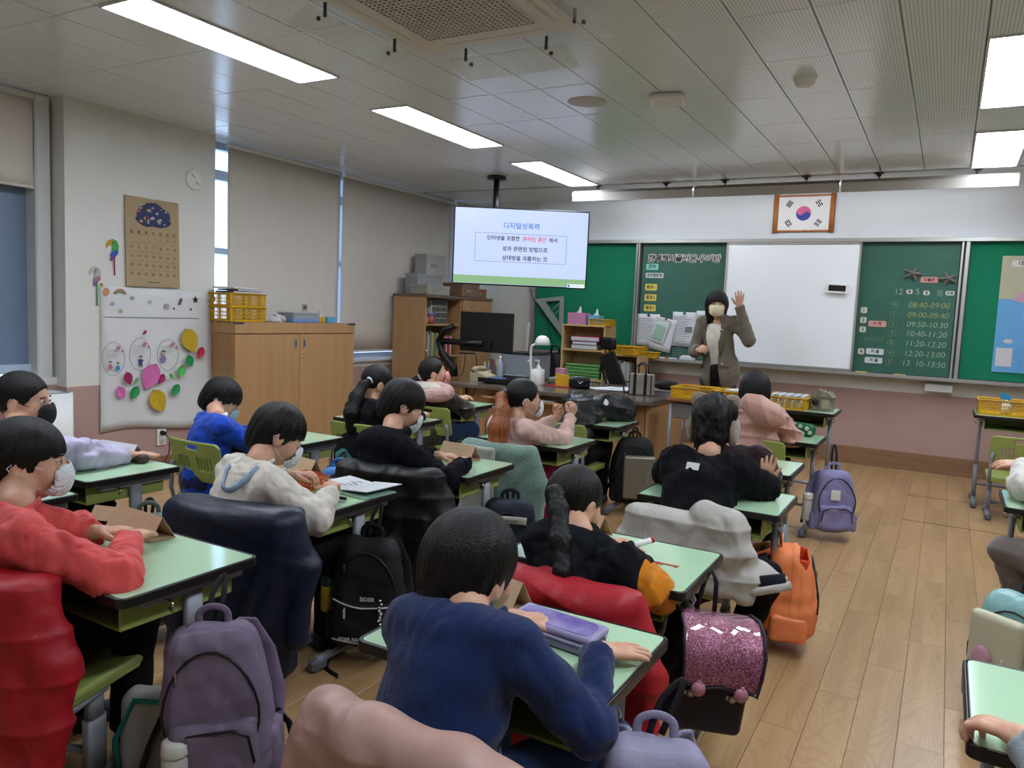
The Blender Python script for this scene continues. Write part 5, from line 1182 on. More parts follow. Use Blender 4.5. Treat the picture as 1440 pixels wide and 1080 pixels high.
# bags under the far desks
q = backpack('drawstring_bag', 'blue and cyan striped drawstring bag hanging below the desk of the boy in blue', (-2.70, 3.00, .22), aim(.6, -.8), .22, .12, .24, mat('blue_striped_nylon', '#1d3f9a', rough=.5, col2='#4a9bc4', vscale=3, stretch=(1, 1, 8)), pocket=False, seed=12, hook=(-.02, -.06, .31)); q['category'] = 'bag'
q = thing('cloth_bag', 'small off-white cloth bag hanging on a desk hook behind the mint coat', 'bag', (-2.965, 4.98, .29)); sdf('pouch', lambda p: rbox(p, (0, 0, .10), (.06, .03, .09), .028)+.004*wob(p, 60, 3), (-.1, -.06, -.02), (.1, .06, .22), .006, mat('off_white_cotton', '#a79f8d', rough=.9), q)
MB().tube([(-.03, 0, .17), (-.02, 0, .25), (0, 0, .30), (.02, 0, .25), (.03, 0, .17)], .004, 6).build('cord', mat('off_white_cotton'), q)
q = thing('plush_keyring', 'pink and teal plush hanging between the desks beside the long ponytail', 'plush toy', (-2.89, 3.44, .33)); sdf('plush', lambda p: smin(smin(ell(p, (0, 0, .10), (.035, .03, .05)), ell(p, (-.03, 0, .03), (.018, .018, .045)), .02), ell(p, (.03, 0, .03), (.018, .018, .045)), .02), (-.08, -.06, -.03), (.08, .06, .18), .006, mat('pink_plush', '#a8445f', rough=1, bump=.5), q); MB().tube([(0, 0, .14), (0, .02, .20), (.0, .05, .24)], .003, 5).build('cord', M_zip, q)
# shoe bag under desk A
t = thing('shoe_bag', 'white and teal shoe bag with black straps on the floor beneath the coral sweater desk', 'bag', (-1.80, 1.30, .0), aim(.6, -.8)); sdf('body', lambda p: rbox(p, (0, 0, .12), (.10, .05, .12), .04)+.005*wob(p, 30, 3), (-.14, -.1, -.01), (.14, .1, .27), .006, mat('white_dotted_vinyl', '#a5a49e', rough=.6), t)
q = MB(); q.tube([(-.09, .05, .02), (-.10, .055, .12), (-.06, .055, .22), (.05, .055, .23), (.10, .05, .12), (.09, .05, .02)], .008, 6); q.build('teal_piping', mat('teal_trim', '#1f7a72', rough=.5), t); MB().tube([(-.03, .06, .20), (0, .09, .12), (.03, .06, .04)], .014, 8, flat=.4).build('black_strap', M_black, t)
# ------------------------------------------------------------------ board lamps, ceiling fittings
for i, (xa, xb) in enumerate(((-3.39, -2.165), (-2.15, -.905), (-.89, .37))):
    lb = ['board lamp bar at the left end over the television corner', 'middle board lamp bar above the flag, between two hangers', 'right board lamp bar glowing at its end'][i]
    t = thing('board_lamp', lb, 'lamp', ((xa+xb)/2, 7.12, 2.43), group='board lamp bars'); L = xb-xa
    q = MB(); poly = [(-.045, 0), (-.060, .075), (-.030, .105), (.05, .105), (.06, .075), (.045, .075), (.035, .09), (-.028, .09), (-.045, .07), (-.033, .0)]
    M_ = Matrix(((0, 0, 1, -L/2), (1, 0, 0, 0), (0, 1, 0, 0), (0, 0, 0, 1))); k = len(q.v); q.prism(poly, 0, L); q.xf(k, M_); q.build('hood', mat('satin_lamp_hood', '#b5b0a8', rough=.3, metal=.4), t)
    MB().cyl((-L/2+.03, .012, .066), (L/2-.03, .012, .066), .013, n=12).build('tube', mat('lamp_tube', '#f0f5ff', emit=BOARD_LAMP*1.0), t)
    for dx in (-.35, .35) if 1 else ():
        q = MB(); q.cyl((dx, 0, .10), (dx, -.03, .15), .006, n=8); q.box((dx, -.03, .144), (.07, .05, .008), .002); q.cyl((dx, -.03, .12), (dx, -.03, .14), .018, n=10); q.build('hanger', M_dgrey, t)
q = thing('speaker', 'flat round ceiling speaker near the middle', 'speaker', (-2.0, 4.31, H_CEIL)); MB().lathe([(0, -.010), (.10, -.008), (.115, -.004), (.118, 0), (.118, .004)], n=32).build('grille', mat('ceiling_white', '#b9b6b0', rough=.5), q); MB().lathe([(0, -.018), (.008, -.015), (.008, -.008)], n=10).build('centre_knob', M_plast, q)
q = thing('wireless_access_point', 'white rounded square wireless box on the ceiling', 'access point', (-1.52, 4.37, H_CEIL)); sdf('case', lambda p: rbox(p, (0, 0, -.022), (.10, .10, .020), .018), (-.12, -.12, -.06), (.12, .12, .01), .006, M_plast, q, rot=(0, 0, .25)); MB().box((.07, -.07, -.043), (.02, .012, .003), .001).build('light_window', mat('led_window', '#e0e0ff'), q)
q = thing('smoke_detector', 'white round smoke detector on the ceiling', 'smoke detector', (-.755, 4.28, H_CEIL)); MB().lathe([(.06, .002), (.06, -.012), (.052, -.016)], n=24).build('base', M_plast, q); MB().lathe([(.052, -.014), (.050, -.032), (.038, -.046), (0, -.048)], n=24).build('sensor_head', M_plast, q)
# cassette air conditioner
M_ac = mat('ac_beige_plastic', '#cfcac2', rough=.45); M_acd = mat('ac_dark_slot', '#34302b', rough=.8)
t = thing('air_conditioner', 'square ceiling cassette air conditioner with a dark grille and clear wind guards', 'air conditioner', (acx, acy, H_CEIL))
MB().prism(rrect(.86, .86, .10, 8), -.036, .012, False).build('panel', M_ac, t)
MB().prism(rrect(.70, .70, .05, 6), -.044, -.035, False).build('grille_frame', M_ac, t)
box('grille_backing', (0, 0, -.0435), (.56, .54, .003), M_acd, t)
q = MB(); nb = 22
for i in range(nb+1): q.box((-.28+.56*i/nb, 0, -.047), (.007, .54, .005))
for i in range(nb+1): q.box((0, -.27+.54*i/nb, -.0475), (.56, .007, .005))
tag(q.build('grille_mesh', M_ac, t), kind='stuff')
for s in (-1, 1):
    box('air_outlet', (0, s*.385, -.0365), (.52, .030, .004), M_ac, t, .001); box('air_outlet', (s*.385, 0, -.0365), (.030, .52, .004), M_ac, t, .001)
M_acr = mat('clear_acrylic', '#d4d8d8', rough=.06, alpha=.28)
def guard(a, b, d, lab):
    """clear plate from a to b (x,y), hanging and tilted outward along d"""
    a = Vector(a); b = Vector(b); d = Vector(d); g = thing('wind_guard', lab, 'wind guard', (0, 0, 0), group='clear wind guards of the air conditioner'); q = MB()
    z0 = H_CEIL-.10; v = [Vector((*a, z0+.03)), Vector((*b, z0+.03)), Vector((*b, z0-.02))+Vector((*d, 0)), Vector((*a, z0-.02))+Vector((*d, 0))]
    n = (v[1]-v[0]).cross(v[3]-v[0]).normalized()*.003; vs = v+[x+n for x in v]
    q.add(vs, [(0, 3, 2, 1), (4, 5, 6, 7), (0, 1, 5, 4), (1, 2, 6, 5), (2, 3, 7, 6), (3, 0, 4, 7)]); q.build('plate', M_acr, g)
    for f in (.15, .85):
        c = a.lerp(b, f); q = MB(); q.box((c.x, c.y, H_CEIL-.055), (.012, .012, .06), .002); q.cyl((c.x+d.x*.3, c.y+d.y*.3, H_CEIL-.078), (c.x+d.x*.3, c.y+d.y*.3, H_CEIL-.092), .009, n=10); q.build('clip', M_dgrey, g)
guard((-2.22, 3.18), (-1.60, 3.18), (0, .17), 'clear acrylic wind guard on the board side of the air conditioner')
guard((-2.37, 2.38), (-2.37, 3.04), (-.12, 0), 'clear acrylic wind guard on the window side of the air conditioner')
guard((-1.44, 2.38), (-1.44, 3.04), (.14, 0), 'clear acrylic wind guard on the right of the air conditioner')

# ------------------------------------------------------------------ television
a = Vector((-4.066, 5.993)); b = Vector((-2.995, 6.634)); ang = math.atan2(b.y-a.y, b.x-a.x); tw_ = (b-a).length
t = thing('television', 'big flat screen showing a slide in Korean, hung from the ceiling', 'television', ((a.x+b.x)/2, (a.y+b.y)/2, 1.55), ang)
TH = .705
MB().box((0, .025, TH/2), (tw_+.012, .045, TH+.012), .004).build('casing', M_black, t)
def slide():
    m = bpy.data.materials.new('lit_slide'); m.use_nodes = True; nt = m.node_tree; b = nt.nodes['Principled BSDF']; b.inputs['Base Color'].default_value = (.02, .02, .02, 1); b.inputs['Roughness'].default_value = .3
    tc = nt.nodes.new('ShaderNodeTexCoord'); sp = nt.nodes.new('ShaderNodeSeparateXYZ'); nt.links.new(tc.outputs['Object'], sp.inputs[0])
    outs = []
    for ax in (0, 2):
        m1 = nt.nodes.new('ShaderNodeMath'); m1.operation = 'MULTIPLY'; m1.inputs[1].default_value = 42; nt.links.new(sp.outputs[ax], m1.inputs[0])
        m2 = nt.nodes.new('ShaderNodeMath'); m2.operation = 'FRACT'; nt.links.new(m1.outputs[0], m2.inputs[0]); m3 = nt.nodes.new('ShaderNodeMath'); m3.operation = 'LESS_THAN'; m3.inputs[1].default_value = .12; nt.links.new(m2.outputs[0], m3.inputs[0]); outs.append(m3)
    mx = nt.nodes.new('ShaderNodeMath'); mx.operation = 'MAXIMUM'; nt.links.new(outs[0].outputs[0], mx.inputs[0]); nt.links.new(outs[1].outputs[0], mx.inputs[1])
    r = nt.nodes.new('ShaderNodeValToRGB'); r.color_ramp.elements[0].color = lin('#c3d2f6'); r.color_ramp.elements[1].color = lin('#b3c5f0'); nt.links.new(mx.outputs[0], r.inputs[0])
    nt.links.new(r.outputs[0], b.inputs['Emission Color']); b.inputs['Emission Strength'].default_value = .78; return m
box('screen', (0, .0, TH/2), (tw_-.012, .004, TH-.014), slide(), t)
scr = lambda n, col, e=1.0: mat(n, col, rough=.4, emit=e)
box('slide_footer_band', (0, -.0022, .045), (tw_-.012, .001, .07), scr('slide_green', '#86b27e', .75), t)
TVM = lambda x, z: Matrix.Translation((x, -.0032, z)) @ Matrix.Rotation(R(90), 4, 'X')
kd = scr('slide_dark_text', '#10162c', .4); kb = scr('slide_blue_text', '#2f72c4', .8)
text('디지털성폭력', .062, kb, t, TVM(0, .545), off=.0008, ext=.0004)
text('인터넷을 포함한', .046, kd, t, TVM(-.165, .43), off=.0009, ext=.0004); text('온라인 공간', .046, scr('slide_red_text', '#d03050', .8), t, TVM(.125, .43), off=.0009, ext=.0004); text('에서', .046, kd, t, TVM(.300, .43), off=.0009, ext=.0004)
text('성과 관련된 방법으로', .048, kd, t, TVM(.04, .335), off=.0009, ext=.0004); text('상대방을 괴롭히는 것', .048, kd, t, TVM(.04, .25), off=.0009, ext=.0004)
for (c, d) in (((.0, .475), (.85, .003)), ((.0, .215), (.85, .003)), ((-.425, .345), (.003, .26)), ((.425, .345), (.003, .26))): box('slide_frame_line', (c[0], -.0028, c[1]), (d[0], .001, d[1]), scr('slide_frame', '#3f5f9a', .7), t)
box('slide_logo_plate', (.53, -.0032, .020), (.16, .001, .032), scr('slide_white', '#dfe6f5', .9), t); MB().lathe([(0, 0), (.012, 0), (.012, .001), (0, .001)], n=16).build('slide_logo', kb, t, (.465, -.004, .020), (R(90), 0, 0)); text('한국양성평등교육', .016, kb, t, TVM(.54, .020), ext=.0004).location.y = -.001
q = MB(); q.cyl((-.25, .22, .45), (-.25, .22, H_CEIL-1.555), .028, n=14); q.lathe([(0, 1.0), (.09, 1.0), (.09, 1.028), (0, 1.028)], (-.25, .22, 0), 20); q.box((-.1, .12, .35), (.5, .05, .3), .004); q.box((-.25, .17, .5), (.10, .14, .12), .004); q.build('ceiling_mount', M_black, t)
q = MB(); q.tube([(.10, .03, 0), (.13, .03, -.10), (.20, .02, -.22), (.30, .0, -.38), (.34, .0, -.52)], .004, 6); q.build('cable', M_black, t)

# ------------------------------------------------------------------ things on the board wall
FW = lambda x, y, z: Matrix.Translation((x, y, z)) @ Matrix.Rotation(R(90), 4, 'X')
t = thing('flag_frame', 'framed national flag with a red and blue circle above the whiteboard', 'framed flag', (-1.31, YP-.005, 2.37), 0)
M_fwood = wood('flag_frame_wood', '#9c5a26', '#b57038', ax=2, ring=20); w_, h_ = .56, .355
box('picture', (0, -.006, 0), (w_-.06, .008, h_-.03), mat('flag_white', '#e6e6e4', rough=.4), t)
for s in (-1, 1): MB().tube([(s*(w_/2-.022), -.012, -h_/2-.006), (s*(w_/2-.022), -.012, h_/2+.006)], .024, 10, flat=.6, up=(0, 1, 0)).build('frame_post', M_fwood, t); box('frame_bar', (0, -.010, s*(h_/2-.010)), (w_-.08, .014, .018), M_fwood, t, .003)
def semi(n=24):  # taegeuk halves, slightly tilted
    r = .069; up = [(r*math.cos(a), r*math.sin(a)) for a in np.linspace(0, PI, n)]; l = [(-r/2+r/2*math.cos(a), r/2*math.sin(a)) for a in np.linspace(PI, 2*PI, n//2)]; rr = [(r/2+r/2*math.cos(a), r/2*math.sin(a)) for a in np.linspace(PI, 0, n//2)]; return up+l[1:]+rr[1:-1]
for nm, rot, col in (('red_half', -.59, '#d85f90'), ('blue_half', PI-.59, '#2f3f9c')):
    q = MB(); q.prism([(x*math.cos(rot)-y*math.sin(rot), x*math.sin(rot)+y*math.cos(rot)) for x, y in semi()], 0, .0015); q.build(nm, mat(nm+'_print', col, rough=.5), t, (0, -.0105, 0), (R(90), 0, 0))
M_ink = mat('black_ink', '#1b1b1e', rough=.6)
for (sx, sz, pat) in ((-1, 1, '111'), (1, 1, '010'), (-1, -1, '101'), (1, -1, '000')):
    an = math.atan2(sz*.095, sx*.135)+R(90)
    for i, c in enumerate(pat):
        o = (i-1)*.017; cx = sx*.135+math.cos(an-R(90))*o; cz = sz*.092+math.sin(an-R(90))*o
        for (c0, l) in ([(0, .062)] if c == '1' else [(-.0175, .027), (.0175, .027)]):
            o2 = box('trigram_bar', (0, 0, 0), (l, .0015, .010), M_ink, t); o2.location = (cx+math.cos(an)*c0, -.0112, cz+math.sin(an)*c0); o2.rotation_euler = (0, -an, 0)
YC = YP-.018
# heading letters: white outline under black strokes
t = thing('heading_lettering', 'white edged black Korean cut-out heading at the top of the chalkboard', 'lettering', (0, YC, 0))
for wd, xx in (('함께해서', -2.70), ('즐거운', -2.435), ('우리반', -2.195)):
    text(wd, .084, mat('white_cut_paper', '#dcdcd8', rough=.8), t, FW(xx, -.001, 1.93), off=.0065, ext=.002, name='paper_outline', shear=.15)
    text(wd, .084, M_ink, t, FW(xx, -.005, 1.93), off=.0006, ext=.001, name='black_stroke', shear=.15)
def card(name, lab, x, z, w_, h_, col, txt=None, ts=.04, tcol=None, rot=0, y=YC, group=None, cat='card'):
    t = thing(name, lab, cat, (x, y, z), group=group); t.rotation_euler = (0, rot, 0)
    MB().prism(rrect(w_, h_, min(.012, h_*.3), 3), 0, .004).build('board', mat('card_'+col.strip('#'), col, rough=.5), t, (0, 0, 0), (R(90), 0, 0))
    if txt: text(txt, ts, tcol or M_ink, t, FW(0, -.0048, 0), off=.0008, ext=.0005)
    return t
card('magnet_card', 'turquoise magnet card reading learning topic, topmost of the column', -2.795, 1.845, .135, .065, '#7fc4b9', '공부', .05)
card('magnet_card', 'grey magnet card with speech bubble corner under the turquoise card', -2.765, 1.755, .20, .055, '#b9c3bd', '공부할문제', .036)
for i, z in enumerate((1.63, 1.52, 1.41)): card('magnet_card', ['yellow magnet card directly under the grey card', 'yellow magnet card, middle one of three', 'yellow magnet card just above the pinned papers'][i], -2.795, z, .13, .07, '#d6c25a', '활동%d' % (i+1), .042, group='yellow activity cards')
M_paper = mat('white_paper', '#c9cbce', rough=.8, var=.02); M_line = mat('grey_print_lines', '#83868a', rough=.8)
def sheet(lab, x, z, w_, h_, rot=0, y=YC-.002, lines=9, mcol='#2c3f8c', img=False):
    t = thing('pinned_paper', lab, 'paper', (x, y, z), group='papers pinned on the chalkboard'); t.rotation_euler = (0, rot, 0)
    vs = []; n = 6
    for j in range(n+1):
        for i in range(n+1): u, v = i/n-.5, j/n-.5; vs.append((u*w_, -.004-.02*max(0, -v-.2)**1.5*(1+u), v*h_))
    q = MB(); q.add(vs, [(j*(n+1)+i, j*(n+1)+i+1, (j+1)*(n+1)+i+1, (j+1)*(n+1)+i) for j in range(n) for i in range(n)], True); o = q.build('sheet', M_paper, t); md = o.modifiers.new('s', 'SOLIDIFY'); md.thickness = .001
    q = MB(); r2 = random.Random(int(w_*9999+x*77))
    for k in range(lines): ll = w_*r2.uniform(.45, .8); q.box((-w_*.42+ll/2, -.0095, h_*.36-k*h_*.07), (ll, .0006, .0045))
    tag(q.build('printed_lines', M_line, t), kind='stuff')
    if img: box('printed_picture', (w_*.22, -.0100, 0), (w_*.3, .0006, h_*.16), mat('grey_picture', '#6f7376', rough=.8, var=.4, vscale=60), t)
    m_ = thing('magnet', {'#1c2450': 'navy', '#7a1c30': 'dark red', '#2a6a4a': 'green', '#c0a82a': 'yellow'}[mcol]+' board magnet holding a paper on the chalkboard', 'magnet', (x+(.0 if not rot else .03), y-.008, z+h_/2-.012)); MB().lathe([(0, 0), (.014, 0), (.015, .006), (.010, .012), (0, .014)], n=14).build('cap', mat('magnet_'+mcol.strip('#'), mcol, rough=.3), m_, None, (R(90), 0, 0)); return t
sheet('white printed sheet at the left of the pinned papers', -2.80, 1.175, .25, .34, 0, lines=10, mcol='#1c2450')
sheet('white printed sheet tilted behind the clear sleeve', -2.63, 1.135, .24, .35, .18, YC-.012, 4, '#7a1c30')
sheet('white printed sheet with a small grey picture', -2.41, 1.20, .25, .36, 0, YC-.006, 17, '#2a6a4a', True)
sheet('white printed sheet close behind the teacher', -2.16, 1.22, .25, .36, 0, YC-.004, 18, '#c0a82a')
t = thing('clear_sleeve', 'crumpled clear plastic sleeve holding a green note card, pinned at a tilt', 'plastic sleeve', (-2.66, YC-.026, 1.175)); t.rotation_euler = (0, .28, 0)
sdf('sleeve', lambda p: rbox(p, (0, 0, 0), (.085, .005, .135), .004)+.003*wob(p, 60, 4), (-.11, -.02, -.16), (.11, .02, .16), .006, mat('clear_plastic_film', '#b9c2c0', rough=.2, var=.1, vscale=40), t); box('green_note', (0, -.011, -.02), (.10, .003, .15), mat('pale_green_note', '#8fb09a', rough=.7), t)
# writing at the right of the board
M_ch = mat('chalk_white', '#a9b89c', rough=1, var=.3, vscale=200); M_chy = mat('chalk_yellowish', '#a8a860', rough=1, var=.3, vscale=200)
XR0 = -.42
t = thing('chalk_timetable', 'chalk date and timetable of lesson hours written at the right of the chalkboard', 'chalk writing', (0, YC+.003, 0))
text('12', .075, M_ch, t, FW(-.43, 0, 1.64), off=-.0012, ext=.0002); text('5', .075, M_ch, t, FW(-.275, 0, 1.645), off=-.0012, ext=.0002); text('월', .06, M_ch, t, FW(-.10, 0, 1.635), off=-.001, ext=.0002)
rows = [(1.525, '아', '08:40-09:00', M_chy), (1.435, '1', '09:00-09:40', M_chy), (1.35, '2', '09:50-10:30', M_ch), (1.265, '3', '10:40-11:20', M_ch), (1.175, '점', '11:20-12:20', M_ch), (1.085, '4', '12:20-13:00', M_ch), (.995, '5', '13  10-13:50', M_ch)]
for z, n, tx, m_ in rows:
    text(tx, .071, m_, t, FW(-.178, 0, z), off=-.0012, ext=.0002, shear=.12, space=.98)
    text(n, .045, M_chy, t, FW(-.455, 0, z), off=-.0008, ext=.0002)
    q = MB(); q.tube([(-.455+.034*math.cos(k), .0, z+.032*math.sin(k)) for k in np.linspace(0, 2*PI, 20)], .0022, 5, flat=.3); q.build('chalk_ring', M_chy, t)
text('점심시간', .046, M_chy, t, FW(-.605, 0, 1.195), off=-.0012, ext=.0002, shear=.1)
for s_, xx, zz in (('월', -.205, 1.755), ('일', -.03, 1.74), ('요일', .0, 1.74)): pass
card('word_card', 'tiny white card after the chalk number twelve', -.341, 1.645, .05, .04, '#c4c8c4', '월', .03, group='small date cards'); card('word_card', 'tiny white card after the chalk number five', -.204, 1.638, .05, .04, '#c4c8c4', '일', .03, group='small date cards'); card('word_card', 'small white card at the right end of the chalk date', -.02, 1.64, .07, .04, '#c4c8c4', '요일', .028, group='small date cards')
for i, (zz, xx) in enumerate(((1.465, -.706), (1.373, -.704), (1.286, -.703), (1.08, -.70))): card('number_card', 'cream card with the black number %s left of the timetable' % ['one', 'two', 'three', 'four'][i], xx, zz, .055, .055, '#c3c6b4', str(i+1), .042, group='lesson number cards')
card('subject_card', 'pink subject card beside the number cards two and three', -.583, 1.343, .15, .055, '#c98f86', '수 학', .036)
card('subject_card', 'white subject card beside the number card four', -.583, 1.085, .15, .055, '#c3c6c8', '겨 울', .036)
card('subject_card', 'white subject card lowest on the chalkboard', -.588, 1.003, .15, .055, '#c3c6c9', '겨 울', .036)
card('title_card', 'pink card between the two folded newspaper stars', -.191, 1.755, .14, .05, '#cc8a80', '오늘은', .034)
for k, (xx, lb) in enumerate(((-.325, 'grey newspaper paper star left of the pink card'), (-.045, 'grey newspaper paper star right of the pink card'))):
    t = thing('paper_star', lb, 'paper star', (xx, YC-.02, 1.805-.04*k), group='newspaper stars'); vs = [(0, -.03, 0)]; n = 10
    for i in range(n): a_ = PI/2+i*PI/5+.35*(1 if k else -1); r_ = .085 if i % 2 == 0 else .035; vs.append((r_*math.cos(a_)*1.1, (.01 if i % 2 else -.004), r_*math.sin(a_)*.8))
    vs.append((0, .012, 0)); fs = [(0, 1+i, 1+(i+1) % n) for i in range(n)]+[(11, 1+(i+1) % n, 1+i) for i in range(n)]
    q = MB(); q.add(vs, fs); q.build('folded_paper', mat('newspaper_grey', '#77756c', rough=.8, var=.35, vscale=60), t)
t = thing('timer', 'white magnetic timer with a dark screen stuck on the whiteboard', 'timer', (-.945, YP-.085, 1.655)); t.rotation_euler = (0, .04, 0); MB().prism(rrect(.185, .085, .012), 0, .018).build('case', M_plast, t, None, (R(90), 0, 0)); box('screen', (-.0, -.0195, .004), (.15, .003, .055), M_black, t, .001)
# map
t = thing('wall_map', 'map of the Korean peninsula with blue sea on the right pin board', 'map', (.95, YC-.0, 1.47))
box('map_sheet', (0, 0, 0), (1.2, .004, 1.0), mat('map_sea_blue', '#5e9bc8', rough=.4, var=.05, vscale=6), t); M_tan = mat('map_tan', '#a9a68b', rough=.5, var=.05, vscale=10)
q = MB(); q.prism([(-.6, .5), (.6, .5), (.6, .35), (.2, .30), (-.05, .32), (-.22, .25), (-.42, .20), (-.5, .13), (-.6, .13)], 0, .001); q.build('mainland', M_tan, t, (0, -.0025, 0), (R(90), 0, 0))
q = MB(); q.prism([(-.44, .19), (-.30, .27), (-.10, .30), (.10, .34), (.12, .2), (-.05, .10), (.0, .0), (.12, -.10), (.15, -.30), (-.05, -.38), (-.28, -.36), (-.30, -.15), (-.38, -.06), (-.42, .02), (-.36, .04), (-.32, .08), (-.50, .12)], 0, .001); q.build('peninsula', mat('map_pink', '#b98fa0', rough=.5, var=.12, vscale=8), t, (0, -.0036, 0), (R(90), 0, 0))
q = MB(); q.prism([(-.30, -.15), (-.05, -.12), (.12, -.12), (.15, -.30), (-.05, -.38), (-.28, -.36)], 0, .001); q.build('southern_part', mat('map_green', '#7fa06a', rough=.5, var=.15, vscale=14), t, (0, -.0048, 0), (R(90), 0, 0))
box('inset', (-.52, -.004, -.37), (.12, .002, .16), mat('map_inset', '#c3bfc0', rough=.5), t); q = MB(); q.prism([(.035*math.cos(a), .018*math.sin(a)) for a in np.linspace(0, 2*PI, 14)[:-1]], 0, .001); q.build('island', mat('map_inset'), t, (-.50, -.0036, -.23), (R(90), 0, 0))
q = MB(); q.prism(rrect(.30, .055, .02), 0, .0015); q.build('title_plate', mat('map_title', '#c9cac3', rough=.5), t, (-.38, -.0048, .435), (R(90), 0, 0)); text('대한민국', .045, M_ink, t, FW(-.40, -.0075, .435), off=.0006, ext=.0003)
# chalk tray things
def basket(name, lab, loc, rz, w_, d_, h_, group='yellow plastic baskets', m=None):
    m = m or mat('yellow_basket_plastic', '#c99a12', rough=.45)
    t = thing(name, lab, 'basket', loc, rz, group)
    MB().box((0, 0, .004), (w_*.94, d_*.94, .006), .002).build('base', m, t)
    for (sx, sy) in ((1, 0), (-1, 0), (0, 1), (0, -1)):
        L = d_ if sx else w_; q = MB(); n = max(4, int(L/.016)); X0 = lambda u, z: ((sx*(w_/2*(.94+.06*z/h_)), u, z) if sx else (u, sy*(d_/2*(.94+.06*z/h_)), z))
        def bar(u0, u1, z0, z1):
            c = [X0((u0+u1)/2, (z0+z1)/2)]; q.box(c[0], ((.004 if sx else abs(u1-u0)), (abs(u1-u0) if sx else .004), abs(z1-z0)))
        bar(-L/2, L/2, h_-.012, h_); bar(-L/2*.95, L/2*.95, 0, .016)
        for zz in (h_*.38, h_*.62): bar(-L/2*.97, L/2*.97, zz-.003, zz+.003)
        for i in range(n+1): u = -L/2*.95+L*.95*i/n; bar(u-.0022, u+.0022, .01, h_-.006)
        for s2 in (-1, 1): bar(s2*L/2*.95-.008, s2*L/2*.95+.008, .01, h_)
        q.build('side', m, t)
    q = MB(); pr = rrect(w_+.014, d_+.014, .02, 4); q.tube([(x, y, h_) for x, y in pr+[pr[0]]], .006, 6, flat=.7); q.build('rim', m, t); return t
basket('basket', 'small yellow basket on the chalk tray below the pinned papers', (-2.79, YP-.10, .882), 0, .30, .09, .06)
t = thing('dry_plant', 'brownish folded cloth heap in the yellow basket on the chalk tray', 'cloth', (-2.84, YP-.10, .93)); sdf('cloth', lambda p: ell(p, (0, 0, .01), (.08, .03, .035))+.008*wob(p, 50, 3), (-.12, -.06, -.05), (.12, .06, .08), .006, mat('olive_brown_cloth', '#5b5230', rough=.9), t)
t = thing('board_eraser', 'white cloth eraser resting on the chalk tray near the teacher', 'eraser', (-2.33, YP-.09, .882)); MB().box((0, 0, .02), (.16, .05, .04), .01).build('felt', M_paper, t); box('grip', (0, 0, .045), (.12, .03, .014), M_plast, t, .004)
for k, (xx, cc, lb) in enumerate(((-2.60, '#b02a3c', 'red capped marker lying on the chalk tray'), (-2.47, '#2a4ab0', 'blue capped marker lying on the chalk tray'))):
    t = thing('marker', lb, 'marker', (xx, YP-.09, .888)); MB().cyl((-.06, 0, .004), (.03, 0, .004), .008, n=10).build('barrel', M_plast, t); MB().cyl((.03, 0, .004), (.065, 0, .004), .009, n=10).build('cap', mat('cap_'+cc.strip('#'), cc, rough=.4), t)
for xx, lb in ((-.68, 'yellow chalk pieces on the tray at the whiteboard corner'), (-.36, 'yellow chalk stick on the tray below the timetable')):
    t = thing('chalk', lb, 'chalk', (xx, YP-.08, .884)); MB().cyl((-.05, 0, .006), (.05, .01, .006), .006, n=8).build('stick', mat('yellow_chalk', '#b9a657', rough=1), t)
# ------------------------------------------------------------------ left wall: pillar decorations (their faces look along +X)
PX = -5.118
WL = lambda y, z, dx=0: Matrix.Translation((PX+dx, y, z)) @ Matrix.Rotation(R(90), 4, 'Z') @ Matrix.Rotation(R(90), 4, 'X')
def flat(poly, dx, th, m, parent, name):
    """polygon in (y, z) metres, lying on the pillar face"""
    q = MB(); q.prism([(y, z) for y, z in poly], 0, th); k = q.mesh(name); k.transform(WL(0, 0, dx)); return link(name, k, m, parent)
t = thing('poster', 'big white paper poster with leaves, eggs and pencil drawings taped on the pillar', 'poster', (0, 0, 0))
vs = []; nx, nz = 14, 16
for j in range(nz+1):
    for i in range(nx+1):
        u, v = i/nx, j/nz; y = 3.222+.93*u-.01*math.sin(v*5)*(u-.5); z = 1.358-(1.04-.02*math.sin(u*6)+.03*(u-.5))*v
        vs.append((PX+.008+.007*math.sin(u*7+v*9)*v+.012*v*v*abs(math.sin(u*4)), y, z))
q = MB(); q.add(vs, [(j*(nx+1)+i, (j+1)*(nx+1)+i, (j+1)*(nx+1)+i+1, j*(nx+1)+i+1) for j in range(nz) for i in range(nx)], True); o = q.build('paper_sheet', mat('poster_paper', '#cccccb', rough=.85, var=.03, vscale=5), t); md = o.modifiers.new('s', 'SOLIDIFY'); md.thickness = .002
M_pen = mat('pencil_line', '#6a6c70', rough=.9); LC = {'y': '#b99a1e', 'r': '#b0243a', 'g': '#1f8a4a', 'l': '#4fae58', 'm': '#92204f', 'p': '#c765a0'}; LN = {'y': 'yellow', 'r': 'red', 'g': 'dark green', 'l': 'light green', 'm': 'crimson', 'p': 'pink'}
leaves = [((3.916, .977), (3.878, 1.068), (3.964, .886), 'y'), ((4.021, .885), (4.04, .924), (4.0, .838), 'r'), ((3.927, .82), (3.9, .865), (3.94, .772), 'g'), ((3.843, .741), (3.864, .788), (3.827, .694), 'l'), ((3.755, .709), (3.742, .728), (3.771, .688), 'l'), ((3.791, .603), (3.822, .644), (3.769, .559), 'g'), ((3.68, .695), (3.695, .728), (3.655, .656), 'm'), ((3.582, .718), (3.631, .808), (3.539, .626), 'p'), ((3.405, .714), (3.393, .758), (3.422, .666), 'm'), ((3.47, .691), (3.482, .71), (3.459, .67), 'l'), ((3.358, .615), (3.329, .656), (3.374, .568), 'p'), ((3.457, .603), (3.482, .649), (3.433, .56), 'g'), ((3.64, .533), (3.603, .615), (3.69, .445), 'y'), ((3.535, 1.04), (3.549, 1.055), (3.523, 1.023), 'm')]
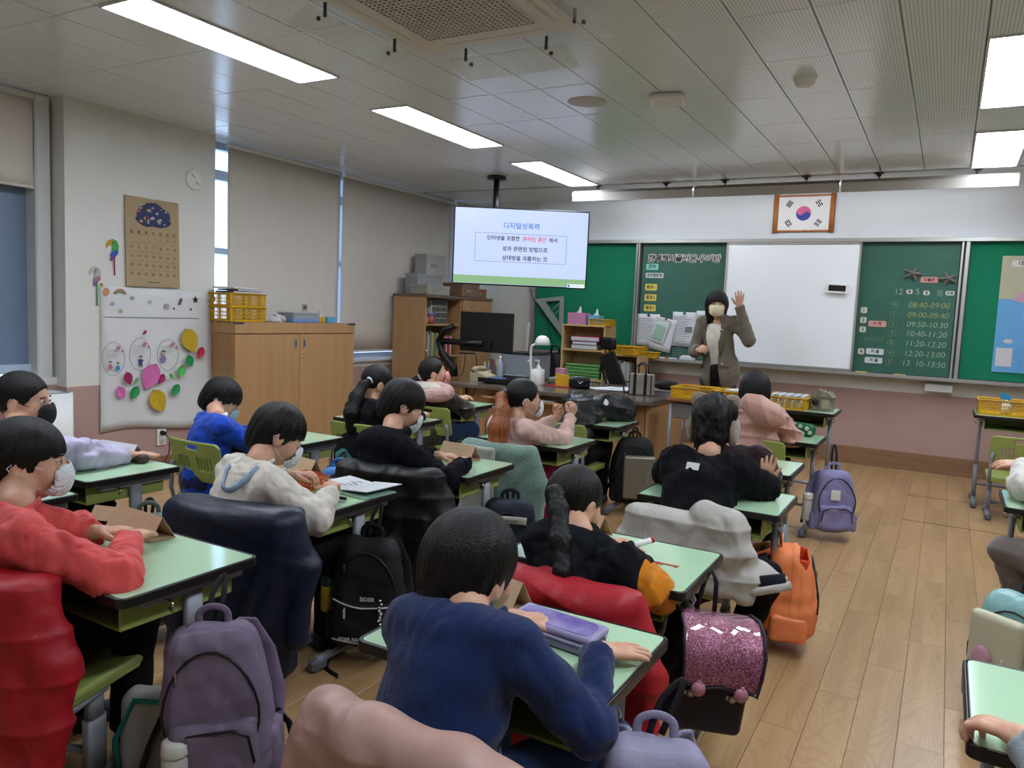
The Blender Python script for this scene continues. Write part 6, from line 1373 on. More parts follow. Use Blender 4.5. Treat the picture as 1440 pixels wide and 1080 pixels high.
place = ['at the upper right of the poster', 'at the right edge beside the big yellow one', 'right side, between yellow and light green leaves', 'right of the third egg, above the dark green one', 'small, under the right egg', 'low right on the poster', 'behind the tip of the big pink leaf', 'biggest, at the middle of the poster', 'left, just under the middle egg', 'tiny, left of the big pink leaf', 'narrow, at the lower left', 'lower left, next to the narrow pink leaf', 'large, at the bottom of the poster', 'tiny, above the middle egg']
for (c, a, b, k), pl_ in zip(leaves, place):
    a = Vector(a); b = Vector(b); d = b-a; L = d.length; n = Vector((-d.y, d.x)).normalized(); w0 = L*(.36 if L > .08 else .30); nn = 7
    tt = thing('paper_leaf', '%s paper leaf, %s' % (LN[k], pl_), 'paper leaf', (0, 0, 0), group='paper leaves on the poster'); m_ = mat('leaf_'+LN[k].replace(' ', '_'), LC[k], rough=.7, var=.05, vscale=30)
    prof_ = [(i/nn, math.sin(PI*(i/nn)**.85)**.8) for i in range(nn+1)]; vs = []
    for (s_, wd) in prof_:
        p = a+d*s_
        for sg in (-1, 0, 1): y, z = p+n*sg*w0*wd; vs.append((PX+.034+(.010 if sg else 0), y, z))
    fs = []
    for i in range(nn):
        for j in range(2): k_ = i*3+j; fs.append((k_, k_+1, k_+4, k_+3))
    q = MB(); q.add(vs, fs); o = q.build('blade', m_, tt); md = o.modifiers.new('s', 'SOLIDIFY'); md.thickness = .0015
def oval(y, z, ry, rz, par):
    q = MB(); q.tube([(PX+.0275, y+ry*math.cos(a), z+rz*math.sin(a)) for a in np.linspace(0, 2*PI, 28)], .0016, 5); q.build('pencil_egg', M_pen, par)
    q = MB()
    for i in range(5): q.box((PX+.027, y-.01, z+rz*.55-i*.014), (.001, ry*1.1, .0018))
    tag(q.build('pencil_lines', M_pen, par), kind='stuff')
    flat([(y+.012*math.cos(a)*1.3+ry*.45, z+rz*.65+.014*math.sin(a)) for a in np.linspace(0, 2*PI, 9)[:-1]], .027, .001, mat('drawn_pink', '#b06a80', rough=.9), par, 'drawn_blossom')
    flat([(y+.008*math.cos(a)+ry*.8, z+rz*.45+.009*math.sin(a)) for a in np.linspace(0, 2*PI, 9)[:-1]], .027, .001, mat('drawn_pink', '#b06a80', rough=.9), par, 'drawn_blossom')
def fig(y, z, s, col, par, skirt=False):
    m_ = mat('drawn_'+col.strip('#'), col, rough=.9)
    flat([(y+s*a, z+s*b) for a, b in ([(-.5, -.1), (-.25, .45), (.25, .45), (.5, -.1), (.35, -.6), (-.35, -.6)] if skirt else [(-.3, -.1), (-.55, .3), (-.45, .45), (.35, .45), (.6, .15), (.5, .0), (.25, .15), (.35, -.9), (.1, -.95), (.0, -.4), (-.25, -.9), (-.4, -.8)])], .027, .001, m_, par, 'drawn_clothes')
    flat([(y+.32*s*math.cos(a), z+.8*s+.30*s*math.sin(a)) for a in np.linspace(0, 2*PI, 11)[:-1]], .027, .001, mat('drawn_skin', '#b3a08c', rough=.9), par, 'drawn_head')
    flat([(y+.36*s*math.cos(a), z+.92*s+.24*s*math.sin(a)) for a in np.linspace(0, PI, 8)], .028, .001, mat('drawn_hair', '#3c3436', rough=.9), par, 'drawn_hair')
oval(3.306, .854, .084, .118, t); oval(3.511, .878, .084, .118, t); oval(3.74, .872, .090, .118, t)
fig(3.282, .80, .034, '#b36a8c', t, True); fig(3.338, .79, .034, '#3c7fb0', t, True); fig(3.516, .825, .040, '#33406f', t); fig(3.70, .845, .052, '#82709c', t, True)
box('drawn_line', (PX+.012, 3.63, 1.146), (.002, .78, .004), M_pen, t)
flat([(3.263+.024*math.cos(a), 1.322+.026*math.sin(a)) for a in np.linspace(0, 2*PI, 15)[:-1]], .014, .001, mat('drawn_orange', '#b98a5c', rough=.9), t, 'drawn_sun')
for i, c in enumerate(('#b0655c', '#b3a060', '#5c9a78')):
    q = MB(); q.tube([(PX+.0165, 3.366+(.044-i*.009)*math.cos(a), 1.308+(.034-i*.008)*math.sin(a)) for a in np.linspace(.1, PI-.1, 12)], .0042, 5, flat=.3); q.build('drawn_rainbow', mat('rainbow_'+c.strip('#'), c, rough=.9), t)
def starp(y, z, r): return [(y+(r if i % 2 == 0 else r*.42)*math.cos(PI/2+i*PI/5), z+(r if i % 2 == 0 else r*.42)*math.sin(PI/2+i*PI/5)) for i in range(10)]
flat(starp(3.991, 1.29, .030), .014, .001, M_ink, t, 'drawn_star')
flat([(3.835, 1.25), (3.855, 1.30), (3.875, 1.29), (3.858, 1.245)], .014, .001, mat('drawn_dark_grey', '#53555a', rough=.9), t, 'drawn_box'); flat([(3.80+.008*math.cos(a), 1.218+.008*math.sin(a)) for a in np.linspace(0, 6.28, 9)[:-1]], .014, .001, M_ink, t, 'drawn_dot'); flat([(3.95+.008*math.cos(a), 1.215+.008*math.sin(a)) for a in np.linspace(0, 6.28, 9)[:-1]], .014, .001, M_ink, t, 'drawn_dot')
flat([(3.72, 1.21), (3.715, 1.245), (3.735, 1.255), (3.76, 1.245), (3.755, 1.21)], .014, .001, mat('drawn_grey', '#9a9ca0', rough=.9), t, 'drawn_flower')
for y, z, c in ((3.46, 1.285, '#8a94b0'), (3.31, 1.24, '#9aa4bd'), (3.60, 1.26, '#a4a9b5'), (3.37, 1.19, '#9c9f88')): flat([(y+.016*math.cos(a), z+.015*math.sin(a)) for a in np.linspace(0, 6.28, 10)[:-1]], .0145, .001, mat('smudge_'+c.strip('#'), c, rough=.9), t, 'drawn_smudge')
# calendar
t = thing('wall_calendar', 'brown paper wall calendar with a dark blue picture above five rows of dates', 'calendar', (0, 0, 0))
M_kraft = mat('kraft_calendar', '#a28d6c', rough=.8, var=.04, vscale=30)
o = flat([(3.405, 2.005), (3.835, 2.005), (3.85, 1.375), (3.415, 1.368)], .004, .012, M_kraft, t, 'pages'); bl = []
r3 = random.Random(4)
for i in range(26): a = i/26*2*PI; k = 1+r3.uniform(-.16, .10); bl.append((3.628+.155*math.cos(a)*k, 1.885+.080*math.sin(a)*k*(1.1 if abs(math.cos(a)) < .8 else .9)))
flat(bl, .0165, .0008, mat('calendar_dark_blue', '#343a5c', rough=.8), t, 'printed_picture')
for i in range(22):
    y = 3.628+r3.uniform(-.13, .13); z = 1.885+r3.uniform(-.055, .055); s_ = r3.uniform(.006, .012); c = r3.choice(['#b5a77a', '#a8a9b0', '#a35c5c', '#8d9c86', '#b9946a', '#8c7fa8'])
    flat([(y+s_*math.cos(a)*1.3, z+s_*math.sin(a)) for a in np.linspace(0, 6.28, 8)[:-1]], .0175, .0006, mat('cal_'+c.strip('#'), c, rough=.8), t, 'printed_motif')
M_calink = mat('calendar_ink', '#5b4f40', rough=.9)
days = '일월화수목금토'
for i in range(7): text(days[i], .026, M_calink, t, WL(3.453+i*.0575, 1.755+i*.0005, .0165), ext=.0004, off=.0006)
for r_ in range(5):
    z = 1.715-r_*.0635
    for i in range(7):
        n = r_*7+i-3
        if 1 <= n <= 31: text(str(n), .026, M_calink, t, WL(3.453+i*.058, z, .0165), ext=.0004, off=.0004)
    box('ruled_line', (PX+.0168, 3.628, z+.030), (.0006, .36, .0015), M_calink, t)
box('printed_name', (PX+.0168, 3.63, 1.405), (.0006, .10, .007), M_calink, t)
box('hanging_clip', (PX+.012, 3.62, 2.008), (.010, .02, .014), M_chrome, t, .002)
# paper birds
def bird(lab, y, z, s, c1, c2, c3, stick, flip=1, sl=.14):
    t = thing('paper_bird', lab, 'paper bird', (0, 0, 0), group='paper birds around the poster'); F = lambda pts: [(y+flip*a*s, z+b*s) for a, b in pts]
    flat(F([(-.1, 1.0), (.35, .85), (.55, .4), (.5, -.1), (.3, -.5), (-.05, -.55), (-.15, -.1), (-.05, .25), (-.2, .6)]), .004, .003, mat('bird_'+c1.strip('#'), c1, rough=.8), t, 'head_and_back')
    flat(F([(-.05, .95), (-.5, .8), (-.72, .3), (-.62, .1), (-.4, .42), (-.12, .5)]), .0065, .002, mat('bird_'+c2.strip('#'), c2, rough=.8), t, 'beak')
    flat(F([(.45, .05), (.48, -.35), (.1, -.75), (-.35, -.55), (-.25, -.3), (.05, -.1)]), .0065, .002, mat('bird_'+c3.strip('#'), c3, rough=.8), t, 'wing')
    flat(F([(-.2, -.6), (-.35, -.95), (-.1, -1.05), (.05, -.7)]), .005, .002, mat('bird_tail_violet', '#6b4a8c', rough=.8), t, 'tail')
    flat([(y-.05*s*flip+.006*math.cos(a), z+.62*s+.006*math.sin(a)) for a in np.linspace(0, 6.28, 9)[:-1]], .0075, .001, M_ink, t, 'eye')
    if stick:
        q = MB(); q.tube([(PX+.006, y+.1*s, z-.5*s), (PX+.006, y+.12*s, z-.5*s-sl)], .005, 6); q.build('stick', mat('straw_'+stick.strip('#'), stick, rough=.5), t)
bird('rainbow coloured paper parrot on a red stick left of the calendar', 3.322, 1.615, .075, '#3f9a4a', '#b08a20', '#2a5aa8', '#a8243a')
bird('pale grey paper parrot with a pink wing on a green stick, lowest at the left', 3.195, 1.425, .065, '#a3a8a0', '#aeb09c', '#a06a7c', '#2f8a4f', 1, .17)
bird('orange paper parrot peeking from the right edge of the poster', 4.135, 1.285, .065, '#b97a5c', '#a8552c', '#3a6f98', None, -1)
bird('little paper parrot with green tail at the poster top left corner', 3.235, 1.36, .02, '#b09a3c', '#b08a20', '#b0a030', None)
t = thing('heat_detector', 'white round disc with two raised marks high on the pillar', 'wall disc', (PX, 3.985, 2.205)); MB().lathe([(0, .016), (.070, .014), (.078, .004), (.078, 0)], n=28).build('disc', M_plast, t, None, (0, R(90), 0))
for dy, dz in ((-.02, .025), (.015, -.025)): MB().tube([(.017, dy-.012, dz+.012), (.019, dy+.0, dz-.004), (.017, dy+.014, dz-.008)], .004, 6).build('raised_mark', mat('disc_mark', '#a9a9a4', rough=.6), t)
t = thing('wall_outlet', 'white double wall outlet low on the pink pillar base', 'outlet', (PX+.0, 3.70, .245)); box('cover', (.006, 0, 0), (.012, .075, .125), M_plast, t, .004); MB().lathe([(0, .003), (.021, .003), (.024, .0), (.024, -.003)], n=18).build('socket', mat('socket_grey', '#b5b3a8', rough=.5), t, (.012, .0, -.03), (0, R(90), 0))
t = thing('power_cable', 'black plug with a cable running down from the wall outlet', 'cable', (PX, 3.70, .28)); MB().cyl((.012, 0, 0), (.05, 0, -.002), .019, .015, 14).build('plug', M_black, t)
q = MB(); q.tube([(.05, 0, -.002), (.06, .03, -.05), (.05, .035, -.15), (.04, .0, -.23), (.10, -.08, -.268), (.3, -.12, -.270)], .004, 6); q.build('cord', M_black, t)
box('pillar_mark', (-5.32, 2.9885, 1.33), (.0, .0, .0), M_pink).hide_render = False if 0 else False
bpy.data.objects.remove(bpy.data.objects['pillar_mark'])
# white perforated air purifier at the pillar
t = thing('air_purifier', 'white box shaped air purifier with dotted front standing by the pillar', 'air purifier', (-5.00, 2.78, 0)); MB().prism(rrect(.24, .26, .04), .0, .66, True).build('case', M_plast, t)
q = MB()
for i in range(13):
    for j in range(9): q.box((-.1+i*.0166, -.1305, .42+j*.022), (.008, .004, .008))
tag(q.build('dot_grille', M_dgrey, t), kind='stuff'); MB().tube([(x, y, .66) for x, y in rrect(.2, .22, .03)+[rrect(.2, .22, .03)[0]]], .008, 6).build('top_rim', M_grey, t)

# ------------------------------------------------------------------ cabinets along the window wall
CX = -4.85
t = thing('cabinet', 'wide light brown two door cabinet standing before the window blinds', 'cabinet', (-5.005, 4.845, 0)); W2 = 1.385
box('carcass', (0, 0, .53), (.29, W2, 1.02), M_wood_h, t, .002); box('plinth', (0, 0, .02), (.26, W2-.04, .04), M_base, t)
box('top_board', (.003, 0, 1.085), (.318, W2+.01, .09), M_wood, t, .003)
for s in (-1, 1):
    d = box('door', (.152, s*W2/4, .54), (.018, W2/2-.004, .985), M_wood, t, .002); q = MB(); q.prism(rrect(.028, .085, .004), 0, .004); q.build('recessed_handle', M_grey, d, (.162, s*.05, .955), (R(90), 0, R(90))); box('handle_slot', (.167, s*.05, .955), (.002, .012, .06), M_dgrey, d)
MB().lathe([(0, .006), (.009, .005), (.010, 0)], n=12).build('lock', M_chrome, t, (.162, .02, .835), (0, R(90), 0)); MB().lathe([(0, .003), (.006, .0)], n=10).build('lock', M_chrome, t, (.162, -.075, .745), (0, R(90), 0))
for s in (-1, 1): box('corner_bracket', (.155, s*(W2/2-.04), 1.125), (.03, .09, .014), M_dgrey, t, .002)
TZ = 1.133
b0 = basket('basket', 'lower yellow basket of the stack on the wooden cabinet', (-4.995, 4.305, TZ), 0, .26, .36, .115)
b0 = basket('basket', 'upper yellow basket of the stack on the wooden cabinet', (-4.995, 4.300, TZ+.115), 0, .26, .36, .105)
M_bk = [mat('book_'+c, '#'+c, rough=.6) for c in ('c8c8c4', '8d5a5a', '4a4c54', 'b5b0a0', '6d7f9a')]
for i, (dy, h_, lb) in enumerate(((0, .014, 'lowest flat booklet on the yellow baskets'), (.02, .012, 'middle flat booklet on the yellow baskets'), (-.03, .016, 'topmost white booklet on the yellow baskets'))):
    t = thing('booklet', lb, 'book', (-4.99, 4.31+dy, TZ+.232+i*.016), .1*i); box('cover', (0, 0, 0), (.21, .29, h_), M_bk[[2, 1, 0][i]], t, .002); box('page_block', (.002, .002, 0), (.209, .285, h_*.6), M_paper, t)
t = thing('plastic_bags', 'heap of crumpled clear plastic bags beside the yellow baskets', 'plastic bags', (-4.98, 4.66, TZ)); sdf('film', lambda p: ell(p, (0, 0, .02), (.09, .13, .045))+.012*wob(p, 45, 3)+.005*wob(p, 110, 5), (-.13, -.18, -.02), (.13, .18, .10), .006, mat('crumpled_film', '#b5b2b0', rough=.3, var=.15, vscale=40), t)
t = thing('storage_box', 'flat clear storage box with a blue tinted bottom on the cabinet', 'box', (-4.98, 4.96, TZ)); MB().prism(rrect(.22, .32, .02), 0, .03).build('blue_base', mat('blue_tint_plastic', '#6d87b5', rough=.3), t); MB().prism(rrect(.21, .31, .02), .03, .075).build('clear_body', mat('clear_plastic_box', '#9da3a9', rough=.2, alpha=.75), t); MB().prism(rrect(.225, .325, .02), .075, .085).build('lid', mat('clear_lid', '#b2b7bd', rough=.2, alpha=.85), t)
def tissue(lab, loc, col, w_=.12, d_=.12, h_=.08, rz=0, tis=True):
    t = thing('tissue_box', lab, 'box', loc, rz); box('carton', (0, 0, h_/2), (w_, d_, h_), mat('carton_'+col.strip('#'), col, rough=.7), t, .003)
    if tis: sdf('tissue', lambda p: smin(ell(p, (0, 0, h_), (.03, .012, .02)), ell(p, (.01, 0, h_+.035), (.012, .008, .035)), .02)+.003*wob(p, 90, 2), (-.05, -.03, h_-.01), (.05, .03, h_+.09), .005, M_paper, t)
    return t
tissue('yellow small carton between clear box and blue carton on the cabinet', (-4.96, 5.185, TZ), '#b98e2a', .09, .09, .05, tis=True); tissue('blue small carton at the right end of the cabinet top', (-4.96, 5.30, TZ), '#4f9ac0', .10, .10, .05, tis=False)
t = thing('paper_note_box', 'little open grey card standing on the clear storage box', 'card', (-5.02, 5.07, TZ+.09)); box('front_leaf', (0, 0, .035), (.004, .07, .07), mat('grey_card', '#a09d90', rough=.8), t, .001); box('picture', (.003, 0, .04), (.002, .04, .035), M_calink, t)
# tall bookcase
t = thing('bookcase', 'tall light brown bookcase with open shelves and a knobbed door beside the television', 'bookcase', (-4.935, 7.15, 0)); D3 = .42; L3 = 1.32; HZ = 1.42
q = lambda n, c, d, m=M_wood: box(n, c, d, m, t, .002)
q('side_panel', (0, -L3/2+.01, HZ/2), (D3, .02, HZ)); q('side_panel', (0, L3/2-.01, HZ/2), (D3, .02, HZ)); q('back_panel', (-D3/2+.01, 0, HZ/2), (.01, L3-.03, HZ-.02), M_wood_h); q('top_board', (0, 0, HZ+.01), (D3+.02, L3+.01, .03), mat('dark_top_edge', '#6b5a49', rough=.5)); q('divider', (0, .02, HZ/2), (D3-.02, .02, HZ-.03))
for z in (.05, .40, .79, 1.13): q('shelf', (.0, -.315, z), (D3-.03, .63, .02))
d = q('door', (D3/2, .34, HZ/2+.02), (.018, .62, HZ-.06)); MB().lathe([(0, .03), (.014, .024), (.014, .014), (.006, .008), (.008, 0)], n=14).build('knob', M_chrome, d, (D3/2+.008, .09, 1.31), (0, R(90), 0)); MB().lathe([(0, .03), (.014, .024), (.014, .014), (.006, .008), (.008, 0)], n=14).build('knob', M_chrome, t, (D3/2, -.64, .86), (0, R(90), 0))
# drawer organiser on the shelf
t = thing('drawer_organiser', 'white organiser with small clear drawers on the upper shelf of the bookcase', 'organiser', (-4.80, 6.86, 1.142)); box('case', (-.06, 0, .125), (.10, .30, .25), M_plast, t, .003)
for i in range(3):
    for j in range(4): d = box('drawer', (-.005, -.098+i*.098, .032+j*.062), (.02, .088, .050), mat('smoky_drawer', '#5b5750', rough=.25, var=.3, vscale=60), t, .003)
def books(group, x, y0, z, n, hh, dep, cols, axis='y', lab='book', mn=.014, mx=.03):
    r_ = random.Random(int(y0*100)+n); y = y0
    names = {'a8323a': 'red', '8c2f38': 'dark red', '5f7a52': 'green', '7f8a5c': 'olive', 'b9a03c': 'yellow', '4f6a8c': 'blue', 'c4c2ba': 'white', 'b8b4aa': 'off-white', '70707a': 'grey', 'b06a80': 'pink', '3f5f9a': 'deep blue', '8d7a60': 'tan', 'c9c9c6': 'pale'}
    for i in range(n):
        c = cols[i % len(cols)]; th = r_.uniform(mn, mx); h_ = hh*r_.uniform(.85, 1); loc = (x, y+th/2, z) if axis == 'y' else (y+th/2, x, z)
        t = thing('book', '%s spined book, %s from the left, %s' % (names.get(c, 'grey'), ['first', 'second', 'third', 'fourth', 'fifth', 'sixth', 'seventh', 'eighth', 'ninth', 'tenth', 'eleventh', 'twelfth'][i], lab), 'book', loc, group=group)
        dd = (dep, th*.92, h_) if axis == 'y' else (th*.92, dep, h_); box('cover', (0, 0, h_/2), dd, mat('book_'+c, '#'+c, rough=.6), t, .0015)
        pb = (dep*.96, th*.7, h_*.97) if axis == 'y' else (th*.7, dep*.96, h_*.97); box('page_block', (-.004 if axis == 'y' else 0, 0 if axis == 'y' else .004, h_/2+.004), pb, M_paper, t); y += th+.001
books('books on the bookcase shelf', -4.82, 6.52, .80, 9, .26, .20, ['8d7a60', 'b8b4aa', '5f7a52', '70707a', 'b9a03c', '7f8a5c', '4f6a8c', '5f7a52', 'b9a03c'], lab='on the open middle shelf')
books('red binders on the bookcase shelf', -4.82, 6.85, .80, 6, .22, .20, ['a8323a', 'c4c2ba', 'a8323a', '8c2f38', 'c4c2ba', 'a8323a'], lab='among the red ones of the middle shelf')
t = thing('glue_bottle', 'yellow capped bottle at the left of the upper bookcase shelf', 'bottle', (-4.77, 6.555, 1.142)); MB().lathe([(0, 0), (.026, 0), (.028, .05), (.020, .10), (.010, .14), (.012, .20), (0, .21)], n=14).build('body', mat('olive_bottle', '#8f8a5a', rough=.3), t); box('label', (.02, 0, .035), (.02, .035, .05), mat('yellow_label', '#b59a2a', rough=.5), t, .003)
t = thing('jar', 'red jar with a purple lid beside the clear drawers', 'jar', (-4.77, 6.645, 1.142)); MB().lathe([(0, 0), (.034, 0), (.036, .03), (.036, .08), (0, .085)], n=16).build('body', mat('red_jar', '#a8434a', rough=.3), t); MB().lathe([(.033, .08), (.035, .085), (.033, .11), (0, .112)], n=16).build('lid', mat('purple_lid', '#5f4a8c', rough=.4), t)
# boxes on top
M_carton = mat('grey_white_carton', '#8f8c86', rough=.8, var=.04); TB = 1.447
for nm, lb, c, d, col in (('storage_carton', 'long flat grey carton on the bookcase, front left', (-4.86, 6.75, .05), (.22, .42, .10), '#989489'), ('storage_carton', 'larger pale grey plastic case behind the flat carton', (-5.02, 6.85, .11), (.16, .46, .22), '#8d8c8c'), ('storage_carton', 'tall white carton stacked highest in the window corner', (-5.05, 7.0, .33), (.16, .36, .22), '#9c9a96'), ('storage_carton', 'brown carton under the television on the bookcase', (-4.88, 7.38, .075), (.26, .36, .15), '#7c6149'), ('storage_carton', 'orange brown small carton at the far end of the bookcase', (-4.86, 7.64, .05), (.22, .16, .10), '#8c5a36')):
    t = thing(nm, lb, 'box', (c[0], c[1], TB+c[2]-d[2]/2), group='cartons on the bookcase'); box('carton', (0, 0, d[2]/2), d, mat('carton_'+col.strip('#'), col, rough=.8, var=.05), t, .004); box('lid', (0, 0, d[2]-.012), (d[0]+.008, d[1]+.008, .028), mat('carton_'+col.strip('#')), t, .003); box('label', (d[0]/2+.005, -.05, d[2]*.45), (.002, d[1]*.3, d[2]*.2), M_line, t)

# ------------------------------------------------------------------ teacher's counter
t = thing('teacher_desk', 'wide teacher counter with dark stone patterned top and brown panels', 'desk', (-2.92, 6.28, 0))
M_stone = mat('dark_veined_laminate', '#4c443c', rough=.18, var=.35, vscale=5, col2='#6d6358', stretch=(1, 3, 1))
HT = .655
box('counter_top', (.0, 0, HT-.018), (1.90, 1.18, .036), M_stone, t, .006)
box('front_panel', (0, -.42, .30), (1.72, .022, .60), M_wood, t, .002); box('end_panel', (.89, .03, .31), (.03, .98, .62), M_wood, t, .002); box('end_panel', (-.86, .03, .31), (.03, .98, .62), M_wood, t, .002)
box('inner_cabinet', (.52, -.02, .27), (.60, .72, .54), M_wood_h, t, .004); box('under_shelf', (.1, -.50, .555), (1.4, .16, .016), M_wood, t, .002)
box('label_sticker', (.60, -.435, .575), (.11, .003, .05), mat('sticker_grey', '#9a9a98', rough=.5), t); box('note_paper', (.0, -.53, .57), (.20, .08, .006), M_paper, t)
q = MB(); q.tube([(-.84, -.45, .60), (-.80, -.5, .45), (-.83, -.46, .3), (-.81, -.44, .03)], .005, 6); q.build('cable', M_black, t); q = MB(); q.tube([(-.74, -.45, .60), (-.76, -.5, .5), (-.72, -.46, .35), (-.74, -.44, .03)], .004, 6); q.build('cable', M_black, t)
# monitor on an arm
t = thing('monitor', 'black computer monitor seen from the back, held by a jointed arm', 'monitor', (-3.89, 6.35, .66)); 
MB().box((0, 0, .435), (.60, .028, .385), .006).build('back_shell', mat('black_monitor_shell', '#111114', rough=.5), t); MB().box((0, .016, .435), (.585, .004, .36), .002).build('screen', M_black, t)
MB().box((.02, -.03, .31), (.10, .04, .10), .008).build('mount_plate', M_black, t); MB().cyl((-.50, -.06, .325), (-.0, -.05, .325), .030, n=14).build('upper_arm', M_black, t)
MB().tube([(-.52, -.06, .34), (-.48, -.04, .20), (-.36, -.02, .08), (-.34, -.02, -.02)], [.035, .04, .045, .04], 10).build('lower_arm', M_black, t); MB().tube([(-.51, -.06, .33), (-.46, -.05, .44), (-.36, -.03, .48)], [.032, .03, .028], 10).build('arm_link', M_black, t)
MB().lathe([(0, 0), (.085, 0), (.09, .008), (.03, .012), (0, .012)], n=20).build('cable_tray', M_black, t, (-.16, -.08, .22))
q = MB(); q.tube([(-.18, -.08, .22), (-.2, -.06, .1), (-.24, -.04, .0)], .004, 5); q.build('cable', M_black, t); q = MB(); q.tube([(-.08, -.08, .25), (-.06, -.05, .15), (-.10, -.02, .02)], .004, 5); q.build('cable', M_black, t)
# desk lamp
t = thing('desk_lamp', 'white desk lamp with a round dome head and cylinder base', 'lamp', (-3.222, 6.18, .655)); M_lw = mat('white_lamp_enamel', '#dad9d4', rough=.35)
MB().lathe([(0, 0), (.062, 0), (.066, .01), (.066, .13), (.060, .14), (0, .14)], n=24).build('base', M_lw, t); MB().tube([(-.065, 0, .10), (-.078, 0, .20), (-.078, 0, .31), (-.07, 0, .35), (-.04, 0, .365), (.0, 0, .368)], .011, 10).build('stem', M_lw, t); MB().lathe([(.0, .075), (.03, .070), (.055, .05), (.067, .02), (.070, -.01), (.062, -.012), (.055, .0), (0, .03)], (.035, 0, .375), 24).build('dome_shade', M_lw, t)
t = thing('hand_sanitiser', 'white pump bottle of hand sanitiser behind the desk lamp', 'bottle', (-3.30, 6.34, .655)); MB().lathe([(0, 0), (.034, 0), (.036, .01), (.036, .13), (.015, .155), (.013, .17), (0, .17)], n=18).build('bottle', M_plast, t); q = MB(); q.cyl((0, 0, .17), (0, 0, .205), .006, n=8); q.box((-.012, 0, .208), (.045, .016, .012), .003); q.build('pump', M_plast, t); box('label', (0, -.036, .07), (.04, .003, .07), mat('label_pale', '#b9c0c4', rough=.5), t)
t = thing('printer', 'grey box shaped printer on the teacher counter', 'printer', (-3.53, 6.52, .655)); MB().box((0, 0, .13), (.36, .36, .26), .02).build('body', mat('grey_printer_plastic', '#7c8087', rough=.45), t); MB().box((.02, -.02, .263), (.34, .34, .012), .005).build('lid', M_black, t); box('front_label', (.13, -.182, .20), (.03, .004, .02), M_plast, t); box('output_tray', (0, -.20, .05), (.26, .06, .012), mat('grey_printer_plastic'), t, .003)
t = thing('spray_bottle', 'translucent grey bottle beside the printer', 'bottle', (-3.68, 6.28, .655)); MB().lathe([(0, 0), (.030, 0), (.032, .01), (.032, .15), (.02, .18), (.012, .20), (0, .205)], n=16).build('body', mat('translucent_grey', '#8f979e', rough=.2), t); MB().cyl((0, 0, .2), (0, 0, .225), .010, n=10).build('cap', M_plast, t)
t = thing('telephone', 'beige desk telephone with a resting handset', 'telephone', (-3.72, 6.05, .655)); M_bei = mat('beige_plastic', '#a59c7e', rough=.5); q = MB(); q.prism([(-.09, 0), (.09, 0), (.09, .05), (-.02, .085), (-.09, .085)], -.09, .09); q.xf(0, Matrix.Rotation(R(90), 4, 'X')); q.build('base', M_bei, t); MB().tube([(-.05, -.10, .10), (-.05, -.07, .115), (-.05, .0, .12), (-.05, .07, .115), (-.05, .10, .10)], [.024, .02, .014, .02, .024], 10).build('handset', M_bei, t)
q = MB(); q.tube([(-.09+.0*k, -.09-.01*math.cos(k*2.4), .05-.0016*k+.008*math.sin(k*2.4)) for k in range(26)], .003, 5); q.build('coiled_cord', M_bei, t)
t = thing('pen_holder', 'small holder crammed with pens and scissors', 'pen holder', (-3.78, 6.22, .655)); MB().lathe([(.034, 0), (.036, .09), (.033, .09), (.031, .005), (0, .004)], n=16).build('cup', mat('tan_cup', '#97896b', rough=.5), t)
for i, c in enumerate(('#2b4a9c', '#a8243a', '#8cae3a', '#1a1a1c', '#b9b9bc', '#3f8a5c', '#c06a8c')): a = i*.9; MB().cyl((.012*math.cos(a), .012*math.sin(a), .01), (.034*math.cos(a), .03*math.sin(a), .155+.01*(i % 3)), .0045, n=8).build('pen', mat('pen_'+c.strip('#'), c, rough=.4), t)
t = thing('sticky_note_pad', 'small yellow sticky note on the printer side', 'note', (-3.735, 6.335, .78)); box('sheet', (0, 0, .03), (.06, .003, .06), mat('sticky_yellow', '#b5ab6a', rough=.8), t)
t = thing('document_tray', 'black document tray with loose sheets on the counter', 'tray', (-3.48, 5.98, .655)); MB().box((0, 0, .015), (.36, .25, .012), .004).build('tray', M_black, t); MB().box((0, -.12, .03), (.36, .008, .04), .002).build('lip', M_black, t); box('sheet', (.02, .0, .025), (.22, .20, .004), M_paper, t, rot=None); box('blue_folder', (-.09, .03, .035), (.16, .16, .012), mat('blue_folder', '#33558c', rough=.5), t, .003)
t = thing('yellow_folder', 'upright yellow folder card on the counter beside the lamp', 'folder', (-2.99, 6.22, .655)); box('leaf', (0, 0, .055), (.13, .006, .11), mat('yellow_folder_card', '#c79a1e', rough=.5), t, .001); box('leaf', (-.03, .04, .045), (.10, .006, .09), mat('yellow_folder_card'), t, .001)
t = thing('book_stack', 'short stack of books with a pink top box behind the yellow folder', 'book stack', (-3.09, 6.38, .655)); 
for i, c in enumerate(('5d4a4a', '6a6a3a', '8c8c88')): box('book', (.005*i, 0, .012+i*.022), (.16, .2, .02), mat('stackbook_'+c, '#'+c, rough=.6), t, .002)
tissue('pink patterned box standing on the stack of books', (-3.10, 6.42, .724), '#b07890', .09, .07, .08, tis=False)
t = thing('red_mat', 'thin red folder lying flat under the yellow folder', 'folder', (-2.97, 6.25, .656)); box('cover', (0, 0, .002), (.34, .30, .004), mat('red_folder', '#8c2026', rough=.5), t, .001)
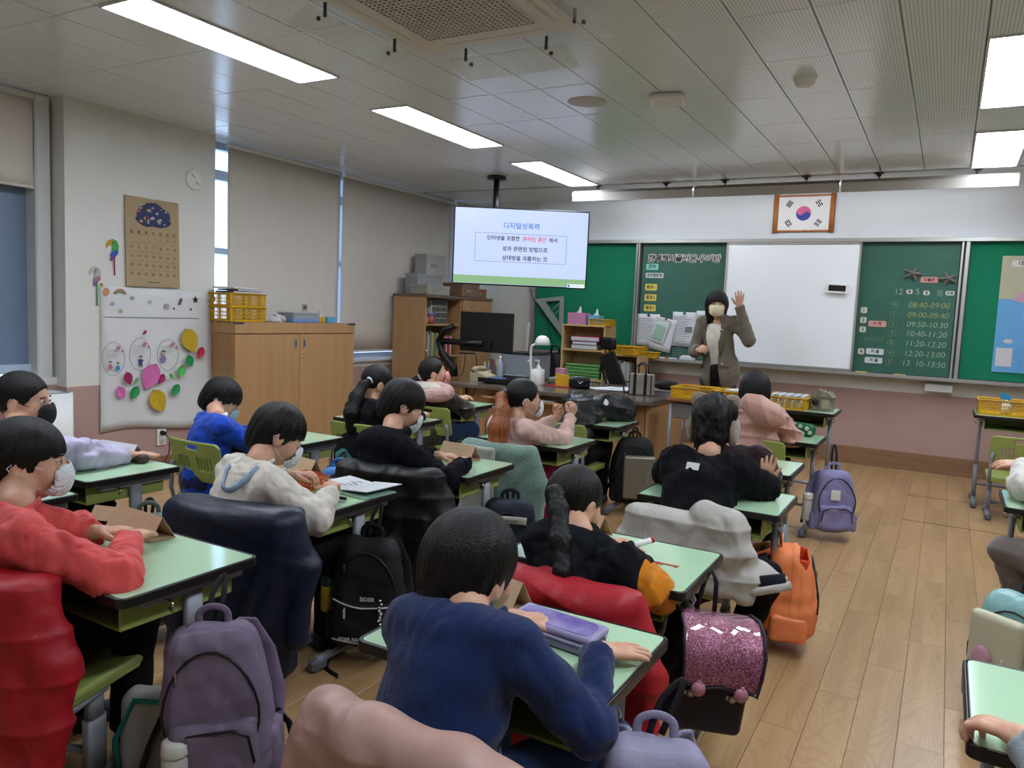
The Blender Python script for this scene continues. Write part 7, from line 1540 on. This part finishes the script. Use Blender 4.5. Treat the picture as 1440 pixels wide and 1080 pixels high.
t = thing('black_pouch', 'black zip pouch with white end lying on the counter', 'pouch', (-2.79, 6.16, .656), .5); sdf('body', lambda p: rbox(p, (0, 0, .052), (.095, .055, .050), .03)+.002*wob(p, 40, 3), (-.13, -.09, -.01), (.13, .09, .12), .006, mat('shiny_black_vinyl', '#0c0d10', rough=.25), t); box('white_end', (.094, 0, .05), (.004, .07, .06), M_plast, t, .002); q = MB(); q.tube([(-.07, 0, .103), (.0, .01, .106), (.07, .02, .103)], .004, 6); q.build('zipper', M_zip, t); q = MB(); q.tube([(-.03, -.045, .08), (.0, -.057, .05), (.04, -.045, .085)], .004, 6); q.build('white_cord', M_plast, t)
t = thing('papers', 'loose white papers spread on the right half of the counter', 'paper', (-2.52, 6.38, .656))
for i in range(6): o = box('sheet', (0, 0, 0), (.21, .297, .0015), M_paper, t); o.location = (-.12+.05*i, .03*math.sin(i*2), .002+.0022*i); o.rotation_euler = (0, 0, -.6+.35*i)
t = thing('tote_bag', 'grey striped canvas tote bag with black straps and curved handles', 'handbag', (-2.21, 6.14, .656), .08); M_can = mat('grey_canvas', '#8e887c', rough=.9, bump=.4, bscale=500)
MB().box((0, 0, .09), (.20, .10, .178), .008).build('body', M_can, t)
for s in (-1, 1): box('black_strap', (s*.045, -.051, .09), (.026, .004, .178), M_black, t, .001); box('edge_strip', (s*.093, -.051, .09), (.008, .004, .17), M_black, t); q = MB(); q.tube([(-.045, s*.045, .17), (-.042, s*.04, .24), (0, s*.035, .275), (.042, s*.04, .24), (.045, s*.045, .17)], .007, 8); q.build('handle', M_black, t)
text('THE TOTE', .011, M_ink, t, Matrix.Translation((0, -.0515, .10)) @ Matrix.Rotation(R(90), 4, 'X')); text('BAG', .011, M_ink, t, Matrix.Translation((0, -.0515, .085)) @ Matrix.Rotation(R(90), 4, 'X'))
t = thing('black_scarf', 'crumpled black lace scarf lying behind the tote bag', 'scarf', (-2.10, 6.42, .70)); sdf('cloth', lambda p: ell(p, (0, 0, .03), (.12, .07, .045))+.012*wob(p, 42, 5), (-.17, -.12, -.04), (.17, .12, .12), .006, mat('black_lace', '#101013', rough=.8, bump=.5, bscale=120), t)
t = thing('notebook_pile', 'pile of notebooks at the right end of the counter under the scarf', 'notebooks', (-2.10, 6.42, .656))
for i, c in enumerate(('8c8f96', '5a6070', '9c8f8a')): o = box('notebook', (0, 0, .006+i*.013), (.23, .17, .011), mat('nb_'+c, '#'+c, rough=.6), t, .002); o.rotation_euler = (0, 0, .1*i)
t = thing('earphone_case', 'round black strap hanging beside the tote bag', 'cable', (-2.37, 6.22, .656)); q = MB(); q.tube([(.03*math.cos(a), .01*math.sin(a), .05+.045*math.sin(a)) for a in np.linspace(0, 2*PI, 18)], .007, 7); q.build('ring', M_black, t)
# office chair behind the counter
t = thing('office_chair', 'black office chair with headrest leaning behind the counter', 'office chair', (-2.80, 7.02, 0), -.25)
sdf('headrest', lambda p: rbox(p, (-.10, -.0, 1.035), (.085, .032, .062), .03), (-.22, -.06, .94), (.02, .06, 1.12), .006, M_black, t)
q = MB(); q.box((0, 0, 0), (.19, .03, .40), .012); o = q.build('back_mesh', mat('black_mesh', '#0b0b0d', rough=.6, bump=.4, bscale=500), t, (-.01, -.02, .76)); o.rotation_euler = (.15, -.38, 0)
q = MB(); q.tube([(-.17, .0, .93), (-.19, .02, .80), (-.12, .03, .62), (-.05, .03, .5)], .014, 8); q.build('back_frame', M_black, t); q = MB(); q.tube([(-.10, .02, .98), (-.10, .03, .92), (-.08, .02, .88)], .012, 8); q.build('neck_post', M_black, t)
sdf('seat', lambda p: rbox(p, (0, -.05, .46), (.24, .23, .035), .03), (-.28, -.32, .38), (.28, .22, .53), .01, M_black, t); MB().cyl((0, -.03, .10), (0, -.03, .43), .028, n=12).build('gas_column', M_black, t)
for i in range(5): a = i*2*PI/5; MB().cyl((0, -.03, .10), (.28*math.cos(a), -.03+.28*math.sin(a), .065), .022, .014, 8).build('base_spoke', M_black, t); MB().cyl((.28*math.cos(a)-.012, -.03+.28*math.sin(a), .03), (.28*math.cos(a)+.012, -.03+.28*math.sin(a), .03), .029, n=12).build('castor', M_black, t)
# shelf unit at the board wall
def shelf_unit(lab, x0, x1, y0, y1, h_, shelves):
    t = thing('shelf_unit', lab, 'shelf', ((x0+x1)/2, (y0+y1)/2, 0)); W_ = x1-x0; D_ = y1-y0
    for s in (-1, 1): box('side_panel', (s*(W_/2-.009), 0, h_/2), (.018, D_, h_), M_pine, t, .002)
    box('back_panel', (0, D_/2-.005, h_/2), (W_-.02, .008, h_-.01), M_pine, t); box('top_board', (0, 0, h_-.009), (W_-.034, D_, .018), M_pine, t, .002)
    for z in shelves: box('shelf', (0, 0, z), (W_-.034, D_-.01, .018), M_pine, t, .002)
    return t
shelf_unit('tall pine shelf unit standing before the green pin board', -3.60, -3.10, 7.42, 7.72, 1.20, (.05, .33, .62, .93))
shelf_unit('low pine shelf unit beside the tall one, yellow baskets on it', -3.09, -2.72, 7.42, 7.72, .915, (.05, .33, .60))
tissue('pink tissue box on top of the tall pine shelf', (-3.47, 7.56, 1.20), '#b3789c', .21, .13, .125); tissue('light blue tissue box on top of the tall pine shelf', (-3.29, 7.60, 1.20), '#6aa3bd', .13, .12, .105)
basket('basket', 'small yellow basket on the top of the tall pine shelf', (-3.17, 7.50, 1.20), 0, .23, .15, .065)
basket('basket', 'left yellow basket on the low pine shelf unit', (-2.98, 7.55, .915), 0, .17, .26, .085); basket('basket', 'right yellow basket on the low pine shelf unit', (-2.80, 7.53, .915), 0, .17, .26, .085)
for i, (c, lb, h_, w_) in enumerate((('#8c7a4c', 'tan box lying lowest on the middle pine shelf', .05, .30), ('#2f4a7c', 'dark blue book on the middle pine shelf', .035, .28), ('#a81e30', 'thick red book topmost on the middle pine shelf', .055, .32))):
    z = .94+[0, .05, .085][i]; t = thing('book', lb, 'book', (-3.34, 7.55, z), .03*i); box('cover', (0, 0, h_/2), (w_, .22, h_), mat('flatbook_'+c.strip('#'), c, rough=.5), t, .003); box('page_block', (0, -.003, h_/2), (w_-.01, .218, h_*.7), M_paper, t)
t = thing('green_papers', 'thick stack of green edged papers on the lower pine shelf', 'paper stack', (-3.35, 7.56, .629))
for i in range(9): o = box('sheet_pack', (0, 0, .010+i*.017), (.40, .24, .013), mat('green_paper' if i % 2 else 'lighter_green_paper', '#3f8a3c' if i % 2 else '#7fb06a', rough=.7), t, .002); o.location = (.006*math.sin(i*2), .004*math.cos(i), 0)
books('white books on the low pine shelf', 7.50, -3.05, .609, 10, .24, .16, ['c4c2ba', 'b06a80', 'c9c9c6', 'b8b4aa', 'c4c2ba', '70707a', 'c9c9c6', 'c4c2ba', 'b8b4aa', 'c9c9c6'], axis='x', lab='in the low pine shelf', mn=.018, mx=.028)
t = thing('set_square', 'big grey triangular set square leaning on the pin board edge', 'set square', (0, YC-.03, 0))
def ring(outer, inner, m, par, name, th=.012):
    vs = [(x, 0, z) for x, z in outer]+[(x, 0, z) for x, z in inner]+[(x, -th, z) for x, z in outer]+[(x, -th, z) for x, z in inner]; n = len(outer); fs = []
    for i in range(n): j = (i+1) % n; fs += [(i, n+i, n+j, j), (2*n+i, 2*n+j, 3*n+j, 3*n+i), (i, j, 2*n+j, 2*n+i), (n+i, 3*n+i, 3*n+j, n+j)]
    q = MB(); q.add(vs, fs); return q.build(name, m, par)
M_sq = mat('grey_plastic_ruler', '#8b9390', rough=.5)
ring([(-4.17, 1.46), (-3.80, 1.505), (-3.79, 1.04)], [(-4.03, 1.435), (-3.85, 1.455), (-3.845, 1.20)], M_sq, t, 'triangle'); q = MB(); q.tube([(-3.96, -.006, 1.33), (-3.86, -.006, 1.42)], .010, 6, flat=.5); q.build('handle_bar', M_sq, t); q = MB(); q.tube([(-3.93, -.006, 1.28), (-3.855, -.006, 1.345)], .008, 6, flat=.5); q.build('handle_bar', M_sq, t)
t = thing('long_ruler', 'long pale ruler leaning in the corner beside the pin board', 'ruler', (-4.30, 7.82, .0)); q = MB(); q.box((0, 0, .60), (.035, .008, 1.2), .002); o = q.build('blade', M_plast, t); o.rotation_euler = (.06, .10, 0)
t = thing('black_bag', 'black bag with a buckle standing on the floor behind the desk lamp', 'bag', (-3.72, 7.55, 0)); sdf('body', lambda p: rbox(p, (0, 0, .44), (.13, .10, .44), .08)+.01*wob(p, 25, 4), (-.2, -.16, -.02), (.2, .16, .95), .012, mat('black_bag_fabric', '#0b0b0e', rough=.6), t); MB().tube([(-.06, -.02, .85), (-.04, -.03, .95), (.04, -.03, .95), (.06, -.02, .85)], .012, 8).build('handle', M_black, t)
# ------------------------------------------------------------------ front desks: old brown desk with baskets, toy house, right desk
t = thing('old_desk', 'old wooden topped desk with a red mat and grey frame carrying yellow baskets', 'desk', (-1.54, 5.88, 0)); M_old = mat('old_grey_enamel', '#6d6a62', rough=.5)
box('wooden_top', (0, 0, .69), (.60, .44, .022), mat('reddish_wood_top', '#7c4a30', rough=.4, var=.1), t, .006); box('red_mat', (-.18, -.10, .702), (.22, .16, .003), mat('red_pattern_mat', '#a03428', rough=.6, var=.3, vscale=60), t); box('drawer_box', (0, .0, .61), (.50, .36, .12), M_old, t, .006)
for s in (-1, 1):
    for e in (-1, 1): MB().cyl((s*.27, e*.18, 0), (s*.265, e*.175, .68), .013, n=10).build('leg', M_steel, t)
    MB().cyl((s*.27, -.18, .12), (s*.27, .18, .12), .010, n=8).build('side_rail', M_steel, t)
MB().cyl((-.27, .18, .16), (.27, .18, .16), .010, n=8).build('rear_rail', M_steel, t)
DT = .7025
basket('basket', 'yellow basket at the left on the old wooden desk', (-1.66, 5.84, DT), .0, .30, .30, .085); basket('basket', 'yellow basket in the middle of the front desks, full of papers', (-1.30, 5.84, DT), 0, .34, .30, .085); basket('basket', 'yellow basket behind the pink coated child, wide papers in it', (-.98, 5.86, .70), 0, .30, .34, .085)
t = thing('paper_pile', 'white paper strips piled in the middle yellow basket', 'papers', (-1.28, 5.84, DT+.02))
for i in range(6): o = box('strip', (0, 0, 0), (.24, .16, .01), M_paper, t, .001); o.location = (.02*math.sin(i), .03*math.cos(i*2), .01+.013*i); o.rotation_euler = (0, 0, .25*i)
t = thing('folded_sheets', 'rows of pale folded sheets standing in the right yellow basket', 'papers', (-.98, 5.86, .71))
for i in range(9): o = box('folded_sheet', (0, 0, .045), (.020, .24, .085), mat('sheet_grey' if i % 2 else 'sheet_white', '#8f959a' if i % 2 else '#c2c2be', rough=.8), t, .001); o.location = (-.11+i*.026, 0, 0); o.rotation_euler = (0, .2, 0)
t = thing('toy_house', 'small camouflage printed toy house with a domed door on the front desk', 'toy house', (-.745, 5.88, .70), -.1); M_camo = mat('brown_camouflage_print', '#5c5346', rough=.6, col2='#8d8574', vscale=16)
box('walls', (0, 0, .05), (.14, .11, .10), M_camo, t, .003); q = MB(); q.prism([(-.078, 0), (.078, 0), (.05, .035), (-.03, .05), (-.06, .03)], -.06, .06); q.xf(0, Matrix.Rotation(R(90), 4, 'X')); q.build('roof', M_camo, t, (0, 0, .098)); MB().lathe([(0, 0), (.024, 0), (.024, .01), (0, .01)], n=14).build('arched_door', M_ink, t, (-.035, -.056, .06), (R(90), 0, 0)); box('window_panel', (.03, -.057, .05), (.05, .003, .06), mat('tan_panel', '#9a8f78', rough=.6), t, .001)
for x in (-.03, .0, .03): MB().lathe([(0, 0), (.008, .0), (.009, .012), (0, .018)], n=10).build('chimney', M_camo, t, (x, 0, .137))
basket('basket', 'yellow basket with a spray bottle on the tall desk by the front wall', (.40, 6.80, .70), 0, .32, .26, .11); basket('basket', 'yellow basket at the right picture edge on the tall front desk', (.72, 6.80, .70), 0, .28, .26, .09)
t = thing('spray_bottle', 'white spray bottle with a blue trigger head in the yellow basket', 'spray bottle', (.42, 6.80, .715)); MB().lathe([(0, 0), (.032, 0), (.032, .06), (.014, .085), (.012, .10), (0, .10)], n=14).build('bottle', M_plast, t); q = MB(); q.prism([(-.045, 0), (.02, -.01), (.03, .02), (-.02, .045), (-.045, .04)], -.012, .012); q.xf(0, Matrix.Rotation(R(90), 4, 'X')); q.build('trigger_head', mat('blue_trigger', '#2a86b5', rough=.4), t, (0, 0, .105)); MB().cyl((-.02, 0, .10), (-.035, 0, .07), .005, n=8).build('trigger', M_plast, t)
t = thing('craft_items', 'purple and black small case in the right basket by the front wall', 'case', (.68, 6.78, .715)); MB().box((0, 0, .05), (.10, .08, .09), .01).build('purple_case', mat('purple_case', '#6a5a9c', rough=.4), t); MB().box((.06, 0, .06), (.06, .07, .10), .006).build('black_case', M_black, t)
# ------------------------------------------------------------------ things on the pupils' desks
M_kr = mat('kraft_paper', '#bf9f80', rough=.85, var=.05, vscale=30)
def tent(lab, x, y, rz, w_=.21, h_=.075, d_=.10, z=DH, draw=False, m=None):
    t = thing('paper_tent', lab, 'paper tent', (x, y, z), rz, 'folded kraft paper tents on the desks'); m = m or M_kr
    T = .0012
    for nm, a, b in (('front_flap', (-d_/2, 0), (0, h_)), ('back_flap', (d_/2, 0), (.0, h_)), ('base_flap', (-d_/2, .0015), (d_/2, .0015))):
        q = MB(); n = Vector((-(b[1]-a[1]), b[0]-a[0])).normalized()*T; vs = []
        for x_ in (-w_/2, w_/2): vs += [(x_, a[0], a[1]), (x_, b[0], b[1]), (x_, b[0]+n.x, b[1]+n.y), (x_, a[0]+n.x, a[1]+n.y)]
        q.add(vs, [(0, 1, 2, 3), (7, 6, 5, 4), (0, 4, 5, 1), (1, 5, 6, 2), (2, 6, 7, 3), (3, 7, 4, 0)]); q.build(nm, m, t)
    if draw:
        q = MB(); ang_ = math.atan2(h_, d_/2)
        for pts in ([(-.05, .02), (-.05, .055), (.0, .06), (.04, .055), (.045, .02), (.0, .012), (-.05, .02)], [(-.03, .04), (-.01, .035)], [(.01, .035), (.03, .04)]):
            q.tube([(x_, -d_/2+s_*math.cos(ang_)-.0015, s_*math.sin(ang_)+.001) for x_, s_ in pts], .0011, 5)
        q.build('drawn_outline', M_calink, t); q = MB(); q.box((.0, -d_/2+.022*math.cos(ang_)-.002, .024*math.sin(ang_)), (.03, .002, .008)); q.build('drawn_yellow_mark', mat('drawn_yellow', '#b58a20', rough=.8), t)
    return t
tent('kraft paper tent at the back of the desk of the coral red sweater', -2.085, 1.435, -.05, .235, .07, .085); tent('kraft paper tent with a small ink mark beside the blue sweater child', -.93, 1.60, -.25, .20, .075, .09); tent('kraft paper tent with a drawn face before the ponytail girl', -1.00, 2.31, -.30, .17, .07, .09, draw=True)
tent('kraft paper tent in front of the boy in the cream sweatshirt', -2.32, 2.33, -.15, .22, .075, .09); tent('kraft paper tent in front of the boy in the black hoodie', -2.02, 3.09, -.1, .20, .07, .085); tent('kraft paper tent at the left of the earmuffed child', -1.02, 3.33, .2, .14, .06, .08)
tent('kraft paper tent on the desk at the right edge of the room', .40, 4.09, -.05, .20, .065, .08); tent('white paper tent on the desk of the black masked child', -3.13, 2.06, .1, .22, .07, .10, m=M_paper); tent('small kraft paper tent behind the coral red sleeves on the desk edge', -2.30, 1.47, .3, .09, .04, .06)
t = thing('glasses_case', 'dark brown curved case lying beyond the lavender sleeve', 'case', (-2.98, 2.055, DH)); sdf('shell', lambda p: rbox(p, (0, 0, .02), (.04, .025, .02), .018), (-.06, -.04, -.01), (.06, .04, .06), .005, mat('dark_brown_case', '#3a2a26', rough=.5), t)
# lilac pencil case, open
t = thing('pencil_case', 'open lilac pencil case with a violet picture on its lid beside the hand', 'pencil case', (-.700, 1.490, DH), -.12); M_lil = mat('lilac_vinyl', '#8f88ad', rough=.4)
sdf('lower_shell', lambda p: np.maximum(rbox(p, (0, 0, .012), (.110, .042, .013), .012), -rbox(p, (0, 0, .022), (.103, .036, .012), .008)), (-.13, -.06, -.01), (.13, .06, .04), .004, M_lil, t); box('inside', (.0, 0, .012), (.18, .06, .004), mat('dark_violet_inside', '#241c38', rough=.7), t)
lid = sdf('lid', lambda p: rbox(p, (0, 0, 0), (.110, .042, .009), .009), (-.13, -.06, -.02), (.13, .06, .02), .004, M_lil, t, (0, .006, .034), (R(5), 0, 0)); MB().prism(rrect(.19, .062, .02), 0, .001).build('lid_picture', mat('violet_glossy_print', '#5a4a94', rough=.12, col2='#9c93c4', vscale=12, coat=.5), lid, (0, 0, .009))
q = MB(); q.tube([(x, y, .0) for x, y in rrect(.222, .086, .03, 5)+[rrect(.222, .086, .03, 5)[0]]], .003, 6); q.build('zipper', M_zip, lid, (0, 0, -.006)); q = MB(); q.tube([(x, y, .024) for x, y in rrect(.222, .086, .03, 5)+[rrect(.222, .086, .03, 5)[0]]], .003, 6); q.build('zipper', M_lil, t)
# marker in the hand of C, paper cut outs
t = thing('marker', 'white marker with a red end held by the ponytail girl', 'marker', (-.735, 2.07, .645)); MB().cyl((-.05, -.03, -.012), (.038, .035, .022), .0085, n=12).build('barrel', M_plast, t); MB().cyl((.036, .0335, .0212), (.042, .038, .0236), .0088, n=12).build('red_end', mat('red_end_cap', '#b0242c', rough=.4), t)
t = thing('paper_cutout', 'little red heart shaped paper cut-out on the desk', 'paper cut-out', (-.70, 2.135, DH), .2, 'red paper cut-outs'); MB().prism([(0, -.020), (.022, .002), (.018, .014), (.006, .014), (0, .008), (-.008, .015), (-.020, .010), (-.022, .0)], 0, .0015).build('cutout', mat('red_paper', '#a8202e', rough=.7), t)
t = thing('paper_cutout', 'orange red table shaped paper cut-out nearest the desk edge', 'paper cut-out', (-.655, 2.14, DH), .1, 'red paper cut-outs'); MB().prism([(-.03, .012), (.03, .008), (.022, -.016), (.018, .0), (-.016, .003), (-.020, -.012)], 0, .0015).build('cutout', mat('orange_red_paper', '#a8401e', rough=.7), t)
t = thing('paper_scraps', 'scatter of tiny white and dark paper scraps by the marker', 'paper scraps', (-.765, 2.15, DH)); q = MB()
for i in range(9): q.box((r3.uniform(-.03, .03), r3.uniform(-.015, .02), .001), (.006, .004, .001))
tag(q.build('scraps', mat('grey_scrap', '#5c5c58', rough=.8), t), kind='stuff')
# D: orange lattice box, notebook, pens
t = thing('pencil_basket', 'orange lattice pencil box between the hands of the cream sweatshirt boy', 'pencil box', (-2.14, 2.20, DH), -.2); M_or = mat('orange_plastic', '#c85a1a', rough=.4); MB().box((0, 0, .006), (.15, .09, .01), .003).build('base', M_or, t)
for sx, sy, L in ((0, -1, .15), (0, 1, .15), (-1, 0, .09), (1, 0, .09)):
    q = MB(); n = int(L/.012)
    for zz in (.012, .026, .045): q.box((sx*.074, sy*.044, zz), ((.003 if sx else L), (L if sx else .003), .004))
    for i in range(n+1): u = -L/2+L*i/n; q.box((sx*.074 if sx else u, sy*.044 if sy else u, .026), (.003, .003, .045))
    q.build('lattice_side', M_or, t)
t = thing('notebook', 'open white notebook with pencil notes on the cream sweatshirt boy desk', 'notebook', (-1.975, 2.30, DH), -.1)
for s in (-1, 1): o = box('page', (0, 0, 0), (.15, .19, .003), M_paper, t); o.location = (s*.073, 0, .006+(.010 if s > 0 else 0)); o.rotation_euler = (0, -.10 if s > 0 else .05, 0)
q = MB()
for i in range(5): q.box((-.05+.015*(i % 3), -.03+.018*i, .0105), (.03, .003, .0008))
tag(q.build('pencil_notes', M_ink, t), kind='stuff'); box('clear_cover', (.02, -.04, .0035), (.30, .16, .002), mat('clear_folder_film', '#9fc0ae', rough=.15, alpha=.6), t)
t = thing('pen', 'black barrelled pen lying on the cream sweatshirt boy desk', 'pen', (-1.93, 2.115, DH+.006), .1); MB().cyl((-.035, 0, 0), (.055, 0, 0), .006, n=10).build('barrel', M_black, t); MB().cyl((-.06, 0, 0), (-.035, 0, 0), .005, n=10).build('cap', M_zip, t)
t = thing('pen', 'clear mechanical pencil with an orange grip below the black pen', 'pen', (-1.93, 2.085, DH+.006), .05); MB().cyl((-.05, 0, 0), (.08, 0, 0), .004, n=10).build('barrel', mat('pale_blue_barrel', '#9ab5bb', rough=.2), t); MB().cyl((-.06, 0, 0), (-.03, 0, 0), .005, n=10).build('grip', mat('orange_grip', '#b0642c', rough=.5), t)
# floral pouch
t = thing('pencil_pouch', 'green pencil pouch printed with white flowers on the desk of the pink coat child', 'pencil pouch', (-.80, 5.23, DH), -.25); pf = lambda p: rbox(p, (0, 0, .042), (.115, .038, .042), .036)+.0015*wob(p, 40, 3)
sdf('body', pf, (-.14, -.06, -.01), (.14, .06, .11), .005, mat('green_pouch_fabric', '#0f5a34', rough=.6), t)
for i, (x, z) in enumerate(((-.09, .05), (-.06, .02), (-.04, .065), (0, .03), (.03, .065), (.05, .02), (.075, .055), (.095, .03), (-.015, .075))):
    q = MB(); y = -.039+.010*max(0, abs(x)-.08)/.03+max(0, z-.05)*.45
    for k in range(5): a = k*2*PI/5; q.lathe([(0, 0), (.0065, 0), (.0065, .0015), (0, .0015)], (.008*math.cos(a), .008*math.sin(a), 0), 8)
    q.build('white_flower', mat('flower_white', '#c4c8b8', rough=.6), t, (x, y-.002, z), (R(90), 0, 0))
q = MB(); q.tube([(-.10, 0, .078), (0, 0, .086), (.10, 0, .078)], .003, 6); q.build('zipper', M_ink, t)
